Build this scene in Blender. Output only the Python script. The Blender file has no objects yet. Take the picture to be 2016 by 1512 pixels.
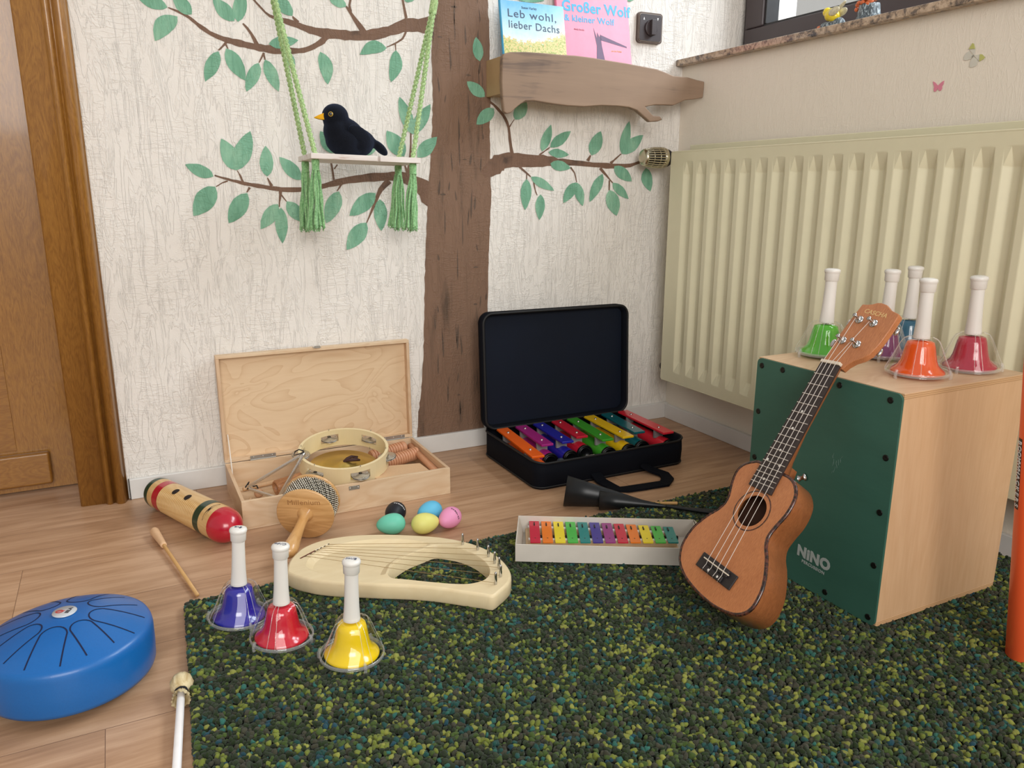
import bpy, bmesh, math, random
import numpy as np
from mathutils import Vector, Matrix, Euler, Quaternion

S = bpy.context.scene
COL = S.collection
PI = math.pi
R = math.radians

# ------------------------------------------------------------------ camera
cd = bpy.data.cameras.new('camera')
cam = bpy.data.objects.new('camera', cd)
COL.objects.link(cam)
S.camera = cam
YAW, PITCH, ROLL = 0.46466687, 0.24385421, 0.00164928
fwd = Vector((math.sin(YAW)*math.cos(PITCH), math.cos(YAW)*math.cos(PITCH), -math.sin(PITCH)))
rgt = Vector((math.cos(YAW), -math.sin(YAW), 0))
upv = rgt.cross(fwd)
r2 = rgt*math.cos(ROLL) + upv*math.sin(ROLL)
u2 = -rgt*math.sin(ROLL) + upv*math.cos(ROLL)
cam.matrix_world = Matrix(((r2.x, u2.x, -fwd.x, -1.5087), (r2.y, u2.y, -fwd.y, -1.9221), (r2.z, u2.z, -fwd.z, 0.70), (0, 0, 0, 1)))
cd.sensor_width = 36.0
cd.lens = 36.0*1539.742/2016
cd.clip_start = 0.02

# ------------------------------------------------------------------ light
S.view_settings.view_transform = 'Standard'
S.view_settings.look = 'None'
S.view_settings.exposure = -0.17
S.view_settings.gamma = 1.0
S.view_settings.use_curve_mapping = False
W = bpy.data.worlds.new('world'); S.world = W
W.use_nodes = True
W.node_tree.nodes['Background'].inputs['Color'].default_value = (1.0, 0.97, 0.93, 1)
W.node_tree.nodes['Background'].inputs['Strength'].default_value = 0.55

def area(name, loc, target, sx, sy, power, color):
    l = bpy.data.lights.new(name, 'AREA')
    l.shape = 'RECTANGLE'; l.size = sx; l.size_y = sy
    l.energy = power; l.color = color
    o = bpy.data.objects.new(name, l); COL.objects.link(o)
    o.location = loc
    d = Vector(target) - Vector(loc)
    o.rotation_euler = d.to_track_quat('-Z', 'Y').to_euler()
    return o
# daylight entering through the window over the radiator, and from a second window behind the photographer
area('window_daylight', (1.5, -1.3, 2.75), (-1.0, -0.75, 0.4), 2.6, 1.5, 190, (0.86, 0.93, 1.0))
area('far_window_daylight', (-1.9, -4.2, 1.8), (-0.9, 0.0, 0.4), 2.2, 1.5, 105, (1.0, 0.965, 0.92))

# ------------------------------------------------------------------ helpers
def srgb(h, a=1.0):
    h = h.lstrip('#')
    c = [int(h[i:i+2], 16)/255 for i in (0, 2, 4)]
    return tuple(((x/12.92) if x <= .04045 else ((x+.055)/1.055)**2.4) for x in c) + (a,)

MATS = {}
class NT:
    def __init__(s, name):
        s.m = bpy.data.materials.new(name); s.m.use_nodes = True
        s.t = s.m.node_tree; s.n = s.t.nodes; s.b = s.n['Principled BSDF']; s.out = s.n['Material Output']
    def new(s, typ, **kw):
        n = s.n.new(typ)
        for k, v in kw.items():
            if hasattr(n, k): setattr(n, k, v)
            else: n.inputs[k.replace('_', ' ')].default_value = v
        return n
    def link(s, a, b): s.t.links.new(a, b)
    def coord(s, scale=(1, 1, 1), rot=(0, 0, 0), kind='Object'):
        tc = s.new('ShaderNodeTexCoord'); mp = s.new('ShaderNodeMapping')
        mp.inputs['Scale'].default_value = scale; mp.inputs['Rotation'].default_value = rot
        s.link(tc.outputs[kind], mp.inputs['Vector']); return mp.outputs['Vector']
    def noise(s, vec, scale, detail=3, rough=.55, dist=0.0):
        n = s.new('ShaderNodeTexNoise'); n.inputs['Scale'].default_value = scale
        n.inputs['Detail'].default_value = detail; n.inputs['Roughness'].default_value = rough
        n.inputs['Distortion'].default_value = dist
        s.link(vec, n.inputs['Vector']); return n.outputs['Fac']
    def ramp(s, fac, stops, interp='LINEAR'):
        r = s.new('ShaderNodeValToRGB'); r.color_ramp.interpolation = interp
        e = r.color_ramp.elements
        while len(e) < len(stops): e.new(.5)
        for i, (p, c) in enumerate(stops):
            e[i].position = p; e[i].color = c if len(c) == 4 else (*c, 1)
        s.link(fac, r.inputs['Fac']); return r.outputs['Color']
    def math(s, op, a, b=None, clamp=False):
        n = s.new('ShaderNodeMath', operation=op); n.use_clamp = clamp
        for i, v in enumerate((a, b)):
            if v is None: continue
            if isinstance(v, (int, float)): n.inputs[i].default_value = v
            else: s.link(v, n.inputs[i])
        return n.outputs[0]
    def mix(s, fac, a, b):
        n = s.new('ShaderNodeMix', data_type='RGBA')
        for sock, v in ((n.inputs['Factor'], fac), (n.inputs[6], a), (n.inputs[7], b)):
            if isinstance(v, (int, float)): sock.default_value = v
            elif isinstance(v, tuple): sock.default_value = v
            else: s.link(v, sock)
        return n.outputs[2]
    def bump(s, h, strength=.5, dist=.001):
        n = s.new('ShaderNodeBump'); n.inputs['Strength'].default_value = strength
        n.inputs['Distance'].default_value = dist
        s.link(h, n.inputs['Height']); s.link(n.outputs['Normal'], s.b.inputs['Normal'])
    def base(s, c):
        if isinstance(c, tuple): s.b.inputs['Base Color'].default_value = c
        else: s.link(c, s.b.inputs['Base Color'])
    def set(s, rough=.5, metal=0.0, coat=0.0, spec=None, sheen=0.0):
        s.b.inputs['Roughness'].default_value = rough; s.b.inputs['Metallic'].default_value = metal
        s.b.inputs['Coat Weight'].default_value = coat; s.b.inputs['Coat Roughness'].default_value = .08
        if spec is not None: s.b.inputs['Specular IOR Level'].default_value = spec
        if sheen: s.b.inputs['Sheen Weight'].default_value = sheen

def plain(name, hexc, rough=.5, metal=0.0, coat=0.0, var=.06, scale=30, bump=0.0, bscale=200, sheen=0.0, spec=None):
    if name in MATS: return MATS[name]
    t = NT(name); c = srgb(hexc)
    v = t.coord()
    f = t.noise(v, scale, 3)
    lo = tuple(x*(1-var) for x in c[:3])+(1,); hi = tuple(min(1, x*(1+var)) for x in c[:3])+(1,)
    t.base(t.ramp(f, [(.3, lo), (.7, hi)])); t.set(rough, metal, coat, spec, sheen)
    if bump: t.bump(t.noise(v, bscale, 3), bump, .001)
    MATS[name] = t.m; return t.m

def wood(name, light, dark, axis=0, scale=1.0, fine=90, contrast=1.0, rough=.45, coat=0.0, ring=6.0, stretch=14, bump=.08, rw=.7):
    if name in MATS: return MATS[name]
    t = NT(name)
    sc = [stretch, stretch, stretch]; sc[axis] = 1.0
    v = t.coord(tuple(x*scale for x in sc))
    g = t.noise(v, fine/14.0, 4, .6, .3)
    sc2 = [1.0*ring]*3; sc2[axis] = ring*.22
    v2 = t.coord(tuple(x*scale for x in sc2))
    w = t.noise(v2, 2.2, 2, .5, 1.6)
    w2 = t.math('FRACT', t.math('MULTIPLY', w, 7.0))
    w2 = t.math('ABSOLUTE', t.math('SUBTRACT', w2, .5))
    f = t.math('ADD', t.math('MULTIPLY', g, .65*contrast), t.math('MULTIPLY', w2, rw*contrast))
    t.base(t.ramp(f, [(.325*contrast-.2+.2*rw, srgb(dark)), (.325*contrast+.22+.3*rw, srgb(light))])); t.set(rough, 0, coat)
    t.bump(g, bump, .0006)
    MATS[name] = t.m; return t.m

def clear(name, tint=(.96, .97, .97, 1), ior=1.45, base=.03, rough=.03, glossy=1.0):
    if name in MATS: return MATS[name]
    t = NT(name); t.n.remove(t.b)
    tr = t.new('ShaderNodeBsdfTransparent'); tr.inputs['Color'].default_value = tint
    gl = t.new('ShaderNodeBsdfGlossy'); gl.inputs['Roughness'].default_value = rough
    gl.inputs['Color'].default_value = (glossy, glossy, glossy, 1)
    ge_ = t.new('ShaderNodeNewGeometry'); dt = t.new('ShaderNodeVectorMath', operation='DOT_PRODUCT')
    t.link(ge_.outputs['Incoming'], dt.inputs[0]); t.link(ge_.outputs['Normal'], dt.inputs[1])
    c_ = t.math('ABSOLUTE', dt.outputs['Value']); f0 = ((ior-1)/(ior+1))**2
    a = t.math('ADD', t.math('MULTIPLY', t.math('POWER', t.math('SUBTRACT', 1.0, c_, True), 5.0), 1-f0), f0+base, True)
    mx = t.new('ShaderNodeMixShader')
    t.link(a, mx.inputs[0]); t.link(tr.outputs[0], mx.inputs[1]); t.link(gl.outputs[0], mx.inputs[2])
    t.link(mx.outputs[0], t.out.inputs['Surface'])
    MATS[name] = t.m; return t.m

# ---- mesh building
class MB:
    def __init__(s): s.v = []; s.f = []; s.mi = []; s.sm = []
    def add(s, verts, faces, mi=0, smooth=False):
        o = len(s.v); s.v += [tuple(v) for v in verts]
        for f in faces: s.f.append(tuple(i+o for i in f)); s.mi.append(mi); s.sm.append(smooth)
        return s
    def box(s, x0, x1, y0, y1, z0, z1, mi=0, M=None):
        vs = [Vector((x, y, z)) for z in (z0, z1) for y in (y0, y1) for x in (x0, x1)]
        if M: vs = [M @ v for v in vs]
        return s.add(vs, [(0, 2, 3, 1), (4, 5, 7, 6), (0, 1, 5, 4), (2, 6, 7, 3), (0, 4, 6, 2), (1, 3, 7, 5)], mi)
    def prism(s, pts, z0, z1, mi=0, M=None, holes=(), smooth=False, bottom=True, mtop=None):
        bm = bmesh.new(); loops = [pts]+list(holes); allv = []
        for L in loops:
            vs = [bm.verts.new((p[0], p[1], z1)) for p in L]
            for i in range(len(vs)): bm.edges.new((vs[i], vs[(i+1) % len(vs)]))
            allv.append(vs)
        bmesh.ops.triangle_fill(bm, use_beauty=True, use_dissolve=False, edges=bm.edges[:], normal=(0, 0, 1))
        bm.verts.index_update()
        top = [tuple(v.co) for v in bm.verts]; tris = []
        for f in bm.faces:
            idx = [v.index for v in f.verts]
            if f.normal.z < 0: idx.reverse()
            tris.append(tuple(idx))
        n = len(top)
        verts = [Vector(v) for v in top]+[Vector((v[0], v[1], z0)) for v in top]
        if M: verts = [M @ v for v in verts]
        o = len(s.v); s.v += [tuple(v) for v in verts]
        for t in tris: s.f.append(tuple(i+o for i in t)); s.mi.append(mi if mtop is None else mtop); s.sm.append(False)
        if bottom:
            for t in tris: s.f.append(tuple(i+n+o for i in reversed(t))); s.mi.append(mi); s.sm.append(False)
        for k, vs in enumerate(allv):
            ids = [v.index for v in vs]
            ar = sum(loops[k][i][0]*loops[k][(i+1) % len(ids)][1]-loops[k][(i+1) % len(ids)][0]*loops[k][i][1] for i in range(len(ids)))
            ccw = ar > 0
            for i in range(len(ids)):
                a, b = ids[i], ids[(i+1) % len(ids)]
                q = (a+n, b+n, b, a) if (ccw == (k == 0)) else (b+n, a+n, a, b)
                s.f.append(tuple(x+o for x in q)); s.mi.append(mi); s.sm.append(smooth)
        bm.free(); return s
    def lathe(s, prof, seg=32, mi=0, M=None, smooth=True, a0=0, a1=2*PI, cap0=True, cap1=True, rmod=None):
        full = abs(a1-a0-2*PI) < 1e-6
        n = seg if full else seg+1; vs = []
        for (r, z) in prof:
            for i in range(n):
                a = a0+(a1-a0)*i/seg
                rr = r*(rmod(a, z) if rmod else 1)
                vs.append(Vector((rr*math.cos(a), rr*math.sin(a), z)))
        if M: vs = [M @ v for v in vs]
        fs = []
        for k in range(len(prof)-1):
            for i in range(seg):
                j = (i+1) % n if full else i+1
                fs.append((k*n+i, k*n+j, (k+1)*n+j, (k+1)*n+i))
        s.add(vs, fs, mi, smooth)
        if full:
            if cap0 and prof[0][0] > 1e-6: s.add(vs[:n], [tuple(range(n))[::-1]], mi)
            if cap1 and prof[-1][0] > 1e-6: s.add(vs[-n:], [tuple(range(n))], mi)
        return s
    def tube(s, path, r, seg=8, mi=0, smooth=True, caps=True, closed=False):
        P = [Vector(p) for p in path]; n = len(P)
        rs = r if isinstance(r, (list, tuple)) else [r]*n
        T = []
        for i in range(n):
            if closed: d = P[(i+1) % n]-P[(i-1) % n]
            else: d = P[min(i+1, n-1)]-P[max(i-1, 0)]
            T.append(d.normalized())
        u = T[0].orthogonal().normalized(); vs = []
        for i in range(n):
            u = (u-T[i]*u.dot(T[i]))
            u = u.normalized() if u.length > 1e-9 else T[i].orthogonal().normalized()
            w = T[i].cross(u)
            for k in range(seg):
                a = 2*PI*k/seg
                vs.append(P[i]+(u*math.cos(a)+w*math.sin(a))*rs[i])
        fs = []
        for i in range(n if closed else n-1):
            for k in range(seg):
                i2 = (i+1) % n
                fs.append((i*seg+k, i*seg+(k+1) % seg, i2*seg+(k+1) % seg, i2*seg+k))
        s.add(vs, fs, mi, smooth)
        if caps and not closed:
            s.add(vs[:seg], [tuple(range(seg))[::-1]], mi); s.add(vs[-seg:], [tuple(range(seg))], mi)
        return s
    def ball(s, c, rx, ry=None, rz=None, seg=16, rings=10, mi=0, M=None):
        ry = rx if ry is None else ry; rz = rx if rz is None else rz
        vs = []; fs = []
        for j in range(rings+1):
            th = PI*j/rings
            for i in range(seg):
                a = 2*PI*i/seg
                vs.append(Vector((rx*math.sin(th)*math.cos(a), ry*math.sin(th)*math.sin(a), rz*math.cos(th))))
        if M: vs = [M @ v for v in vs]
        vs = [v+Vector(c) for v in vs]
        for j in range(rings):
            for i in range(seg):
                fs.append((j*seg+i, (j+1)*seg+i, (j+1)*seg+(i+1) % seg, j*seg+(i+1) % seg))
        return s.add(vs, fs, mi, True)
    def mesh(s, name, mats):
        me = bpy.data.meshes.new(name); me.from_pydata(s.v, [], s.f)
        mats = mats if isinstance(mats, (list, tuple)) else [mats]
        for m in mats: me.materials.append(m)
        me.polygons.foreach_set('material_index', s.mi)
        me.polygons.foreach_set('use_smooth', s.sm)
        me.update(); me.validate(); return me
    def obj(s, name, mats, parent=None, M=None, bevel=0.0, seg=2, label=None, subsurf=0, angle=35):
        o = link(name, s.mesh(name, mats), parent, M)
        if bevel:
            b = o.modifiers.new('bevel', 'BEVEL'); b.width = bevel; b.segments = seg
            b.limit_method = 'ANGLE'; b.angle_limit = R(angle)
            for p in o.data.polygons: p.use_smooth = True
            wn = o.modifiers.new('wn', 'WEIGHTED_NORMAL'); wn.keep_sharp = False
        if subsurf:
            b = o.modifiers.new('sub', 'SUBSURF'); b.levels = b.render_levels = subsurf
        if label: o['label'] = label
        return o

def link(name, data, parent=None, M=None):
    o = bpy.data.objects.new(name, data); COL.objects.link(o)
    if parent: o.parent = parent
    if M is not None: o.matrix_local = M
    return o
def thing(name, label, cat, loc=(0, 0, 0), rotz=0, group=None, M=None):
    o = bpy.data.objects.new(name, None); COL.objects.link(o)
    o.empty_display_size = .02
    if M is not None: o.matrix_world = M
    else: o.location = loc; o.rotation_euler = (0, 0, rotz)
    return tag(o, label, cat, group)
def tag(o, label, cat, group=None):
    o['label'] = label; o['category'] = cat
    if group: o['group'] = group
    return o
def struct(o):
    o['kind'] = 'structure'; return o
def frame(o, x, y, z):
    x, y, z, o = Vector(x), Vector(y), Vector(z), Vector(o)
    return Matrix(((x.x, y.x, z.x, o.x), (x.y, y.y, z.y, o.y), (x.z, y.z, z.z, o.z), (0, 0, 0, 1)))
def axis_frame(o, z, xhint=(1, 0, 0)):
    z = Vector(z).normalized(); x = Vector(xhint); x = (x-z*x.dot(z)).normalized()
    return frame(o, x, z.cross(x), z)
def text(name, s, size, mat, parent=None, M=None, depth=.0003, align='CENTER', shear=0.0, spacing=1.0, bold=0.0, xs=1.0):
    c = bpy.data.curves.new(name, 'FONT'); c.body = s; c.size = size; c.extrude = depth/2
    c.align_x = align; c.align_y = 'CENTER'; c.shear = shear; c.space_character = spacing; c.offset = bold
    c.resolution_u = 3
    o = bpy.data.objects.new(name, c); COL.objects.link(o)
    dg = bpy.context.evaluated_depsgraph_get()
    me = bpy.data.meshes.new_from_object(o.evaluated_get(dg)); me.name = name
    bpy.data.objects.remove(o); bpy.data.curves.remove(c)
    me.materials.clear(); me.materials.append(mat)
    if xs != 1.0:
        for v in me.vertices: v.co.x *= xs
    return link(name, me, parent, M)
def rrect(x0, x1, y0, y1, r, n=6):
    P = []
    for cx, cy, a in ((x1-r, y0+r, -90), (x1-r, y1-r, 0), (x0+r, y1-r, 90), (x0+r, y0+r, 180)):
        for i in range(n+1):
            t = R(a+90*i/n); P.append((cx+r*math.cos(t), cy+r*math.sin(t)))
    return P
def apply_mods(o):
    dg = bpy.context.evaluated_depsgraph_get()
    me = bpy.data.meshes.new_from_object(o.evaluated_get(dg))
    old = o.data; o.modifiers.clear(); o.data = me; me.name = o.name; return o
def inset(P, d):
    n = len(P); out = []
    ar = sum(P[i][0]*P[(i+1) % n][1]-P[(i+1) % n][0]*P[i][1] for i in range(n)); sg = 1 if ar > 0 else -1
    for i in range(n):
        a = Vector(P[i-1][:2]); b = Vector(P[i][:2]); c = Vector(P[(i+1) % n][:2])
        e1 = (b-a).normalized(); e2 = (c-b).normalized()
        nn = Vector((-(e1.y+e2.y), e1.x+e2.x)); nn = nn.normalized() if nn.length > 1e-6 else Vector((-e1.y, e1.x))
        k = max(.5, nn.dot(Vector((-e1.y, e1.x))))
        out.append(tuple(b+nn*(d*sg/k)))
    return out
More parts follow.
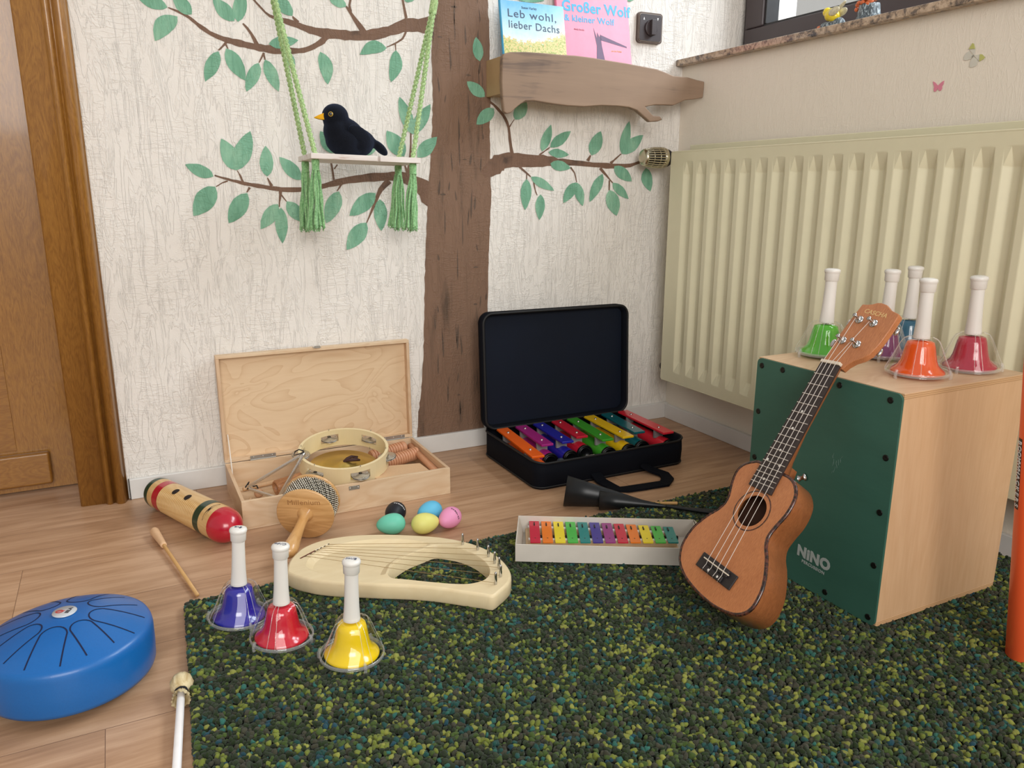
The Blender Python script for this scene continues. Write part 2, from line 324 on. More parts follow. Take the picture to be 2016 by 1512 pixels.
# ------------------------------------------------------------------ outlines of shaped things, in metres
LEAVES=[[(-1.357,1.07),(-1.361,1.078),(-1.366,1.083),(-1.371,1.086),(-1.377,1.089),(-1.384,1.09),(-1.39,1.09),(-1.398,1.089),(-1.405,1.088),(-1.413,1.085),(-1.409,1.079),(-1.404,1.074),(-1.399,1.07),(-1.394,1.067),(-1.388,1.065),(-1.381,1.064),(-1.374,1.064),(-1.366,1.065)],[(-1.31,1.061),(-1.309,1.07),(-1.31,1.077),(-1.312,1.082),(-1.316,1.087),(-1.32,1.09),(-1.325,1.092),(-1.331,1.094),(-1.337,1.095),(-1.345,1.095),(-1.345,1.088),(-1.344,1.081),(-1.342,1.076),(-1.34,1.07),(-1.336,1.066),(-1.332,1.063),(-1.326,1.06),(-1.32,1.059)],[(-1.339,1.054),(-1.353,1.056),(-1.364,1.055),(-1.372,1.052),(-1.379,1.047),(-1.384,1.041),(-1.387,1.033),(-1.389,1.024),(-1.389,1.014),(-1.388,1.002),(-1.38,1.005),(-1.373,1.009),(-1.366,1.014),(-1.36,1.018),(-1.354,1.024),(-1.348,1.029),(-1.343,1.036),(-1.34,1.043)],[(-1.224,1.055),(-1.222,1.066),(-1.224,1.074),(-1.227,1.08),(-1.231,1.085),(-1.236,1.089),(-1.242,1.092),(-1.249,1.095),(-1.256,1.096),(-1.265,1.097),(-1.265,1.088),(-1.263,1.081),(-1.261,1.074),(-1.258,1.068),(-1.254,1.063),(-1.249,1.059),(-1.242,1.056),(-1.235,1.054)],[(-1.217,1.054),(-1.207,1.061),(-1.202,1.068),(-1.198,1.076),(-1.196,1.083),(-1.195,1.09),(-1.195,1.098),(-1.197,1.105),(-1.199,1.112),(-1.203,1.12),(-1.21,1.113),(-1.215,1.105),(-1.22,1.098),(-1.223,1.091),(-1.225,1.084),(-1.226,1.077),(-1.226,1.069),(-1.223,1.062)],[(-1.262,0.991),(-1.273,0.987),(-1.28,0.981),(-1.285,0.975),(-1.29,0.968),(-1.293,0.961),(-1.295,0.953),(-1.296,0.945),(-1.296,0.936),(-1.295,0.927),(-1.287,0.933),(-1.28,0.938),(-1.273,0.944),(-1.268,0.951),(-1.264,0.958),(-1.261,0.965),(-1.259,0.973),(-1.259,0.981)],[(-1.246,0.998),(-1.25,0.986),(-1.25,0.976),(-1.248,0.968),(-1.245,0.961),(-1.24,0.954),(-1.234,0.948),(-1.227,0.943),(-1.22,0.938),(-1.21,0.934),(-1.209,0.945),(-1.209,0.954),(-1.21,0.963),(-1.213,0.971),(-1.216,0.979),(-1.22,0.985),(-1.227,0.991),(-1.234,0.995)],[(-1.179,0.973),(-1.189,0.969),(-1.196,0.963),(-1.201,0.957),(-1.205,0.95),(-1.208,0.943),(-1.21,0.936),(-1.211,0.928),(-1.212,0.92),(-1.21,0.911),(-1.202,0.916),(-1.195,0.922),(-1.189,0.928),(-1.184,0.934),(-1.18,0.941),(-1.177,0.948),(-1.175,0.955),(-1.175,0.963)],[(-1.165,0.981),(-1.169,0.97),(-1.17,0.961),(-1.169,0.953),(-1.166,0.946),(-1.163,0.939),(-1.158,0.932),(-1.153,0.926),(-1.147,0.92),(-1.139,0.915),(-1.137,0.925),(-1.136,0.934),(-1.137,0.942),(-1.138,0.95),(-1.14,0.958),(-1.144,0.965),(-1.149,0.971),(-1.155,0.977)],[(-1.098,1.077),(-1.096,1.087),(-1.098,1.094),(-1.101,1.1),(-1.104,1.106),(-1.109,1.11),(-1.115,1.113),(-1.122,1.116),(-1.129,1.118),(-1.137,1.12),(-1.137,1.111),(-1.136,1.104),(-1.133,1.098),(-1.13,1.092),(-1.127,1.087),(-1.122,1.082),(-1.116,1.079),(-1.108,1.077)],[(-0.974,1.108),(-0.975,1.115),(-0.979,1.12),(-0.983,1.124),(-0.987,1.127),(-0.992,1.128),(-0.998,1.129),(-1.004,1.13),(-1.01,1.13),(-1.018,1.128),(-1.015,1.122),(-1.012,1.118),(-1.009,1.113),(-1.005,1.11),(-1.0,1.107),(-0.995,1.105),(-0.989,1.104),(-0.983,1.105)],[(-1.154,1.014),(-1.146,1.009),(-1.139,1.006),(-1.131,1.006),(-1.124,1.007),(-1.117,1.009),(-1.11,1.012),(-1.102,1.016),(-1.095,1.021),(-1.088,1.027),(-1.096,1.03),(-1.103,1.032),(-1.111,1.033),(-1.118,1.034),(-1.126,1.033),(-1.133,1.031),(-1.14,1.027),(-1.147,1.023)],[(-1.112,1.0),(-1.116,0.995),(-1.117,0.989),(-1.117,0.985),(-1.116,0.98),(-1.114,0.976),(-1.112,0.972),(-1.109,0.969),(-1.106,0.965),(-1.102,0.962),(-1.1,0.967),(-1.099,0.972),(-1.098,0.977),(-1.099,0.982),(-1.099,0.986),(-1.101,0.99),(-1.103,0.994),(-1.107,0.998)],[(-1.04,1.006),(-1.045,0.996),(-1.046,0.988),(-1.045,0.98),(-1.044,0.972),(-1.042,0.964),(-1.039,0.957),(-1.036,0.95),(-1.032,0.942),(-1.026,0.936),(-1.02,0.946),(-1.016,0.955),(-1.013,0.964),(-1.012,0.973),(-1.013,0.981),(-1.016,0.988),(-1.021,0.995),(-1.028,1.001)],[(-0.881,1.026),(-0.891,1.035),(-0.9,1.039),(-0.908,1.041),(-0.916,1.04),(-0.923,1.037),(-0.93,1.033),(-0.936,1.026),(-0.942,1.017),(-0.947,1.007),(-0.939,1.007),(-0.932,1.008),(-0.924,1.009),(-0.917,1.011),(-0.909,1.012),(-0.902,1.014),(-0.894,1.016),(-0.887,1.02)],[(-0.858,1.023),(-0.867,1.015),(-0.871,1.007),(-0.874,0.999),(-0.875,0.991),(-0.876,0.983),(-0.877,0.975),(-0.877,0.967),(-0.876,0.958),(-0.873,0.95),(-0.864,0.957),(-0.856,0.965),(-0.85,0.973),(-0.845,0.981),(-0.843,0.989),(-0.843,0.997),(-0.845,1.005),(-0.849,1.014)],[(-0.833,1.134),(-0.829,1.132),(-0.825,1.131),(-0.821,1.132),(-0.818,1.133),(-0.814,1.134),(-0.811,1.136),(-0.808,1.138),(-0.805,1.141),(-0.802,1.144),(-0.806,1.146),(-0.81,1.146),(-0.814,1.146),(-0.817,1.145),(-0.821,1.145),(-0.825,1.143),(-0.828,1.141),(-0.831,1.138)],[(-1.295,0.727),(-1.298,0.737),(-1.303,0.743),(-1.309,0.747),(-1.315,0.75),(-1.321,0.753),(-1.328,0.754),(-1.336,0.754),(-1.344,0.754),(-1.352,0.752),(-1.348,0.745),(-1.343,0.739),(-1.338,0.734),(-1.333,0.73),(-1.326,0.726),(-1.32,0.724),(-1.313,0.723),(-1.305,0.724)],[(-1.293,0.705),(-1.308,0.706),(-1.318,0.702),(-1.326,0.697),(-1.333,0.691),(-1.338,0.683),(-1.341,0.674),(-1.344,0.664),(-1.345,0.654),(-1.345,0.641),(-1.333,0.643),(-1.323,0.647),(-1.314,0.651),(-1.306,0.657),(-1.3,0.663),(-1.295,0.671),(-1.291,0.68),(-1.29,0.691)],[(-1.244,0.741),(-1.238,0.753),(-1.236,0.763),(-1.237,0.772),(-1.24,0.78),(-1.243,0.787),(-1.249,0.794),(-1.255,0.799),(-1.263,0.805),(-1.272,0.809),(-1.275,0.798),(-1.276,0.789),(-1.276,0.78),(-1.275,0.771),(-1.273,0.763),(-1.269,0.756),(-1.264,0.749),(-1.256,0.744)],[(-1.245,0.741),(-1.231,0.747),(-1.222,0.755),(-1.215,0.763),(-1.21,0.773),(-1.207,0.783),(-1.205,0.793),(-1.204,0.804),(-1.205,0.815),(-1.208,0.827),(-1.219,0.82),(-1.228,0.812),(-1.235,0.804),(-1.242,0.795),(-1.247,0.786),(-1.25,0.776),(-1.252,0.765),(-1.251,0.754)],[(-1.178,0.728),(-1.169,0.736),(-1.165,0.744),(-1.163,0.752),(-1.162,0.759),(-1.163,0.767),(-1.164,0.774),(-1.167,0.782),(-1.171,0.789),(-1.177,0.796),(-1.183,0.788),(-1.187,0.78),(-1.19,0.772),(-1.192,0.765),(-1.193,0.757),(-1.192,0.75),(-1.19,0.742),(-1.186,0.735)],[(-1.1,0.721),(-1.099,0.732),(-1.102,0.741),(-1.105,0.748),(-1.11,0.754),(-1.116,0.759),(-1.123,0.764),(-1.131,0.767),(-1.139,0.77),(-1.148,0.772),(-1.147,0.762),(-1.145,0.754),(-1.142,0.746),(-1.138,0.739),(-1.133,0.733),(-1.127,0.728),(-1.12,0.724),(-1.112,0.721)],[(-1.225,0.691),(-1.239,0.689),(-1.248,0.684),(-1.256,0.678),(-1.261,0.671),(-1.266,0.663),(-1.269,0.655),(-1.271,0.645),(-1.272,0.635),(-1.271,0.624),(-1.26,0.627),(-1.251,0.632),(-1.243,0.637),(-1.236,0.643),(-1.23,0.65),(-1.226,0.658),(-1.223,0.667),(-1.222,0.678)],[(-1.158,0.666),(-1.169,0.665),(-1.178,0.661),(-1.184,0.656),(-1.19,0.65),(-1.194,0.643),(-1.197,0.636),(-1.2,0.628),(-1.201,0.619),(-1.202,0.609),(-1.192,0.612),(-1.184,0.616),(-1.177,0.62),(-1.17,0.625),(-1.165,0.631),(-1.16,0.638),(-1.157,0.646),(-1.156,0.654)],[(-1.152,0.658),(-1.16,0.649),(-1.164,0.639),(-1.167,0.63),(-1.168,0.621),(-1.167,0.612),(-1.166,0.603),(-1.163,0.593),(-1.159,0.584),(-1.154,0.575),(-1.148,0.584),(-1.144,0.594),(-1.141,0.603),(-1.139,0.612),(-1.139,0.622),(-1.139,0.631),(-1.141,0.64),(-1.145,0.649)],[(-1.138,0.672),(-1.14,0.661),(-1.14,0.653),(-1.137,0.646),(-1.134,0.64),(-1.129,0.635),(-1.123,0.631),(-1.116,0.628),(-1.109,0.625),(-1.1,0.623),(-1.1,0.632),(-1.101,0.64),(-1.103,0.647),(-1.105,0.654),(-1.109,0.66),(-1.114,0.665),(-1.12,0.669),(-1.127,0.671)],[(-1.013,0.695),(-1.026,0.691),(-1.035,0.684),(-1.041,0.677),(-1.046,0.669),(-1.049,0.66),(-1.051,0.651),(-1.051,0.641),(-1.051,0.631),(-1.048,0.62),(-1.037,0.625),(-1.029,0.632),(-1.022,0.639),(-1.015,0.647),(-1.011,0.655),(-1.007,0.663),(-1.006,0.673),(-1.007,0.683)],[(-0.922,0.691),(-0.936,0.692),(-0.947,0.69),(-0.956,0.686),(-0.965,0.681),(-0.971,0.674),(-0.977,0.667),(-0.982,0.658),(-0.987,0.648),(-0.99,0.637),(-0.977,0.637),(-0.967,0.639),(-0.957,0.643),(-0.948,0.647),(-0.94,0.652),(-0.933,0.659),(-0.927,0.667),(-0.923,0.677)],[(-0.912,0.676),(-0.921,0.668),(-0.925,0.659),(-0.928,0.65),(-0.928,0.642),(-0.928,0.633),(-0.925,0.624),(-0.922,0.616),(-0.917,0.607),(-0.911,0.599),(-0.904,0.608),(-0.9,0.617),(-0.897,0.625),(-0.895,0.634),(-0.894,0.643),(-0.895,0.651),(-0.898,0.66),(-0.902,0.668)],[(-0.948,0.62),(-0.963,0.619),(-0.973,0.615),(-0.981,0.61),(-0.988,0.603),(-0.993,0.596),(-0.997,0.587),(-0.999,0.577),(-1.001,0.567),(-1.001,0.555),(-0.989,0.558),(-0.979,0.562),(-0.97,0.567),(-0.962,0.573),(-0.955,0.579),(-0.95,0.587),(-0.947,0.596),(-0.945,0.606)],[(-0.822,0.832),(-0.817,0.845),(-0.816,0.856),(-0.818,0.866),(-0.82,0.876),(-0.825,0.886),(-0.83,0.895),(-0.837,0.903),(-0.844,0.911),(-0.853,0.918),(-0.856,0.907),(-0.856,0.896),(-0.856,0.885),(-0.854,0.875),(-0.851,0.865),(-0.847,0.856),(-0.841,0.847),(-0.834,0.839)],[(-0.822,0.832),(-0.808,0.836),(-0.799,0.842),(-0.792,0.849),(-0.786,0.857),(-0.781,0.865),(-0.777,0.874),(-0.775,0.884),(-0.773,0.894),(-0.773,0.905),(-0.784,0.899),(-0.794,0.893),(-0.802,0.886),(-0.809,0.879),(-0.815,0.871),(-0.82,0.863),(-0.823,0.854),(-0.824,0.844)],[(-0.845,0.779),(-0.84,0.792),(-0.84,0.802),(-0.842,0.81),(-0.846,0.817),(-0.852,0.823),(-0.859,0.828),(-0.867,0.832),(-0.877,0.836),(-0.888,0.838),(-0.89,0.827),(-0.89,0.817),(-0.889,0.809),(-0.887,0.801),(-0.883,0.794),(-0.877,0.788),(-0.87,0.783),(-0.86,0.78)],[(-0.811,0.777),(-0.798,0.777),(-0.789,0.779),(-0.781,0.783),(-0.774,0.788),(-0.769,0.795),(-0.765,0.802),(-0.761,0.809),(-0.759,0.818),(-0.757,0.828),(-0.768,0.826),(-0.778,0.823),(-0.786,0.82),(-0.794,0.816),(-0.8,0.811),(-0.806,0.805),(-0.81,0.797),(-0.812,0.789)],[(-1.021,0.783),(-1.017,0.793),(-1.017,0.8),(-1.018,0.807),(-1.021,0.813),(-1.025,0.818),(-1.029,0.822),(-1.035,0.826),(-1.042,0.83),(-1.05,0.832),(-1.052,0.824),(-1.052,0.817),(-1.051,0.81),(-1.05,0.803),(-1.047,0.797),(-1.043,0.792),(-1.038,0.788),(-1.031,0.784)],[(-0.951,0.783),(-0.943,0.78),(-0.937,0.78),(-0.931,0.781),(-0.927,0.783),(-0.923,0.786),(-0.919,0.79),(-0.916,0.795),(-0.914,0.801),(-0.913,0.808),(-0.92,0.809),(-0.926,0.809),(-0.932,0.809),(-0.937,0.807),(-0.942,0.805),(-0.946,0.802),(-0.949,0.798),(-0.951,0.792)],[(-0.638,1.013),(-0.632,1.021),(-0.629,1.028),(-0.628,1.035),(-0.629,1.041),(-0.63,1.047),(-0.633,1.053),(-0.637,1.059),(-0.642,1.064),(-0.648,1.069),(-0.653,1.062),(-0.655,1.055),(-0.657,1.048),(-0.657,1.042),(-0.657,1.035),(-0.655,1.029),(-0.652,1.023),(-0.647,1.018)],[(-0.625,0.929),(-0.625,0.939),(-0.628,0.946),(-0.632,0.951),(-0.637,0.955),(-0.643,0.959),(-0.649,0.961),(-0.657,0.963),(-0.665,0.964),(-0.674,0.963),(-0.673,0.955),(-0.67,0.949),(-0.667,0.943),(-0.663,0.938),(-0.658,0.933),(-0.652,0.93),(-0.645,0.928),(-0.636,0.927)],[(-0.599,0.902),(-0.611,0.904),(-0.62,0.902),(-0.627,0.899),(-0.633,0.895),(-0.638,0.89),(-0.642,0.884),(-0.646,0.877),(-0.648,0.869),(-0.649,0.861),(-0.639,0.861),(-0.63,0.863),(-0.623,0.866),(-0.615,0.869),(-0.609,0.873),(-0.604,0.878),(-0.6,0.884),(-0.598,0.892)],[(-0.538,0.877),(-0.526,0.878),(-0.519,0.881),(-0.513,0.885),(-0.508,0.889),(-0.505,0.895),(-0.503,0.901),(-0.502,0.907),(-0.502,0.914),(-0.504,0.922),(-0.513,0.92),(-0.521,0.917),(-0.528,0.914),(-0.533,0.91),(-0.538,0.905),(-0.541,0.9),(-0.543,0.893),(-0.543,0.886)],[(-0.457,0.799),(-0.447,0.805),(-0.44,0.811),(-0.435,0.819),(-0.431,0.826),(-0.429,0.834),(-0.427,0.842),(-0.427,0.851),(-0.428,0.86),(-0.43,0.869),(-0.438,0.862),(-0.445,0.855),(-0.451,0.848),(-0.455,0.841),(-0.459,0.833),(-0.461,0.826),(-0.462,0.817),(-0.462,0.809)],[(-0.432,0.81),(-0.419,0.81),(-0.409,0.812),(-0.401,0.815),(-0.393,0.819),(-0.387,0.825),(-0.381,0.831),(-0.376,0.838),(-0.372,0.845),(-0.368,0.854),(-0.379,0.853),(-0.389,0.851),(-0.398,0.848),(-0.406,0.844),(-0.414,0.84),(-0.42,0.835),(-0.426,0.828),(-0.43,0.821)],[(-0.437,0.798),(-0.431,0.791),(-0.424,0.788),(-0.417,0.785),(-0.41,0.784),(-0.403,0.784),(-0.396,0.784),(-0.389,0.786),(-0.381,0.788),(-0.373,0.792),(-0.38,0.797),(-0.386,0.8),(-0.393,0.803),(-0.4,0.805),(-0.407,0.807),(-0.414,0.807),(-0.421,0.806),(-0.429,0.803)],[(-0.3,0.792),(-0.287,0.796),(-0.278,0.802),(-0.272,0.809),(-0.268,0.816),(-0.266,0.823),(-0.265,0.831),(-0.266,0.839),(-0.268,0.848),(-0.272,0.857),(-0.283,0.852),(-0.291,0.846),(-0.298,0.84),(-0.303,0.833),(-0.307,0.826),(-0.31,0.819),(-0.31,0.811),(-0.308,0.802)],[(-0.2,0.798),(-0.189,0.806),(-0.182,0.815),(-0.177,0.825),(-0.174,0.835),(-0.172,0.845),(-0.172,0.855),(-0.173,0.865),(-0.174,0.876),(-0.178,0.887),(-0.187,0.878),(-0.193,0.868),(-0.199,0.859),(-0.203,0.849),(-0.206,0.84),(-0.208,0.83),(-0.208,0.819),(-0.206,0.809)],[(-0.2,0.798),(-0.184,0.797),(-0.173,0.8),(-0.163,0.804),(-0.154,0.809),(-0.147,0.816),(-0.141,0.824),(-0.136,0.832),(-0.132,0.841),(-0.129,0.851),(-0.143,0.85),(-0.154,0.847),(-0.165,0.843),(-0.175,0.839),(-0.183,0.833),(-0.19,0.827),(-0.196,0.819),(-0.2,0.81)],[(-0.431,0.768),(-0.426,0.759),(-0.419,0.754),(-0.413,0.751),(-0.406,0.75),(-0.399,0.749),(-0.391,0.75),(-0.384,0.751),(-0.376,0.753),(-0.367,0.757),(-0.373,0.764),(-0.38,0.768),(-0.386,0.772),(-0.393,0.775),(-0.4,0.776),(-0.407,0.777),(-0.414,0.776),(-0.422,0.774)],[(-0.224,0.764),(-0.224,0.753),(-0.22,0.745),(-0.215,0.739),(-0.209,0.734),(-0.202,0.73),(-0.193,0.727),(-0.184,0.724),(-0.174,0.723),(-0.162,0.723),(-0.164,0.732),(-0.168,0.74),(-0.173,0.747),(-0.178,0.753),(-0.185,0.758),(-0.192,0.762),(-0.201,0.765),(-0.211,0.766)],[(-0.114,0.761),(-0.123,0.752),(-0.128,0.743),(-0.129,0.736),(-0.129,0.728),(-0.126,0.721),(-0.121,0.714),(-0.114,0.707),(-0.106,0.701),(-0.095,0.695),(-0.092,0.703),(-0.09,0.711),(-0.089,0.719),(-0.09,0.726),(-0.091,0.734),(-0.093,0.741),(-0.097,0.748),(-0.103,0.755)],[(-0.49,0.733),(-0.486,0.724),(-0.48,0.717),(-0.473,0.712),(-0.465,0.707),(-0.457,0.704),(-0.448,0.701),(-0.438,0.699),(-0.428,0.697),(-0.418,0.697),(-0.423,0.705),(-0.43,0.711),(-0.436,0.717),(-0.444,0.723),(-0.451,0.727),(-0.46,0.731),(-0.469,0.733),(-0.478,0.734)],[(-0.503,0.727),(-0.512,0.719),(-0.517,0.71),(-0.52,0.701),(-0.521,0.692),(-0.521,0.683),(-0.519,0.674),(-0.517,0.665),(-0.513,0.655),(-0.507,0.646),(-0.5,0.655),(-0.496,0.664),(-0.492,0.673),(-0.489,0.682),(-0.488,0.691),(-0.488,0.7),(-0.49,0.709),(-0.494,0.718)],[(-0.46,0.687),(-0.468,0.68),(-0.472,0.672),(-0.475,0.665),(-0.476,0.657),(-0.475,0.65),(-0.474,0.642),(-0.471,0.634),(-0.468,0.627),(-0.463,0.619),(-0.457,0.626),(-0.453,0.633),(-0.45,0.641),(-0.447,0.648),(-0.446,0.656),(-0.447,0.664),(-0.448,0.671),(-0.452,0.679)],[(-0.349,0.719),(-0.361,0.717),(-0.369,0.713),(-0.375,0.708),(-0.38,0.702),(-0.384,0.695),(-0.387,0.688),(-0.388,0.681),(-0.389,0.673),(-0.388,0.664),(-0.379,0.667),(-0.371,0.672),(-0.364,0.676),(-0.357,0.682),(-0.352,0.688),(-0.348,0.694),(-0.346,0.701),(-0.345,0.709)],[(-0.347,0.719),(-0.353,0.711),(-0.354,0.703),(-0.354,0.695),(-0.352,0.688),(-0.349,0.681),(-0.345,0.674),(-0.339,0.668),(-0.333,0.661),(-0.325,0.655),(-0.322,0.664),(-0.321,0.672),(-0.321,0.679),(-0.321,0.687),(-0.323,0.694),(-0.326,0.701),(-0.331,0.708),(-0.337,0.714)],[(-0.262,0.743),(-0.274,0.737),(-0.283,0.73),(-0.29,0.723),(-0.295,0.714),(-0.299,0.706),(-0.302,0.696),(-0.303,0.687),(-0.304,0.677),(-0.303,0.666),(-0.293,0.672),(-0.285,0.68),(-0.277,0.687),(-0.271,0.695),(-0.265,0.703),(-0.261,0.712),(-0.259,0.721),(-0.258,0.731)],[(-0.228,0.719),(-0.227,0.709),(-0.224,0.702),(-0.219,0.696),(-0.213,0.69),(-0.207,0.686),(-0.199,0.682),(-0.191,0.679),(-0.182,0.676),(-0.171,0.674),(-0.174,0.682),(-0.178,0.689),(-0.182,0.696),(-0.187,0.702),(-0.193,0.708),(-0.2,0.712),(-0.207,0.716),(-0.216,0.718)],[(-0.237,0.699),(-0.246,0.689),(-0.249,0.679),(-0.249,0.671),(-0.247,0.662),(-0.244,0.655),(-0.238,0.647),(-0.23,0.64),(-0.222,0.633),(-0.21,0.627),(-0.205,0.637),(-0.202,0.646),(-0.2,0.655),(-0.201,0.664),(-0.203,0.672),(-0.207,0.68),(-0.213,0.687),(-0.222,0.694)],[(-0.537,1.168),(-0.528,1.165),(-0.519,1.163),(-0.51,1.162),(-0.501,1.163),(-0.492,1.163),(-0.483,1.164),(-0.473,1.166),(-0.464,1.168),(-0.454,1.171),(-0.464,1.174),(-0.473,1.175),(-0.482,1.176),(-0.491,1.176),(-0.5,1.176),(-0.509,1.176),(-0.518,1.174),(-0.527,1.172)],[(-0.2,1.196),(-0.197,1.195),(-0.193,1.194),(-0.19,1.195),(-0.187,1.195),(-0.184,1.197),(-0.181,1.198),(-0.178,1.2),(-0.176,1.201),(-0.173,1.204),(-0.177,1.204),(-0.18,1.205),(-0.184,1.204),(-0.187,1.204),(-0.19,1.203),(-0.193,1.202),(-0.196,1.201),(-0.198,1.199)]]
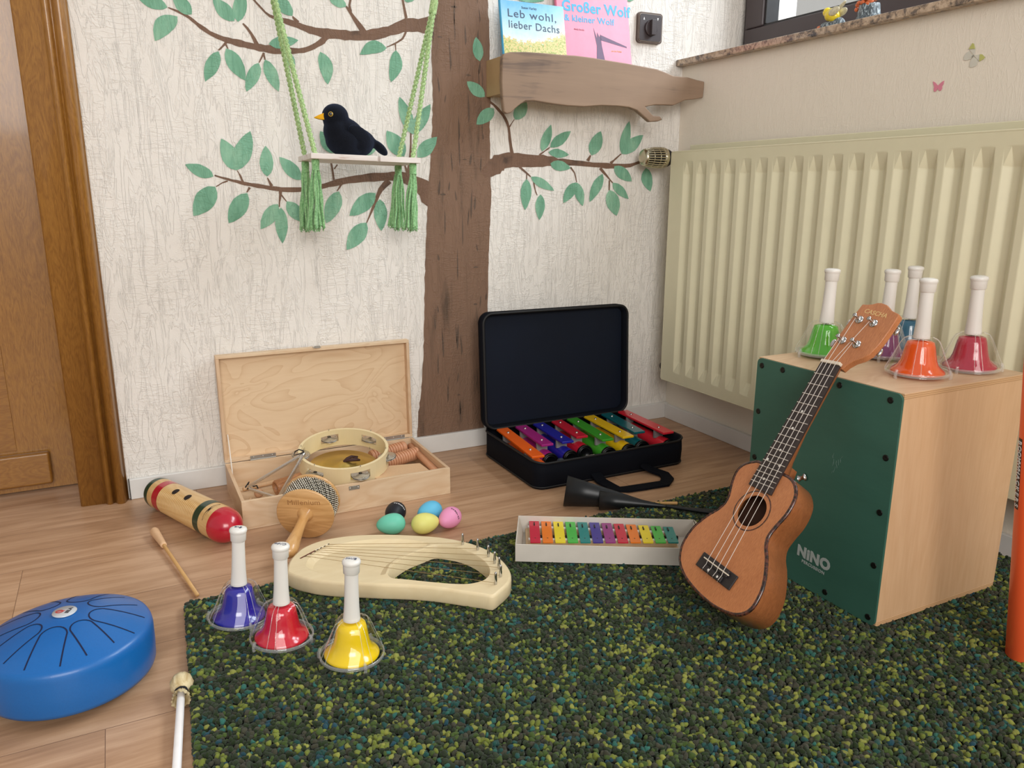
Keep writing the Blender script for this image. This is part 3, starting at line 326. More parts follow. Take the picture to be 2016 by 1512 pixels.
BRANCHES=[[((-0.772,1.106),(-0.77,1.066)),((-0.779,1.103),(-0.777,1.067)),((-0.786,1.101),(-0.787,1.066)),((-0.799,1.097),(-0.801,1.069)),((-0.813,1.098),(-0.815,1.067)),((-0.822,1.097),(-0.823,1.067)),((-0.834,1.095),(-0.828,1.066)),((-0.846,1.089),(-0.837,1.065)),((-0.857,1.084),(-0.848,1.06)),((-0.866,1.079),(-0.859,1.057)),((-0.876,1.074),(-0.87,1.055)),((-0.888,1.072),(-0.883,1.049)),((-0.9,1.068),(-0.896,1.045)),((-0.914,1.066),(-0.911,1.041)),((-0.928,1.061),(-0.926,1.04)),((-0.942,1.059),(-0.942,1.038)),((-0.955,1.058),(-0.956,1.037)),((-0.967,1.056),(-0.969,1.037)),((-0.977,1.058),(-0.981,1.035)),((-0.99,1.057),(-0.993,1.037)),((-1.001,1.057),(-1.004,1.037)),((-1.012,1.057),(-1.014,1.036)),((-1.02,1.058),(-1.024,1.035)),((-1.029,1.057),(-1.034,1.037)),((-1.039,1.057),(-1.044,1.04)),((-1.048,1.057),(-1.053,1.042)),((-1.057,1.059),(-1.063,1.043)),((-1.067,1.06),(-1.072,1.047)),((-1.076,1.062),(-1.082,1.05)),((-1.085,1.065),(-1.09,1.053)),((-1.094,1.067),(-1.1,1.055)),((-1.107,1.07),(-1.112,1.058)),((-1.121,1.071),(-1.124,1.063)),((-1.134,1.073),(-1.137,1.066)),((-1.146,1.075),(-1.149,1.07)),((-1.155,1.08),(-1.158,1.077)),((-1.163,1.088),(-1.166,1.085)),((-1.172,1.097),(-1.175,1.094)),((-1.182,1.107),(-1.184,1.104))],[((-1.025,1.046),(-1.016,1.037)),((-1.031,1.04),(-1.023,1.032)),((-1.037,1.035),(-1.028,1.025)),((-1.043,1.03),(-1.036,1.02)),((-1.05,1.025),(-1.044,1.016)),((-1.057,1.021),(-1.052,1.011)),((-1.065,1.017),(-1.061,1.007)),((-1.072,1.014),(-1.069,1.004)),((-1.079,1.012),(-1.077,1.001)),((-1.088,1.01),(-1.087,1.0)),((-1.097,1.01),(-1.097,0.998)),((-1.105,1.01),(-1.107,0.996)),((-1.115,1.011),(-1.117,0.995)),((-1.127,1.011),(-1.13,0.995)),((-1.14,1.012),(-1.143,0.994)),((-1.151,1.012),(-1.155,0.995)),((-1.162,1.011),(-1.165,0.997)),((-1.172,1.013),(-1.176,0.997)),((-1.183,1.012),(-1.187,1.0)),((-1.194,1.014),(-1.198,1.001)),((-1.204,1.015),(-1.208,1.003)),((-1.213,1.018),(-1.217,1.003)),((-1.222,1.019),(-1.226,1.005)),((-1.23,1.019),(-1.234,1.008)),((-1.239,1.021),(-1.243,1.009)),((-1.249,1.022),(-1.253,1.013)),((-1.259,1.025),(-1.263,1.016)),((-1.268,1.028),(-1.272,1.02)),((-1.276,1.031),(-1.28,1.024)),((-1.283,1.036),(-1.289,1.029)),((-1.291,1.041),(-1.297,1.034)),((-1.3,1.046),(-1.304,1.041)),((-1.307,1.052),(-1.312,1.047)),((-1.315,1.057),(-1.318,1.052)),((-1.324,1.062),(-1.327,1.057)),((-1.339,1.067),(-1.341,1.063)),((-1.355,1.071),(-1.356,1.069))],[((-1.175,1.012),(-1.184,1.007)),((-1.181,1.023),(-1.188,1.019)),((-1.188,1.034),(-1.193,1.031)),((-1.196,1.045),(-1.2,1.041)),((-1.205,1.053),(-1.208,1.051))],[((-1.246,1.013),(-1.242,1.01)),((-1.25,1.008),(-1.246,1.005)),((-1.254,1.003),(-1.251,1.001)),((-1.258,0.999),(-1.256,0.996)),((-1.263,0.994),(-1.261,0.992))],[((-1.248,1.006),(-1.244,1.008)),((-1.243,0.997),(-1.241,0.998))],[((-1.168,0.996),(-1.164,0.994)),((-1.179,0.974),(-1.177,0.973))],[((-1.169,0.992),(-1.165,0.994)),((-1.166,0.98),(-1.163,0.981))],[((-0.929,1.061),(-0.941,1.053)),((-0.939,1.073),(-0.95,1.066)),((-0.95,1.084),(-0.958,1.078)),((-0.959,1.094),(-0.965,1.09)),((-0.966,1.103),(-0.971,1.099)),((-0.97,1.107),(-0.974,1.104)),((-0.973,1.11),(-0.976,1.107))],[((-0.961,1.099),(-0.969,1.097)),((-0.963,1.106),(-0.969,1.104)),((-0.964,1.112),(-0.969,1.112)),((-0.962,1.119),(-0.967,1.119)),((-0.96,1.126),(-0.965,1.127))],[((-0.826,1.097),(-0.833,1.095)),((-0.835,1.138),(-0.84,1.137))],[((-0.834,1.066),(-0.829,1.065)),((-0.838,1.058),(-0.833,1.057)),((-0.842,1.051),(-0.839,1.048)),((-0.852,1.044),(-0.85,1.041)),((-0.863,1.038),(-0.861,1.035)),((-0.872,1.033),(-0.871,1.031)),((-0.881,1.029),(-0.881,1.027))],[((-0.861,1.038),(-0.857,1.038)),((-0.859,1.022),(-0.857,1.022))],[((-1.083,1.067),(-1.092,1.06)),((-1.097,1.077),(-1.099,1.075))],[((-0.732,0.681),(-0.777,0.641)),((-0.75,0.691),(-0.787,0.658)),((-0.76,0.704),(-0.803,0.669)),((-0.773,0.71),(-0.807,0.684)),((-0.784,0.721),(-0.814,0.692)),((-0.8,0.727),(-0.819,0.7)),((-0.814,0.731),(-0.828,0.707)),((-0.825,0.738),(-0.838,0.71)),((-0.838,0.74),(-0.847,0.714)),((-0.853,0.742),(-0.858,0.717)),((-0.867,0.743),(-0.87,0.719)),((-0.879,0.742),(-0.879,0.721)),((-0.89,0.74),(-0.89,0.721)),((-0.907,0.739),(-0.907,0.72)),((-0.925,0.739),(-0.924,0.718)),((-0.94,0.737),(-0.939,0.718)),((-0.955,0.734),(-0.953,0.717)),((-0.972,0.732),(-0.97,0.715)),((-0.988,0.729),(-0.987,0.714)),((-1.004,0.726),(-1.002,0.711)),((-1.018,0.723),(-1.015,0.708)),((-1.029,0.719),(-1.026,0.706)),((-1.038,0.716),(-1.036,0.705)),((-1.048,0.713),(-1.046,0.702)),((-1.058,0.711),(-1.056,0.7)),((-1.071,0.708),(-1.07,0.697)),((-1.086,0.706),(-1.085,0.695)),((-1.101,0.704),(-1.101,0.694)),((-1.117,0.704),(-1.117,0.693)),((-1.132,0.704),(-1.133,0.693)),((-1.147,0.704),(-1.148,0.694)),((-1.16,0.706),(-1.162,0.696)),((-1.173,0.707),(-1.175,0.698)),((-1.186,0.709),(-1.188,0.701)),((-1.199,0.712),(-1.201,0.702)),((-1.214,0.713),(-1.216,0.706)),((-1.228,0.716),(-1.23,0.708)),((-1.238,0.718),(-1.24,0.711)),((-1.246,0.72),(-1.248,0.714)),((-1.255,0.721),(-1.256,0.716)),((-1.264,0.724),(-1.266,0.719)),((-1.278,0.727),(-1.279,0.723)),((-1.292,0.731),(-1.293,0.728))],[((-1.266,0.719),(-1.265,0.716)),((-1.272,0.717),(-1.271,0.714)),((-1.279,0.714),(-1.278,0.712)),((-1.285,0.71),(-1.284,0.708)),((-1.292,0.706),(-1.291,0.704))],[((-1.23,0.716),(-1.235,0.714)),((-1.233,0.722),(-1.237,0.721)),((-1.235,0.729),(-1.239,0.727)),((-1.239,0.735),(-1.241,0.734)),((-1.242,0.741),(-1.244,0.74))],[((-1.166,0.708),(-1.173,0.705)),((-1.177,0.726),(-1.179,0.725))],[((-1.093,0.713),(-1.098,0.71)),((-1.1,0.72),(-1.102,0.719))],[((-1.221,0.705),(-1.216,0.702)),((-1.227,0.693),(-1.225,0.692))],[((-1.154,0.697),(-1.146,0.696)),((-1.154,0.688),(-1.148,0.688)),((-1.155,0.68),(-1.15,0.679)),((-1.156,0.67),(-1.153,0.669)),((-1.157,0.66),(-1.154,0.659))],[((-1.152,0.688),(-1.149,0.69)),((-1.139,0.671),(-1.137,0.672))],[((-1.021,0.722),(-1.026,0.721)),((-1.023,0.741),(-1.027,0.74)),((-1.025,0.757),(-1.029,0.756)),((-1.028,0.768),(-1.031,0.767)),((-1.03,0.776),(-1.033,0.776))],[((-1.02,0.746),(-1.022,0.748)),((-1.012,0.756),(-1.014,0.758))],[((-1.006,0.716),(-1.001,0.713)),((-1.018,0.696),(-1.016,0.695))],[((-0.892,0.726),(-0.88,0.715)),((-0.903,0.715),(-0.893,0.705)),((-0.914,0.702),(-0.904,0.695)),((-0.92,0.688),(-0.911,0.685)),((-0.927,0.672),(-0.919,0.669)),((-0.937,0.647),(-0.932,0.645)),((-0.949,0.619),(-0.947,0.618))],[((-0.833,0.735),(-0.842,0.736)),((-0.829,0.756),(-0.837,0.757)),((-0.826,0.78),(-0.832,0.78)),((-0.825,0.807),(-0.829,0.807)),((-0.824,0.836),(-0.828,0.836))],[((-0.835,0.74),(-0.841,0.738)),((-0.846,0.768),(-0.849,0.767))],[((-0.625,0.729),(-0.637,0.745)),((-0.616,0.731),(-0.632,0.752)),((-0.606,0.732),(-0.627,0.759)),((-0.599,0.735),(-0.622,0.764)),((-0.592,0.738),(-0.617,0.768)),((-0.581,0.74),(-0.615,0.776)),((-0.576,0.748),(-0.605,0.778)),((-0.57,0.748),(-0.6,0.787)),((-0.569,0.753),(-0.586,0.788)),((-0.562,0.755),(-0.572,0.792)),((-0.553,0.756),(-0.557,0.795)),((-0.544,0.758),(-0.543,0.793)),((-0.532,0.757),(-0.529,0.794)),((-0.52,0.758),(-0.517,0.792)),((-0.506,0.758),(-0.505,0.791)),((-0.488,0.758),(-0.488,0.79)),((-0.47,0.759),(-0.47,0.789)),((-0.454,0.759),(-0.454,0.791)),((-0.439,0.762),(-0.439,0.787)),((-0.424,0.762),(-0.422,0.787)),((-0.408,0.766),(-0.407,0.781)),((-0.393,0.764),(-0.392,0.782)),((-0.376,0.764),(-0.375,0.78)),((-0.355,0.764),(-0.354,0.778)),((-0.333,0.763),(-0.332,0.777)),((-0.314,0.762),(-0.313,0.775)),((-0.295,0.761),(-0.294,0.773)),((-0.272,0.76),(-0.272,0.773)),((-0.25,0.757),(-0.249,0.773)),((-0.23,0.758),(-0.229,0.771)),((-0.21,0.758),(-0.21,0.771)),((-0.189,0.76),(-0.19,0.771)),((-0.168,0.762),(-0.171,0.772)),((-0.152,0.768),(-0.155,0.775)),((-0.136,0.773),(-0.14,0.78))],[((-0.541,0.792),(-0.552,0.791)),((-0.546,0.81),(-0.554,0.809)),((-0.549,0.828),(-0.557,0.827)),((-0.551,0.843),(-0.558,0.842)),((-0.553,0.857),(-0.56,0.856)),((-0.557,0.869),(-0.564,0.866)),((-0.562,0.879),(-0.569,0.875)),((-0.569,0.888),(-0.575,0.884)),((-0.577,0.896),(-0.583,0.892)),((-0.586,0.905),(-0.592,0.9)),((-0.597,0.913),(-0.601,0.909)),((-0.607,0.919),(-0.612,0.915)),((-0.615,0.926),(-0.621,0.922)),((-0.62,0.934),(-0.625,0.932)),((-0.622,0.944),(-0.628,0.943)),((-0.624,0.956),(-0.629,0.955)),((-0.625,0.968),(-0.631,0.967)),((-0.628,0.981),(-0.634,0.979)),((-0.632,0.992),(-0.636,0.991)),((-0.635,1.003),(-0.638,1.003)),((-0.637,1.015),(-0.64,1.014))],[((-0.554,0.856),(-0.557,0.857)),((-0.55,0.861),(-0.553,0.863)),((-0.547,0.867),(-0.549,0.868)),((-0.543,0.872),(-0.545,0.873)),((-0.539,0.877),(-0.541,0.878))],[((-0.569,0.883),(-0.572,0.883)),((-0.57,0.906),(-0.572,0.906))],[((-0.463,0.788),(-0.466,0.792)),((-0.454,0.794),(-0.457,0.797)),((-0.446,0.8),(-0.448,0.802)),((-0.438,0.804),(-0.441,0.807)),((-0.432,0.809),(-0.433,0.811))],[((-0.307,0.775),(-0.317,0.779)),((-0.301,0.791),(-0.305,0.793))],[((-0.232,0.769),(-0.24,0.775)),((-0.224,0.778),(-0.228,0.781)),((-0.215,0.785),(-0.219,0.788)),((-0.207,0.792),(-0.21,0.794)),((-0.2,0.797),(-0.203,0.799))],[((-0.527,0.757),(-0.522,0.761)),((-0.518,0.75),(-0.514,0.754)),((-0.509,0.744),(-0.506,0.748)),((-0.5,0.738),(-0.497,0.741)),((-0.491,0.732),(-0.489,0.734))],[((-0.504,0.743),(-0.501,0.743)),((-0.504,0.726),(-0.501,0.726))],[((-0.483,0.718),(-0.479,0.719)),((-0.481,0.708),(-0.477,0.709)),((-0.478,0.699),(-0.475,0.699)),((-0.475,0.691),(-0.472,0.692)),((-0.471,0.684),(-0.469,0.685))],[((-0.369,0.758),(-0.365,0.761)),((-0.362,0.751),(-0.358,0.753)),((-0.355,0.744),(-0.352,0.745)),((-0.351,0.732),(-0.348,0.733)),((-0.347,0.719),(-0.345,0.72))],[((-0.274,0.756),(-0.267,0.761)),((-0.263,0.746),(-0.257,0.751)),((-0.251,0.737),(-0.246,0.74)),((-0.239,0.727),(-0.236,0.729)),((-0.228,0.717),(-0.225,0.719))],[((-0.241,0.725),(-0.236,0.725)),((-0.24,0.698),(-0.236,0.698))]]
TRUNK_L=[(-0.753,1.211),(-0.759,1.143),(-0.764,1.075),(-0.767,1.005),(-0.766,0.911),(-0.77,0.851),(-0.775,0.79),(-0.782,0.716),(-0.788,0.64),(-0.794,0.564),(-0.8,0.46),(-0.804,0.353),(-0.809,0.272),(-0.816,0.189),(-0.826,0.12),(-0.835,0.035)]
TRUNK_R=[(-0.614,1.226),(-0.615,1.157),(-0.611,1.087),(-0.61,1.016),(-0.609,0.931),(-0.611,0.856),(-0.611,0.793),(-0.609,0.73),(-0.608,0.665),(-0.613,0.599),(-0.616,0.532),(-0.62,0.395),(-0.625,0.255),(-0.631,0.139),(-0.635,0.021)]
LYRE_OUT=[(-1.3005,-0.6214),(-1.2938,-0.5982),(-1.2838,-0.5757),(-1.2618,-0.5465),(-1.2465,-0.5351),(-1.2268,-0.5266),(-1.2067,-0.523),(-1.1849,-0.5238),(-1.1612,-0.5274),(-1.1382,-0.5343),(-1.1157,-0.5436),(-1.0936,-0.5539),(-1.0721,-0.5665),(-1.0509,-0.5796),(-1.0302,-0.5937),(-1.01,-0.6088),(-0.9948,-0.6232),(-0.9822,-0.637),(-0.9689,-0.6547),(-0.9587,-0.6732),(-0.9498,-0.6938),(-0.9445,-0.7157),(-0.9418,-0.7371),(-0.9412,-0.757),(-0.9427,-0.7754),(-0.9457,-0.7925),(-0.951,-0.8081),(-0.9575,-0.8202),(-0.9664,-0.8322),(-0.978,-0.8421),(-0.9937,-0.8525),(-1.0116,-0.8623),(-1.0258,-0.8492),(-1.0505,-0.8276),(-1.0751,-0.8044),(-1.101,-0.7834),(-1.1282,-0.765),(-1.1562,-0.7487),(-1.1888,-0.729),(-1.2215,-0.7089),(-1.2355,-0.7),(-1.2493,-0.6901),(-1.2637,-0.678),(-1.2758,-0.6645),(-1.2862,-0.6527),(-1.2944,-0.64),(-1.2993,-0.6298)]
LYRE_HOLE=[(-1.1407,-0.7061),(-1.1339,-0.6937),(-1.1243,-0.6824),(-1.1115,-0.6723),(-1.0946,-0.6612),(-1.0746,-0.6529),(-1.0524,-0.6464),(-1.0364,-0.6406),(-1.0246,-0.6429),(-1.0104,-0.6553),(-0.9965,-0.6712),(-0.9863,-0.6892),(-0.9783,-0.7116),(-0.9749,-0.7319),(-0.9739,-0.7517),(-0.9766,-0.7692),(-0.9813,-0.7827),(-0.9896,-0.7951),(-1.0003,-0.8039),(-1.0126,-0.8073),(-1.0276,-0.8067),(-1.0399,-0.8026),(-1.0549,-0.7942),(-1.0764,-0.7786),(-1.0942,-0.7652),(-1.1119,-0.751),(-1.1281,-0.7384),(-1.1392,-0.7309),(-1.1429,-0.7229),(-1.1433,-0.7141)]
LYRE_BOWL=[(-1.2656,-0.6176),(-1.2589,-0.5991),(-1.2479,-0.5834),(-1.2335,-0.571),(-1.2162,-0.5621),(-1.1934,-0.5566),(-1.1691,-0.5565),(-1.1456,-0.5602),(-1.1227,-0.5666),(-1.1004,-0.5752),(-1.0791,-0.587),(-1.0589,-0.602),(-1.0441,-0.6174),(-1.0347,-0.633),(-1.0524,-0.6398),(-1.0744,-0.6454),(-1.0941,-0.6529),(-1.1107,-0.6628),(-1.1236,-0.673),(-1.1341,-0.6856),(-1.1442,-0.7043),(-1.151,-0.7113),(-1.1698,-0.706),(-1.186,-0.7),(-1.2055,-0.6903),(-1.221,-0.6816),(-1.2357,-0.6702),(-1.2499,-0.6559),(-1.2606,-0.6402),(-1.2653,-0.6284)]
LYRE_PINS=[(-0.9815,-0.6631),(-0.9653,-0.6967),(-0.959,-0.7303),(-0.9597,-0.7588),(-0.962,-0.7818),(-0.9723,-0.8093),(-0.9914,-0.8296)]
LYRE_ANCH=[(-1.2085,-0.5503),(-1.217,-0.5557),(-1.2247,-0.5602),(-1.2321,-0.5647),(-1.238,-0.57),(-1.2473,-0.5757),(-1.2576,-0.5808)]
LYRE_INLAY=[(-1.2687,-0.5848),(-1.2368,-0.5648),(-1.2085,-0.5503)]
FASCIA=[(-0.6224,1.0123),(-0.6166,1.0191),(-0.6007,1.0237),(-0.5593,1.0271),(-0.5077,1.0281),(-0.4597,1.0277),(-0.4156,1.0288),(-0.3656,1.0272),(-0.3143,1.0239),(-0.2619,1.0209),(-0.2082,1.0166),(-0.1643,1.0131),(-0.1362,1.0073),(-0.1076,0.9997),(-0.0791,0.9989),(-0.0561,0.9986),(-0.0267,0.9938),(0.0,0.991),(-0.0002,0.9712),(-0.002,0.9483),(-0.0288,0.9434),(-0.0635,0.9391),(-0.0859,0.9297),(-0.1027,0.9237),(-0.1311,0.9233),(-0.1646,0.9218),(-0.1948,0.9157),(-0.1832,0.9059),(-0.1687,0.8945),(-0.1462,0.8937),(-0.1362,0.8854),(-0.1511,0.8804),(-0.1789,0.8781),(-0.2018,0.8923),(-0.2244,0.9063),(-0.2463,0.9117),(-0.2838,0.9134),(-0.3362,0.9127),(-0.3874,0.9071),(-0.4376,0.9072),(-0.477,0.9095),(-0.5062,0.9121),(-0.5349,0.9147),(-0.5586,0.9132),(-0.5726,0.9051),(-0.5866,0.8946),(-0.5982,0.8842),(-0.6097,0.8806),(-0.618,0.8854),(-0.6212,0.9106),(-0.6243,0.9568)]
FASCIA_END=(0.0,-0.0994,0.9916)
UKE_R=[(0.00197,-0.60051,0.79961),(-0.99929,-0.03133,-0.02107),(0.0377,-0.799,-0.60014)]
UKE_T=(-0.4988,-1.0539,0.4264)
UKE_BODY=[(-0.027,0.1893),(-0.0397,0.1925),(-0.0526,0.1994),(-0.0609,0.2097),(-0.0633,0.2212),(-0.061,0.2354),(-0.0567,0.2488),(-0.0515,0.2618),(-0.0506,0.2754),(-0.0566,0.2889),(-0.0665,0.3011),(-0.0753,0.315),(-0.0829,0.3307),(-0.0862,0.3448),(-0.0873,0.3581),(-0.0857,0.3711),(-0.0809,0.383),(-0.073,0.3944),(-0.0615,0.4039),(-0.0444,0.4128),(-0.0262,0.4186),(-0.0064,0.4234),(0.0142,0.4265),(0.033,0.4279),(0.0498,0.4273),(0.0653,0.4253),(0.0807,0.4205),(0.0927,0.4115),(0.0992,0.398),(0.0996,0.3824),(0.098,0.3683),(0.0925,0.3523),(0.0849,0.337),(0.0758,0.3221),(0.0667,0.3107),(0.0611,0.2976),(0.0615,0.2859),(0.065,0.271),(0.069,0.2567),(0.0704,0.2419),(0.0694,0.2287),(0.0655,0.2165),(0.0569,0.2058),(0.0474,0.1992),(0.0362,0.1957),(0.0275,0.1949)]
UKE_HEAD=[(-0.0215,-0.0029),(-0.0199,-0.0204),(-0.0197,-0.035),(-0.0196,-0.0536),(-0.014,-0.089),(-0.0088,-0.1177),(-0.0003,-0.1178),(0.0092,-0.1196),(0.0165,-0.123),(0.0259,-0.1231),(0.0367,-0.1205),(0.0481,-0.1122),(0.0647,-0.1071),(0.0656,-0.1019),(0.0638,-0.0763),(0.0607,-0.0533),(0.0546,-0.0319),(0.0459,-0.0222),(0.0336,-0.0146),(0.0259,-0.0061),(0.0214,0.003)]
UKE_TUN=[(0.0026,-0.0881),(0.0312,-0.085),(-0.0064,-0.047),(0.0229,-0.044)]
UKE_DOTS=[(-0.0008,0.09),(-0.0005,0.1216),(0.0002,0.1623),(-0.0132,0.183),(0.0141,0.1863),(0.0003,0.2153)]
UKE_BRIDGE=[(-0.0348,0.3614),(0.0479,0.3696),(0.0489,0.3945),(-0.0337,0.3863)]
UKE_FBEND=[(-0.0212,0.2316),(0.0277,0.2365)]
UKE_HOLE=[(-0.0104,0.2444),(0.0237,0.2938),(-0.0179,0.2828),(0.03,0.258)]
UKE_SAD=[(-0.0295,0.3685),(0.0294,0.3741)]
UKE_NAME=[(0.0046,-0.1054),(0.0453,-0.1006)]
BF_PINK=[(-0.8037,0.9124),(-0.8088,0.9096),(-0.8141,0.9046),(-0.8159,0.9031),(-0.8199,0.9066),(-0.8241,0.9097),(-0.8279,0.911),(-0.8273,0.9049),(-0.8249,0.9008),(-0.8256,0.8972),(-0.8239,0.8934),(-0.821,0.8924),(-0.8175,0.8954),(-0.8161,0.8982),(-0.8145,0.8948),(-0.8113,0.892),(-0.808,0.8932),(-0.8074,0.8973),(-0.8078,0.9017),(-0.8054,0.9064)]
BF_WING=[[(-0.8838,0.9504),(-0.872,0.963),(-0.878,0.973),(-0.8812,0.9709),(-0.8848,0.962),(-0.8853,0.9561)],[(-0.8838,0.9504),(-0.8959,0.9504),(-0.9006,0.9497),(-0.907,0.9439),(-0.9047,0.9409),(-0.8969,0.9377),(-0.8893,0.9446)],[(-0.8821,0.949),(-0.873,0.9595),(-0.8677,0.9569),(-0.8637,0.9515),(-0.8638,0.9447),(-0.8698,0.943),(-0.8781,0.9444)],[(-0.8823,0.9481),(-0.8904,0.9436),(-0.8937,0.9373),(-0.8914,0.9309),(-0.8833,0.9286),(-0.8779,0.9301),(-0.8776,0.9386),(-0.88,0.9442)]]
BF_TIP=[[(-0.872,0.963),(-0.878,0.973),(-0.8812,0.9709),(-0.8848,0.962)],[(-0.8959,0.9504),(-0.9006,0.9497),(-0.907,0.9439),(-0.9047,0.9409),(-0.8969,0.9377)]]
# ------------------------------------------------------------------ materials of the room
def wall_bump(t, amount=1.0):
    v = t.coord((1, 1, 1))
    va = t.coord((44, 44, 8)); vb = t.coord((260, 260, 150)); vc = t.coord((12, 12, 7)); vd = t.coord((18, 18, 80))
    r = t.noise(va, 1.0, 3, .6, 1.6)
    ridge = t.math('SUBTRACT', 1.0, t.math('MULTIPLY', t.math('ABSOLUTE', t.math('SUBTRACT', r, .5)), 22.0), True)
    d = t.noise(vd, 1.0, 2, .5, .8)
    ridge2 = t.math('SUBTRACT', 1.0, t.math('MULTIPLY', t.math('ABSOLUTE', t.math('SUBTRACT', d, .5)), 16.0), True)
    fine = t.noise(vb, 1.6, 3, .6, .4)
    pm = t.ramp(t.noise(vc, 1.0, 2), [(.42, (0, 0, 0, 1)), (.56, (1, 1, 1, 1))])
    pm2 = t.ramp(t.noise(vc, 2.3, 2), [(.40, (.15, .15, .15, 1)), (.6, (1, 1, 1, 1))])
    h = t.math('ADD', t.math('MULTIPLY', ridge, .62), t.math('MULTIPLY', t.math('MULTIPLY', ridge2, pm), .40))
    h = t.math('ADD', h, t.math('MULTIPLY', t.math('MULTIPLY', fine, pm2), .95))
    t.bump(h, .80*amount, .0018)
def wall_mat(name, hexc, amount):
    t = NT(name); v = t.coord(); c = srgb(hexc)
    f = t.noise(v, 3.0, 3)
    t.base(t.ramp(f, [(.3, tuple(x*.97 for x in c[:3])+(1,)), (.7, c)])); t.set(.75, spec=.25)
    wall_bump(t, amount); return t.m
M_WALL = wall_mat('wallpaper', '#ebe6df', 1.0)
M_WALL2 = wall_mat('smooth_wallpaper', '#e8dfd0', .30)
def bark_mat(name, light, dark, stretch=(38, 38, 5), bump=True):
    t = NT(name); v = t.coord(stretch); v2 = t.coord((5, 5, 2.5))
    f = t.noise(v, 1.0, 4, .6, .5); g = t.noise(v2, 1.0, 3, .6, .8)
    streak = t.ramp(t.math('ADD', t.math('MULTIPLY', f, .7), t.math('MULTIPLY', g, .42)), [(.38, srgb(dark)), (.50, srgb(light)), (.72, tuple(min(1, x*1.12) for x in srgb(light)[:3])+(1,))])
    t.base(streak); t.set(.6, spec=.3)
    if bump: wall_bump(t, .7)
    return t.m
M_TRUNK = bark_mat('trunk_paint', '#7c614f', '#5b493c', (30, 30, 4))
M_BRANCH = bark_mat('branch_paint', '#755a49', '#544237', (25, 25, 25))
def leaf_mat():
    t = NT('leaf_paint'); v = t.coord((30, 30, 9)); v2 = t.coord((5, 5, 5))
    f = t.noise(v, 1.0, 4, .6, .4); g = t.noise(v2, 1.3, 3, .6, .6)
    t.base(t.ramp(t.math('ADD', t.math('MULTIPLY', f, .5), t.math('MULTIPLY', g, .5)), [(.36, srgb('#66997d')), (.5, srgb('#7bae92')), (.64, srgb('#98c3a6'))]))
    t.set(.6, spec=.3); wall_bump(t, .8); return t.m
M_LEAF = leaf_mat()
M_WHITE = plain('white_trim', '#dcdad6', .35, var=.02)
M_OAK = wood('oak', '#b5823a', '#75491c', axis=2, scale=9, fine=120, contrast=1.0, rough=.32, coat=.35, ring=1.5, stretch=22, bump=.2, rw=.22)
M_OAKH = wood('oak_across', '#ae7c38', '#75491c', axis=0, scale=9, fine=120, contrast=1.0, rough=.34, coat=.3, ring=1.5, stretch=22, bump=.2, rw=.22)
def floor_mat():
    t = NT('laminate')
    tc = t.new('ShaderNodeTexCoord'); sx = t.new('ShaderNodeSeparateXYZ'); t.link(tc.outputs['Object'], sx.inputs[0])
    # planks 0.19 m wide along X, seam at Y=-0.303
    yy = t.math('DIVIDE', t.math('ADD', sx.outputs['Y'], .303), .19)
    row = t.math('FLOOR', yy); fy = t.math('FRACT', yy)
    xo = t.math('ADD', t.math('DIVIDE', sx.outputs['X'], 1.28), t.math('MULTIPLY', row, .37))
    xo = t.math('ADD', xo, 1.7216)
    fx = t.math('FRACT', xo); colr = t.math('FLOOR', xo)
    dy = t.math('MINIMUM', fy, t.math('SUBTRACT', 1.0, fy)); dx = t.math('MINIMUM', fx, t.math('SUBTRACT', 1.0, fx))
    seam = t.math('MAXIMUM', t.math('LESS_THAN', dy, .0030), t.math('LESS_THAN', dx, .0004))
    rid = t.math('FRACT', t.math('MULTIPLY', t.math('SINE', t.math('ADD', t.math('MULTIPLY', row, 12.9), t.math('MULTIPLY', colr, 78.2))), 43.7))
    cm = t.new('ShaderNodeCombineXYZ'); t.link(t.math('MULTIPLY', rid, 9.0), cm.inputs[0]); t.link(t.math('MULTIPLY', rid, 5.0), cm.inputs[1])
    va = t.new('ShaderNodeVectorMath', operation='ADD'); t.link(tc.outputs['Object'], va.inputs[0]); t.link(cm.outputs[0], va.inputs[1])
    mp = t.new('ShaderNodeMapping'); mp.inputs['Scale'].default_value = (5, 60, 1); t.link(va.outputs[0], mp.inputs['Vector'])
    g = t.noise(mp.outputs[0], 1.0, 5, .65, .6)
    mp2 = t.new('ShaderNodeMapping'); mp2.inputs['Scale'].default_value = (1.6, 9, 1); t.link(va.outputs[0], mp2.inputs['Vector'])
    g2 = t.noise(mp2.outputs[0], 1.0, 3, .6, 1.2)
    f = t.math('ADD', t.math('MULTIPLY', g, .6), t.math('MULTIPLY', g2, .5))
    f = t.math('ADD', f, t.math('MULTIPLY', t.math('SUBTRACT', rid, .5), .06))
    c = t.ramp(f, [(.36, srgb('#977356')), (.52, srgb('#b18b6b')), (.68, srgb('#c5a080'))])
    t.base(t.mix(seam, c, srgb('#7a5c45'))); t.set(.38, spec=.45)
    t.bump(t.math('SUBTRACT', t.math('MULTIPLY', g, .4), seam), .25, .0005)
    return t.m
M_FLOOR = floor_mat()

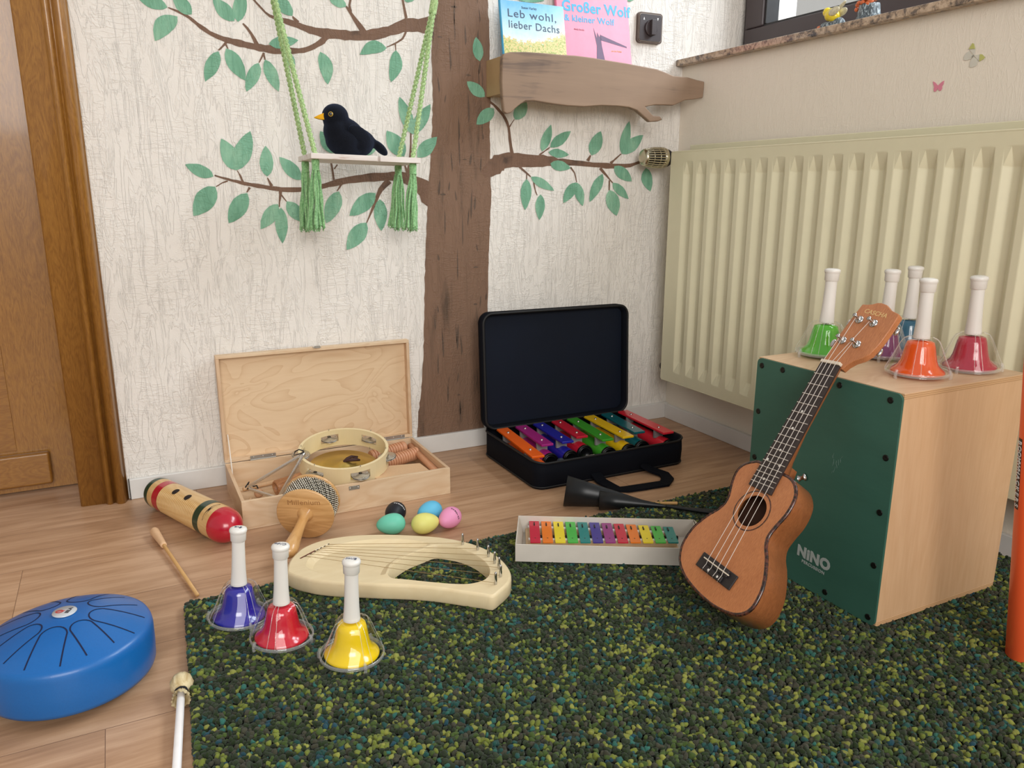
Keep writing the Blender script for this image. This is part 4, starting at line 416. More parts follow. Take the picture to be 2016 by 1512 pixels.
# ------------------------------------------------------------------ room shell
struct(MB().box(-3.2, 0.0, -3.6, 0.5, -.05, 0).obj('floor', M_FLOOR))
b = MB()
b.box(-1.60, 0.20, 0.0, .2, -.02, 2.6)
b.box(0.20, 0.42, 0.0, .2, 1.0, 2.6)
b.box(-2.6, -1.60, 0.0, .2, 2.04, 2.6)
b.box(-3.2, -2.6, 0.0, .2, -.02, 2.6)
wall_back = struct(b.obj('wall_back', M_WALL))
b = MB()
b.box(0.0, .36, -3.6, 0.0, -.02, 1.041)
b.box(0.0, .36, -3.6, -2.3, 1.041, 2.6)
b.box(0.0, .36, -2.3, 0.0, 2.15, 2.6)
wall_right = struct(b.obj('wall_right', M_WALL2))
b = MB(); b.box(-1.538, 0.0, -.012, 0.0, 0, .049)
struct(b.obj('baseboard_back', M_WHITE, bevel=.002))
b = MB(); b.box(-.012, 0.0, -3.6, -.012, 0, .046)
struct(b.obj('baseboard_right', M_WHITE, bevel=.002))
b = MB(); b.box(-1.5395, -1.538, -.013, 0, 0, .048)
b.obj('baseboard_end_gap', plain('dark_gap', '#2a241f', .8)).parent = bpy.data.objects['baseboard_back']
# door casing: flat board with moulded ridge towards the wall
prof = [(-1.641, .15), (-1.641, -.004), (-1.637, -.008), (-1.592, -.010), (-1.589, -.013), (-1.586, -.020), (-1.581, -.023), (-1.576, -.020), (-1.574, -.015), (-1.571, -.014), (-1.569, -.018), (-1.565, -.026), (-1.558, -.030), (-1.551, -.027), (-1.547, -.018), (-1.545, -.008), (-1.5425, -.007), (-1.5425, .0), (-1.60, .0), (-1.60, .15)]
b = MB(); b.prism(prof[::-1], 0, 2.10, smooth=True)
struct(b.obj('trim_1', M_OAK))
# door leaf, with raised panel mouldings
door = struct(MB().box(-2.56, -1.60, .150, .19, .004, 2.04).obj('door_1', M_OAK))
def raised(x0, x1, z0, z1, t=.012, bw=.035):
    b = MB(); y = .150
    def ring(i, d): return [(x0+i, y-d, z0+i), (x1-i, y-d, z0+i), (x1-i, y-d, z1-i), (x0+i, y-d, z1-i)]
    Ls = [ring(0, 0), ring(.004, t*.9), ring(.012, t*1.25), ring(bw*.75, t*.9), ring(bw, t*.3)]
    for k in range(len(Ls)-1):
        vs = Ls[k]+Ls[k+1]
        b.add(vs, [(i, (i+1) % 4, 4+(i+1) % 4, 4+i) for i in range(4)])
    b.add(Ls[-1], [(0, 1, 2, 3)])
    return b
raised(-2.45, -1.828, .36, 1.85).obj('raised_panel', M_OAK, door)
b = MB(); b.box(-2.50, -1.700, .128, .1502, .020, .098)
b.obj('kick_rail', M_OAKH, door, bevel=.006, seg=3)
b = MB(); b.box(-2.45, -1.765, .1485, .1502, .105, .355)
b.obj('cross_rail', M_OAKH, door, bevel=.001)

# painted tree on the wallpaper
def poly_xz(b, P, y, mi=0):
    bm = bmesh.new(); vs = [bm.verts.new((p[0], y, p[1])) for p in P]
    for i in range(len(vs)): bm.edges.new((vs[i], vs[(i+1) % len(vs)]))
    bmesh.ops.triangle_fill(bm, use_beauty=True, use_dissolve=False, edges=bm.edges[:], normal=(0, -1, 0))
    bm.verts.index_update()
    fs = []
    for f in bm.faces:
        idx = [v.index for v in f.verts]
        if f.normal.y > 0: idx.reverse()
        fs.append(idx)
    b.add([v.co.copy() for v in bm.verts], fs, mi); bm.free()
random.seed(5)
b = MB()
TLp = []; TRp = []
for src, dst in ((TRUNK_L, TLp), (TRUNK_R, TRp)):
    for i in range(len(src)-1):
        for k in range(6):
            t = k/6; a, c = src[i], src[i+1]
            dst.append((a[0]+(c[0]-a[0])*t+random.uniform(-.0012, .0012), a[1]+(c[1]-a[1])*t))
    dst.append(src[-1])
poly_xz(b, TLp+TRp[::-1], -.0008)
b.obj('painted_trunk', M_TRUNK, wall_back, label='brown painted tree trunk')
b = MB()
for k, Lr in enumerate(BRANCHES):
    y = -.0006-.00001*k
    for i in range(len(Lr)-1):
        (a, c), (d, e) = Lr[i], Lr[i+1]
        b.add([(a[0], y, a[1]), (c[0], y, c[1]), (e[0], y, e[1]), (d[0], y, d[1])], [(0, 1, 2, 3)])
o = b.obj('painted_branches', M_BRANCH, wall_back, label='brown painted branches and twigs')
b = MB()
for k, P in enumerate(LEAVES): poly_xz(b, P, -.0011-.00001*k)
b.obj('painted_leaves', M_LEAF, wall_back, label='green painted leaves')
# dark brush strokes on the trunk
b = MB(); random.seed(11)
for k in range(60):
    z = random.uniform(.06, 1.15); x = random.uniform(-.775, -.625)
    Lh = random.uniform(.015, .090); w = random.uniform(.0008, .0030); s = random.uniform(-.004, .004)
    if random.random() < .12: Lh, w = random.uniform(.003, .006), random.uniform(.004, .012)
    P = [(x-w*.3, z), (x-w, z+Lh*.3), (x-w*.8+s*.5, z+Lh*.7), (x+s, z+Lh), (x+w*.9+s*.6, z+Lh*.6), (x+w, z+Lh*.2)]
    poly_xz(b, P, -.0010)
b.obj('brush_strokes', bark_mat('dark_stroke_paint', '#5f4e42', '#4d4037'), wall_back)

# ------------------------------------------------------------------ window and sill
def granite():
    t = NT('granite'); v = t.coord((1, 1, 1)); f = t.noise(v, 55, 4, .7, .5); g = t.noise(v, 140, 3, .6)
    c = t.ramp(f, [(.30, srgb('#3d3431')), (.40, srgb('#6b5c50')), (.50, srgb('#a58e76')), (.62, srgb('#c4ad94')), (.75, srgb('#8a7460'))], 'LINEAR')
    sp = t.ramp(g, [(.33, (0, 0, 0, 1)), (.40, (1, 1, 1, 1))])
    t.base(t.mix(t.math('MULTIPLY', t.math('SUBTRACT', 1.0, sp), .7), c, srgb('#352d2c'))); t.set(.22, coat=.3); return t.m
M_GRAN = granite()
win = struct(thing('window_1', 'x', 'x')); del win['label']; del win['category']
M_FRAME = plain('dark_window_frame', '#41383a', .38, var=.04)
b = MB(); b.box(-.025, .235, -2.3, -.001, 1.041, 1.058)
b.obj('window_sill', M_GRAN, win, bevel=.002, label='speckled brown granite sill')
b = MB()
def rectframe(b, y0, y1, z0, z1, w, x0, x1):
    b.box(x0, x1, y0, y1, z0, z0+w); b.box(x0, x1, y0, y1, z1-w, z1)
    b.box(x0, x1, y0, y0+w, z0+w, z1-w); b.box(x0, x1, y1-w, y1, z0+w, z1-w)
rectframe(b, -2.29, -.002, 1.060, 2.14, .060, .215, .285)
b.box(.215, .285, -1.19, -1.11, 1.12, 2.08)
b.obj('window_frame', M_FRAME, win, bevel=.004)
for y0, y1 in ((-1.14, -.022), (-2.27, -1.16)):
    b = MB(); rectframe(b, y0, y1, 1.082, 2.12, .070, .200, .262)
    s_ = b.obj('sash', M_FRAME, win, bevel=.006, seg=3)
    b = MB(); rectframe(b, y0+.066, y1-.066, 1.148, 2.054, .010, .208, .256)
    b.obj('glazing_bead', plain('black_seal', '#1c1a1b', .5), s_, bevel=.002)
    b = MB(); b.box(.235, .239, y0+.07, y1-.07, 1.15, 2.05)
    b.obj('pane', clear('window_glass', (.97, .98, .98, 1), 1.45, .0, .01), s_)
b = MB(); b.box(.200, .222, -.026, -.002, 1.058, 1.112)
b.obj('hinge_cover', M_FRAME, win, bevel=.003)

# ------------------------------------------------------------------ radiator
M_RAD = plain('cream_enamel', '#ddd7b8', .34, var=.015, coat=.15)
rad = thing('radiator', 'cream ribbed panel radiator under the granite window sill', 'radiator', (0, 0, 0))
RY0, RY1, RZ0, RZ1, RX = -.085, -1.80, .153, .800, -.090
pitch, g0 = .0553, -.135
ys = [RY0]
ng = int((abs(RY1)-.15)/pitch)
for i in range(ng):
    c = g0-i*pitch
    ys += [c-.006, c-.020, c-.034, c-.046]
ys.append(RY1)
def gd(y):
    u = ((-(y-g0)) % pitch)
    if -y < -g0: return 0
    if u < .006: return 0
    if u < .020: return (u-.006)/.014
    if u < .034: return 1
    if u < .046: return (.046-u)/.012
    return 0
zs = [RZ0, RZ0+.028, RZ0+.060, RZ1-.060, RZ1-.024, RZ1]
zd = [0, 0, 1, 1, 0, 0]
b = MB(); vs = []
for z, k in zip(zs, zd):
    for y in ys: vs.append((RX+.0115*gd(y)*k, y, z))
n = len(ys); fs = []
for j in range(len(zs)-1):
    for i in range(n-1): fs.append((j*n+i, j*n+i+1, (j+1)*n+i+1, (j+1)*n+i))
b.add(vs, fs)
b.box(RX, -.070, RY1, RY0, RZ1-.0005, RZ1+.004); b.box(RX, -.070, RY1, RY0, RZ0-.004, RZ0+.0005)
b.box(RX-.0002, -.070, RY0-.001, RY0+.002, RZ0, RZ1)
o = b.obj('front_panel', M_RAD, rad)
m = o.modifiers.new('bev', 'BEVEL'); m.width = .0016; m.segments = 2; m.limit_method = 'ANGLE'; m.angle_limit = R(12)
b = MB(); b.box(-.030, -.022, RY1, RY0-.004, RZ0+.01, RZ1+.022); b.box(-.068, -.030, RY1, RY0-.02, RZ0+.03, RZ1-.03)
b.obj('back_panel', M_RAD, rad, bevel=.002)
b = MB(); b.box(RX+.002, -.022, RY0-.003, RY0+.003, RZ0+.004, RZ1-.002)
b.box(RX+.002, RX+.030, RY0-.003, RY0+.0035, RZ1-.006, RZ1+.004)
b.obj('side_cover', M_RAD, rad, bevel=.001)
b = MB()
for y in (-.4, -1.5): MB().box(-.024, -.0005, y-.015, y+.015, .30, .70).obj('wall_bracket', M_RAD, rad)
# thermostat head, lying level and pointing into the room
VM = axis_frame((-.080, -.058, .787), (-1, 0, 0), (0, 0, 1))
vr = MB().lathe([(.022, .0), (.024, .004), (.024, .016), (.021, .018)], 24, M=VM).obj('valve_body', plain('black_plastic', '#17161a', .4), rad)
M_CHAMP = plain('champagne_metal', '#cbc3ab', .28, 1.0, var=.03)
b = MB()
b.lathe([(.027, .014), (.0285, .018), (.0285, .026), (.027, .028), (.0, .028)], 32, M=VM)
b.lathe([(.0, .088), (.014, .090), (.020, .088), (.0225, .084), (.0225, .080), (.018, .079)], 32, M=VM)
for i in range(24):
    a = 2*PI*i/24; c, s = math.cos(a), math.sin(a)
    b.tube([VM @ Vector((.0275*c, .0275*s, .024)), VM @ Vector((.0265*c, .0265*s, .055)), VM @ Vector((.0220*c, .0220*s, .083))], .0017, 6)
for zz, rr in ((.044, .0270), (.064, .0252)):
    b.tube([VM @ Vector((rr*math.cos(2*PI*i/32), rr*math.sin(2*PI*i/32), zz)) for i in range(32)], .0011, 6, closed=True)
b.obj('thermostat_head', M_CHAMP, rad, label='metallic slatted thermostat head')
MB().lathe([(.023, .014), (.0225, .05), (.018, .08)], 24, M=VM).obj('thermostat_core', plain('dark_core', '#2a2823', .5), rad)
MB().tube([(-.080, -.058, .787), (-.06, -.075, .787), (-.05, -.09, .787)], .010, 10).obj('inlet_pipe', MATS['black_plastic'], rad)
MB().ball((-.082, -.080, .188), .008, .010, .012).obj('return_valve', plain('dark_brown_cap', '#2e211c', .5), rad)

# ------------------------------------------------------------------ blind switch on the wall
sw = thing('rotary_switch', 'dark brown rotary blind switch on the wall beside the pink book', 'switch', (-.1255, 0, 1.1315))
M_SWB = plain('bronze_plastic', '#5a4a42', .35, .3)
M_SWD = plain('dark_brown_plastic', '#3b3234', .42)
FB = Matrix.Rotation(R(90), 4, 'X')  # local xy -> wall xz, z -> -y
MB().prism(rrect(-.041, .041, -.038, .040, .009), 0, .009, M=FB).obj('surround', M_SWB, sw, bevel=.002)
b = MB(); b.prism(rrect(-.0375, .0375, -.0345, .0365, .008), .0085, .0105, M=FB)
b.obj('rim', plain('pale_edge', '#8e8378', .35), sw)
MB().prism(rrect(-.0360, .0360, -.033, .035, .007), .010, .0118, M=FB).obj('face_plate', M_SWD, sw, bevel=.0006)
b = MB(); b.lathe([(.0205, .0115), (.0205, .016), (.019, .0175), (0, .0175)], 40, M=FB)
b.box(-.0075, .0075, -.0195, .0195, .016, .029, M=FB)
b.obj('knob', M_SWD, sw, bevel=.0012)
b = MB()
b.add([FB @ Vector(p) for p in ((-.0255, .020, .0121), (-.0205, .020, .0121), (-.023, .0275, .0121))], [(0, 1, 2)])
b.obj('arrow_mark', plain('white_print', '#e8e8e8', .5), sw); b = MB()
b.add([FB @ Vector(p) for p in ((.0205, .0275, .0121), (.0255, .0275, .0121), (.023, .020, .0121))], [(0, 2, 1)])
b.obj('arrow_mark', plain('white_print', '#e8e8e8', .5), sw)

# ------------------------------------------------------------------ branch shelf with books
M_SHB = bark_mat('shelf_paint', '#8f7865', '#675850', (3.5, 34, 40), False)
sh = thing('wall_shelf', 'wall shelf with a brown painted branch shaped front board', 'shelf', (-.31, 0, .97))
P = [(x+.31, z-.97) for x, z in FASCIA]
FM = Matrix.Rotation(R(90), 4, 'X')
MB().prism(P, .084, .100, M=FM).obj('branch_board', M_SHB, sh, bevel=.003, seg=3, label='front board cut like a broken branch')
M_PLY = plain('brown_painted_wood', '#b0926a', .5, var=.05)
b = MB(); b.box(-.309, .190, -.084, -.001, -.040, -.0355); b.box(-.309, .190, -.014, -.001, -.0355, .030)
b.obj('shelf_plank', M_PLY, sh)
MB().box(-.3105, -.296, -.0845, -.001, -.042, .045).obj('side_board', M_PLY, sh, bevel=.001)
def book_mat_blue():
    t = NT('blue_book_cover'); tc = t.new('ShaderNodeTexCoord'); sx = t.new('ShaderNodeSeparateXYZ'); t.link(tc.outputs['Object'], sx.inputs[0])
    v = t.coord((1, 1, 1)); n = t.noise(v, 60, 4, .7); n2 = t.noise(v, 170, 3, .7)
    side = t.math('MULTIPLY', t.math('POWER', t.math('MULTIPLY', t.math('ABSOLUTE', t.math('SUBTRACT', sx.outputs['X'], .07)), 9.0), 2.0), .03)
    z = t.math('ADD', sx.outputs['Z'], t.math('MULTIPLY', t.math('SUBTRACT', n, .5), .045))
    z = t.math('SUBTRACT', z, side)
    sky = t.ramp(t.math('DIVIDE', z, .26), [(.48, srgb('#dce8e2')), (.66, srgb('#a5d6ec')), (.92, srgb('#3fa6de'))])
    fol = t.ramp(n2, [(.32, srgb('#7c9a52')), (.45, srgb('#b5b765')), (.55, srgb('#e0d79a')), (.66, srgb('#d99a5c'))])
    t.base(t.mix(t.math('GREATER_THAN', t.math('ADD', .125, t.math('MULTIPLY', t.math('SUBTRACT', n2, .5), .05)), z), sky, fol)); t.set(.35, coat=.08); return t.m
def book(name, label, x0, w, h, th, lean_b, lean_t, cover, spine, z0=-.035+.97):
    # stands on the plank, leaning back; local x along the cover, z up the cover
    ang = math.atan2(lean_b-lean_t, h)
    M = Matrix.Translation((x0, -lean_b, z0)) @ Matrix.Rotation(-ang, 4, 'X')
    bk = thing(name, label, 'book', M=M, group='picture books on the branch shelf')
    MB().box(0.003, w-.003, .0025, th-.0025, .003, h-.003).obj('pages', plain('paper', '#ece6d8', .7), bk)
    b = MB(); b.box(0.004, w, 0, .0022, 0, h)
    b.obj('cover', cover, bk, bevel=.0006)
    MB().box(0.004, w, th-.0022, th, 0, h).obj('back_cover', spine, bk)
    b = MB(); b.lathe([(th/2, 0), (th/2, h)], 16, a0=PI/2, a1=3*PI/2, M=Matrix.Translation((.004, th/2, 0)) @ Matrix.Scale(.55, 4, (1, 0, 0)))
    b.obj('spine', spine, bk)
    return bk, Matrix.Rotation(R(90), 4, 'X')
M_INK = plain('blue_grey_ink', '#3c4a66', .5)
bk, FT = book('picture_book', 'blue picture book with a leafy cover leaning on the branch shelf', -.603, .183, .222, .010, .080, .038, book_mat_blue(), plain('sky_blue', '#4ba9d8', .3))
def ft(x, z, rot=0): return Matrix.Translation((x, -.0004, z)) @ FT @ Matrix.Rotation(rot, 4, 'Z')
text('title_lettering', 'Leb wohl,', .0275, M_INK, bk, ft(.090, .1900, R(-1)), spacing=1.12, xs=1.15)
text('title_lettering', 'lieber Dachs', .0265, M_INK, bk, ft(.094, .163, R(-1)), spacing=1.08, xs=1.0)
text('author_lettering', 'Susan Varley', .0085, M_INK, bk, ft(.083, .208))
bk2, _ = book('picture_book', 'pink picture book with blue title leaning on the branch shelf', -.435, .225, .275, .010, .068, .014, plain('pink_cover', '#e0809b', .38, coat=.08), plain('pink_spine', '#d9708f', .3))
M_BLUEINK = plain('bright_blue_ink', '#3fa9e0', .5)
text('title_lettering', 'Großer Wolf', .038, M_BLUEINK, bk2, ft(.124, .229), bold=.0010, spacing=1.03, xs=1.0)
text('title_lettering', '& kleiner Wolf', .023, M_BLUEINK, bk2, ft(.100, .199), bold=.0004, spacing=1.05, xs=1.05)
text('small_lettering', 'Nadia Budde', .006, plain('dark_pink_ink', '#b06a7c', .6), bk2, ft(.066, .172))
b = MB()
b.add([(.112, -.0003, 0.085), (.142, -.0003, 0.085), (.133, -.0003, 0.135), (.131, -.0003, 0.167), (.127, -.0003, 0.158), (.121, -.0003, 0.170), (.119, -.0003, 0.155), (.110, -.0003, 0.182), (.113, -.0003, 0.158), (.117, -.0003, 0.135)], [(0, 1, 2, 3, 4, 5, 6, 7, 8, 9)])
b.add([(.131, -.0003, 0.164), (.212, -.0003, 0.140), (.212, -.0003, 0.136), (.130, -.0003, 0.150)], [(0, 3, 2, 1)])
b.obj('tree_print', plain('grey_violet_print', '#6f5a74', .6), bk2)
text('small_lettering', 'aus der Reihe', .006, plain('yellow_ink', '#e0b070', .6), bk2, ft(.178, .125))

# ------------------------------------------------------------------ wall stickers
M_PINKST = plain('pink_sticker', '#d98499', .5)
def yz_prism(b, P, d0, d1, mi=0):
    M = frame((0, 0, 0), (0, 1, 0), (0, 0, 1), (1, 0, 0))
    b.prism(P, d0, d1, mi, M)
o = MB(); yz_prism(o, BF_PINK, -.0012, -.0004)
o = o.obj('butterfly_sticker', M_PINKST)
tag(o, 'small pink butterfly sticker on the wall above the radiator', 'sticker', 'butterfly stickers above the radiator')
bf = thing('butterfly_sticker', 'pale butterfly sticker with yellow-green wing tips, above the pink one', 'sticker', group='butterfly stickers above the radiator')
for k, P in enumerate(BF_WING):
    b = MB(); yz_prism(b, P, -.0010-.0001*k, -.0004); b.obj('wing', plain('pale_grey_film', '#ccc9bd', .35), bf)
for P in BF_TIP:
    b = MB(); yz_prism(b, P, -.0020, -.0013); b.obj('wing_tip', plain('olive_yellow', '#b9ba6c', .4), bf)
MB().tube([(-.002, -.8838, .9504), (-.002, -.8815, .9475)], .0012, 6).obj('body', plain('grey_body', '#8a8880', .5), bf)
# ------------------------------------------------------------------ swing with blackbird
SL, SD, ST = .242, .140, .0115
ux = Vector((1, -.017, -.026)).normalized(); uy = Vector((.016, 1, -.022)); uy = (uy-ux*uy.dot(ux)).normalized()
SWM = frame((-1.122, -.209, .7623), ux, uy, ux.cross(uy))
swing = thing('rope_swing', 'white wooden board swing hanging on green braided ropes before the painted tree', 'swing', M=SWM)
t = NT('worn_white_paint'); v = t.coord((8, 60, 60)); f = t.noise(v, 1.0, 4, .6, .6)
t.base(t.ramp(f, [(.30, srgb('#b79a8d')), (.42, srgb('#dcd2cc')), (.7, srgb('#e8e2dd'))])); t.set(.55); t.bump(f, .3, .0006)
M_SWP = t.m
b = MB(); b.prism([(0, 0), (.1430, 0), (.1445, .012), (.1480, .012), (.1495, 0), (SL, 0), (SL, SD), (0, SD)], 0, ST)
b.obj('board', M_SWP, swing, bevel=.0012)
def yarn(name, light, dark, sc=260):
    t = NT(name); f = t.noise(t.coord(), sc, 3, .6)
    t.base(t.ramp(f, [(.32, srgb(dark)), (.68, srgb(light))])); t.set(.9, sheen=.3, spec=.15); t.bump(f, .8, .0012); return t.m
M_ROPE = yarn('green_rope_yarn', '#c2dba0', '#7fa265')
M_TASSEL = yarn('green_tassel_yarn', '#9ccb92', '#6b9d68')
def braid(b, P0, P1, r, pitch=.015):
    P0, P1 = Vector(P0), Vector(P1); L = (P1-P0).length; d = (P1-P0)/L
    u = d.orthogonal().normalized(); w = d.cross(u); n = int(L/pitch*8)
    for k in range(3):
        pts = []
        for i in range(n+1):
            s = L*i/n; a = 2*PI*s/(pitch*2)+k*2*PI/3
            pts.append(P0+d*s+u*(r*.62*math.sin(a))+w*(r*.45*math.sin(2*a)))
        b.tube(pts, r*.62, 7)
inv = SWM.inverted()
hookL = inv @ Vector((-1.1702, -.140, 1.1138)); hookR = inv @ Vector((-.8157, -.140, 1.0876))
holes = {('L', 0): (.013, .020), ('L', 1): (.010, .112), ('R', 0): (.230, .020), ('R', 1): (.225, .112)}
ends = {'L': hookL, 'R': hookR}
random.seed(2)
def tassel(parent, x, y, L, lean=(0, 0)):
    b = MB()
    b.lathe([(.0075, .0), (.0085, -.004), (.0080, -.012), (.0075, -.020), (.0085, -.023)], 18, M=Matrix.Translation((x, y, 0)), rmod=lambda a, z: 1+.05*math.sin(z*2400))
    for i in range(22):
        a = 2*PI*i/22*1.7+random.random(); rr = .0065*math.sqrt(random.random())
        x0, y0 = x+rr*math.cos(a), y+rr*math.sin(a)
        sx, sy = rr*math.cos(a)*1.6+random.uniform(-.007, .007), rr*math.sin(a)*1.6+random.uniform(-.007, .007)
        l = L*random.uniform(.95, 1.02); pts = []
        ph = random.random()*6
        for k in range(9):
            s = k/8
            pts.append((x0+sx*s**.8+lean[0]*s+.0016*math.sin(ph+s*9), y0+sy*s**.8+lean[1]*s+.0016*math.cos(ph+s*8), -.020-l*s))
        b.tube(pts, [.0025]*8+[.0034], 6)
        for q in range(3):
            e = Vector(pts[-1]); b.tube([e, e+Vector((random.uniform(-.004, .004), random.uniform(-.004, .004), -random.uniform(.003, .008)))], .0009, 4)
    return b.obj('tassel', M_TASSEL, parent, label='green yarn tassel')
for (s, k), (hx, hy) in holes.items():
    b = MB(); e = ends[s]
    braid(b, (hx, hy, ST-.001), e+Vector((0, .0045*(1 if k else -1), 0)), .0050)
    b.obj('rope', M_ROPE, swing, label='light green braided rope')
    tassel(swing, hx, hy, .122 if not (s == 'L' and k) else .128, (0.002, .004) if s == 'L' else (-.002, .002))
for s in ('L', 'R'):
    e = ends[s]; d = (e-Vector((holes[(s, 0)][0], .06, ST))).normalized()
    b = MB(); braid(b, e, e+d*.10, .0075)
    b.tube([e-d*.006+d*(.002*i) for i in range(15)], [.0086+.0006*(i % 2) for i in range(15)], 12)
    b.obj('gathered_rope', M_ROPE, swing)
# blackbird
def blob(name, parts, mat, parent=None, M=None, voxel=.0022, smooth=6, disp=0.0):
    b = MB()
    for p in parts:
        c, r = p[0], p[1]; MM = p[2] if len(p) > 2 else None
        b.ball(c, r[0], r[1], r[2], 20, 14, M=MM)
    o = b.obj(name, mat)
    m = o.modifiers.new('rm', 'REMESH'); m.mode = 'VOXEL'; m.voxel_size = voxel; m.use_smooth_shade = True
    m = o.modifiers.new('sm', 'SMOOTH'); m.factor = .5; m.iterations = smooth
    apply_mods(o)
    for p in o.data.polygons: p.use_smooth = True
    o.parent = parent
    if M is not None: o.matrix_local = M
    return o
t = NT('black_plush'); f = t.noise(t.coord(), 900, 2, .6); t.base(t.ramp(f, [(.3, srgb('#07080c')), (.7, srgb('#15171f'))])); t.set(.85, sheen=.45, spec=.12); t.bump(f, .8, .0015)
M_PLUSH = t.m
t.b.inputs['Sheen Tint'].default_value = srgb('#5a6a90')
BM = SWM @ Matrix.Translation((.099, .062, ST)) @ Matrix.Rotation(R(0), 4, 'Z')
bird = thing('plush_blackbird', 'black plush blackbird with yellow beak sitting on the swing board', 'soft toy', M=BM)
ry = lambda a: Matrix.Rotation(R(a), 4, 'Y')
k = 1.02
blob('body', [((-.030*k, 0, .0815*k), (.0290, .0265, .0265)), ((-.034, 0, .076), (.024, .025, .024)), ((-.029, 0, .052), (.0285, .029, .032)), ((-.012, 0, .034), (.042, .034, .034)),
              ((-.004, 0, .053), (.040, .028, .027), ry(28)), ((.022, 0, .031), (.032, .029, .030)), ((.034, 0, .036), (.022, .020, .020), ry(25)),
              ((-.005, 0, .012), (.036, .028, .012)), ((.048, 0, .034), (.016, .012, .011), ry(40)), ((.068, 0, .022), (.0230, .013, .0100), ry(42))], M_PLUSH, bird, voxel=.0024)
bw = MB()
for s in (-1, 1): bw = MB(); bw.ball((0, 0, 0), .030, .006, .017, 18, 10); bw.obj('wing', M_PLUSH, bird, Matrix.Translation((.016, s*.0245, .044)) @ ry(32) @ Matrix.Rotation(R(-8*s), 4, 'Z'))
b = MB(); BKM = axis_frame((-.055, 0, .081), (-1, 0, -.16), (0, 0, 1))
b.lathe([(.0125, -.004), (.0118, .002), (.0075, .012), (.0016, .0215), (0, .022)], 4, M=BKM @ Matrix.Rotation(PI/4, 4, 'Z') @ Matrix.Scale(.8, 4, (1, -1, 0)), smooth=False)
b.obj('beak', plain('yellow_felt', '#e9ac12', .8, bump=.3), bird, bevel=.0008)
for s in (-1, 1):
    EM = axis_frame((-.0455, s*.0225, .0845), (-.45, s*1, .05), (0, 0, 1))
    e = MB().lathe([(.0052, -.001), (.0054, .0005), (.0046, .0016), (.0035, .0019)], 20, M=EM, cap1=False).obj('eye', plain('gold_ring', '#b08f3c', .35, .4), bird)
    MB().ball((0, 0, 0), .0038, .0038, .0022, 16, 10).obj('pupil', plain('black_bead', '#0a0808', .08, coat=1), e, EM @ Matrix.Translation((0, 0, .0012)))

# ------------------------------------------------------------------ figurines on the sill
M_STUMP = None
t = NT('painted_log'); f = t.noise(t.coord((200, 200, 60)), 1.0, 4, .7, .8); g = t.noise(t.coord(), 90, 3)
t.base(t.ramp(f, [(.35, srgb('#2b3134')), (.5, srgb('#56626a')), (.62, srgb('#b9c6cc'))])); t.set(.6); t.bump(f, .8, .002); M_STUMP = t.m
M_YEL = plain('lemon_glaze', '#e8cf2a', .3, coat=.3)
fg = thing('bird_figurine', 'yellow bird figurine on a grey log standing on the window sill', 'figurine', (.035, -.498, 1.058), R(-90), 'bird figurines on the window sill')
# local x = towards the corner of the room is +x reversed; bird looks towards the corner
blob('log', [((0, 0, .010), (.030, .018, .012)), ((.020, 0, .013), (.013, .015, .014)), ((-.016, 0, .011), (.014, .016, .012))], M_STUMP, fg, voxel=.002, smooth=2)
fb = blob('bird_body', [((-.004, 0, .036), (.017, .014, .013), ry(-15)), ((.004, 0, .031), (.014, .013, .013)), ((-.017, 0, .044), (.0105, .0105, .0105)), ((-.001, 0, .042), (.015, .011, .009))], M_YEL, fg, voxel=.0016, smooth=4)
M_GW = plain('grey_wing_glaze', '#c9c2a4', .4, var=.25, scale=200)
for s in (-1, 1):
    MB().ball((0, 0, 0), .016, .0035, .009, 16, 8).obj('wing', M_GW, fg, Matrix.Translation((.014, s*.0125, .040)) @ ry(-12))
MB().ball((0, 0, 0), .016, .006, .0028, 14, 8).obj('tail', M_GW, fg, Matrix.Translation((.022, 0, .050)) @ ry(-38))
MB().lathe([(.0028, 0), (.0015, .004), (0, .006)], 10, M=axis_frame((-.0265, 0, .0435), (-1, 0, -.2), (0, 0, 1))).obj('beak', plain('dark_beak', '#3a3024', .5), fg)
for s in (-1, 1): MB().ball((-.022, s*.0085, .0475), .0018).obj('eye', plain('black_bead', '#0a0808', .08), fg)
b = MB()
for i in range(5):
    a = 2*PI*i/5; b.ball((-.030+.001*i, -.008+.005*math.cos(a), .008+.005*math.sin(a)), .0042, .0040, .0040, 10, 6)
b.obj('flower', plain('orange_glaze', '#cf6a3c', .4), fg)
f2 = thing('bird_figurine', 'orange and grey bird figurine on a tall stump on the window sill', 'figurine', (.035, -.600, 1.058), R(-90), 'bird figurines on the window sill')
b = MB(); b.lathe([(.028, 0), (.027, .006), (.0235, .018), (.021, .032), (.0205, .039), (.0, .040)], 24, rmod=lambda a, z: 1+.07*math.sin(7*a)+.03*math.sin(13*a+z*200))
b.obj('stump', M_STUMP, f2)
blob('bird_body', [((0, 0, .057), (.020, .016, .017)), ((-.012, 0, .077), (.012, .012, .012)), ((.016, 0, .065), (.018, .012, .011), ry(-25))], plain('orange_brown_glaze', '#c46a3a', .35, var=.2), f2, voxel=.002, smooth=4)
b = MB()
for i in range(7):
    a = 2*PI*i/7; b.ball((.016*math.cos(a)-.004, -.012+.004*math.sin(a), .041+.003*math.sin(2*a)), .006, .005, .005, 10, 6)
b.ball((-.027, -.010, .032), .005, .004, .005, 10, 6); b.ball((-.024, -.013, .040), .004, .004, .004, 10, 6)
b.obj('flower', MATS['orange_glaze'], f2)
MB().tube([(-.050+.0, .012, .034), (-.042, .012, .043), (-.030, .012, .047), (-.020, .012, .046), (-.012, .012, .040)], .0022, 8).obj('wire', plain('grey_wire', '#5c5c62', .35, .5), f2)

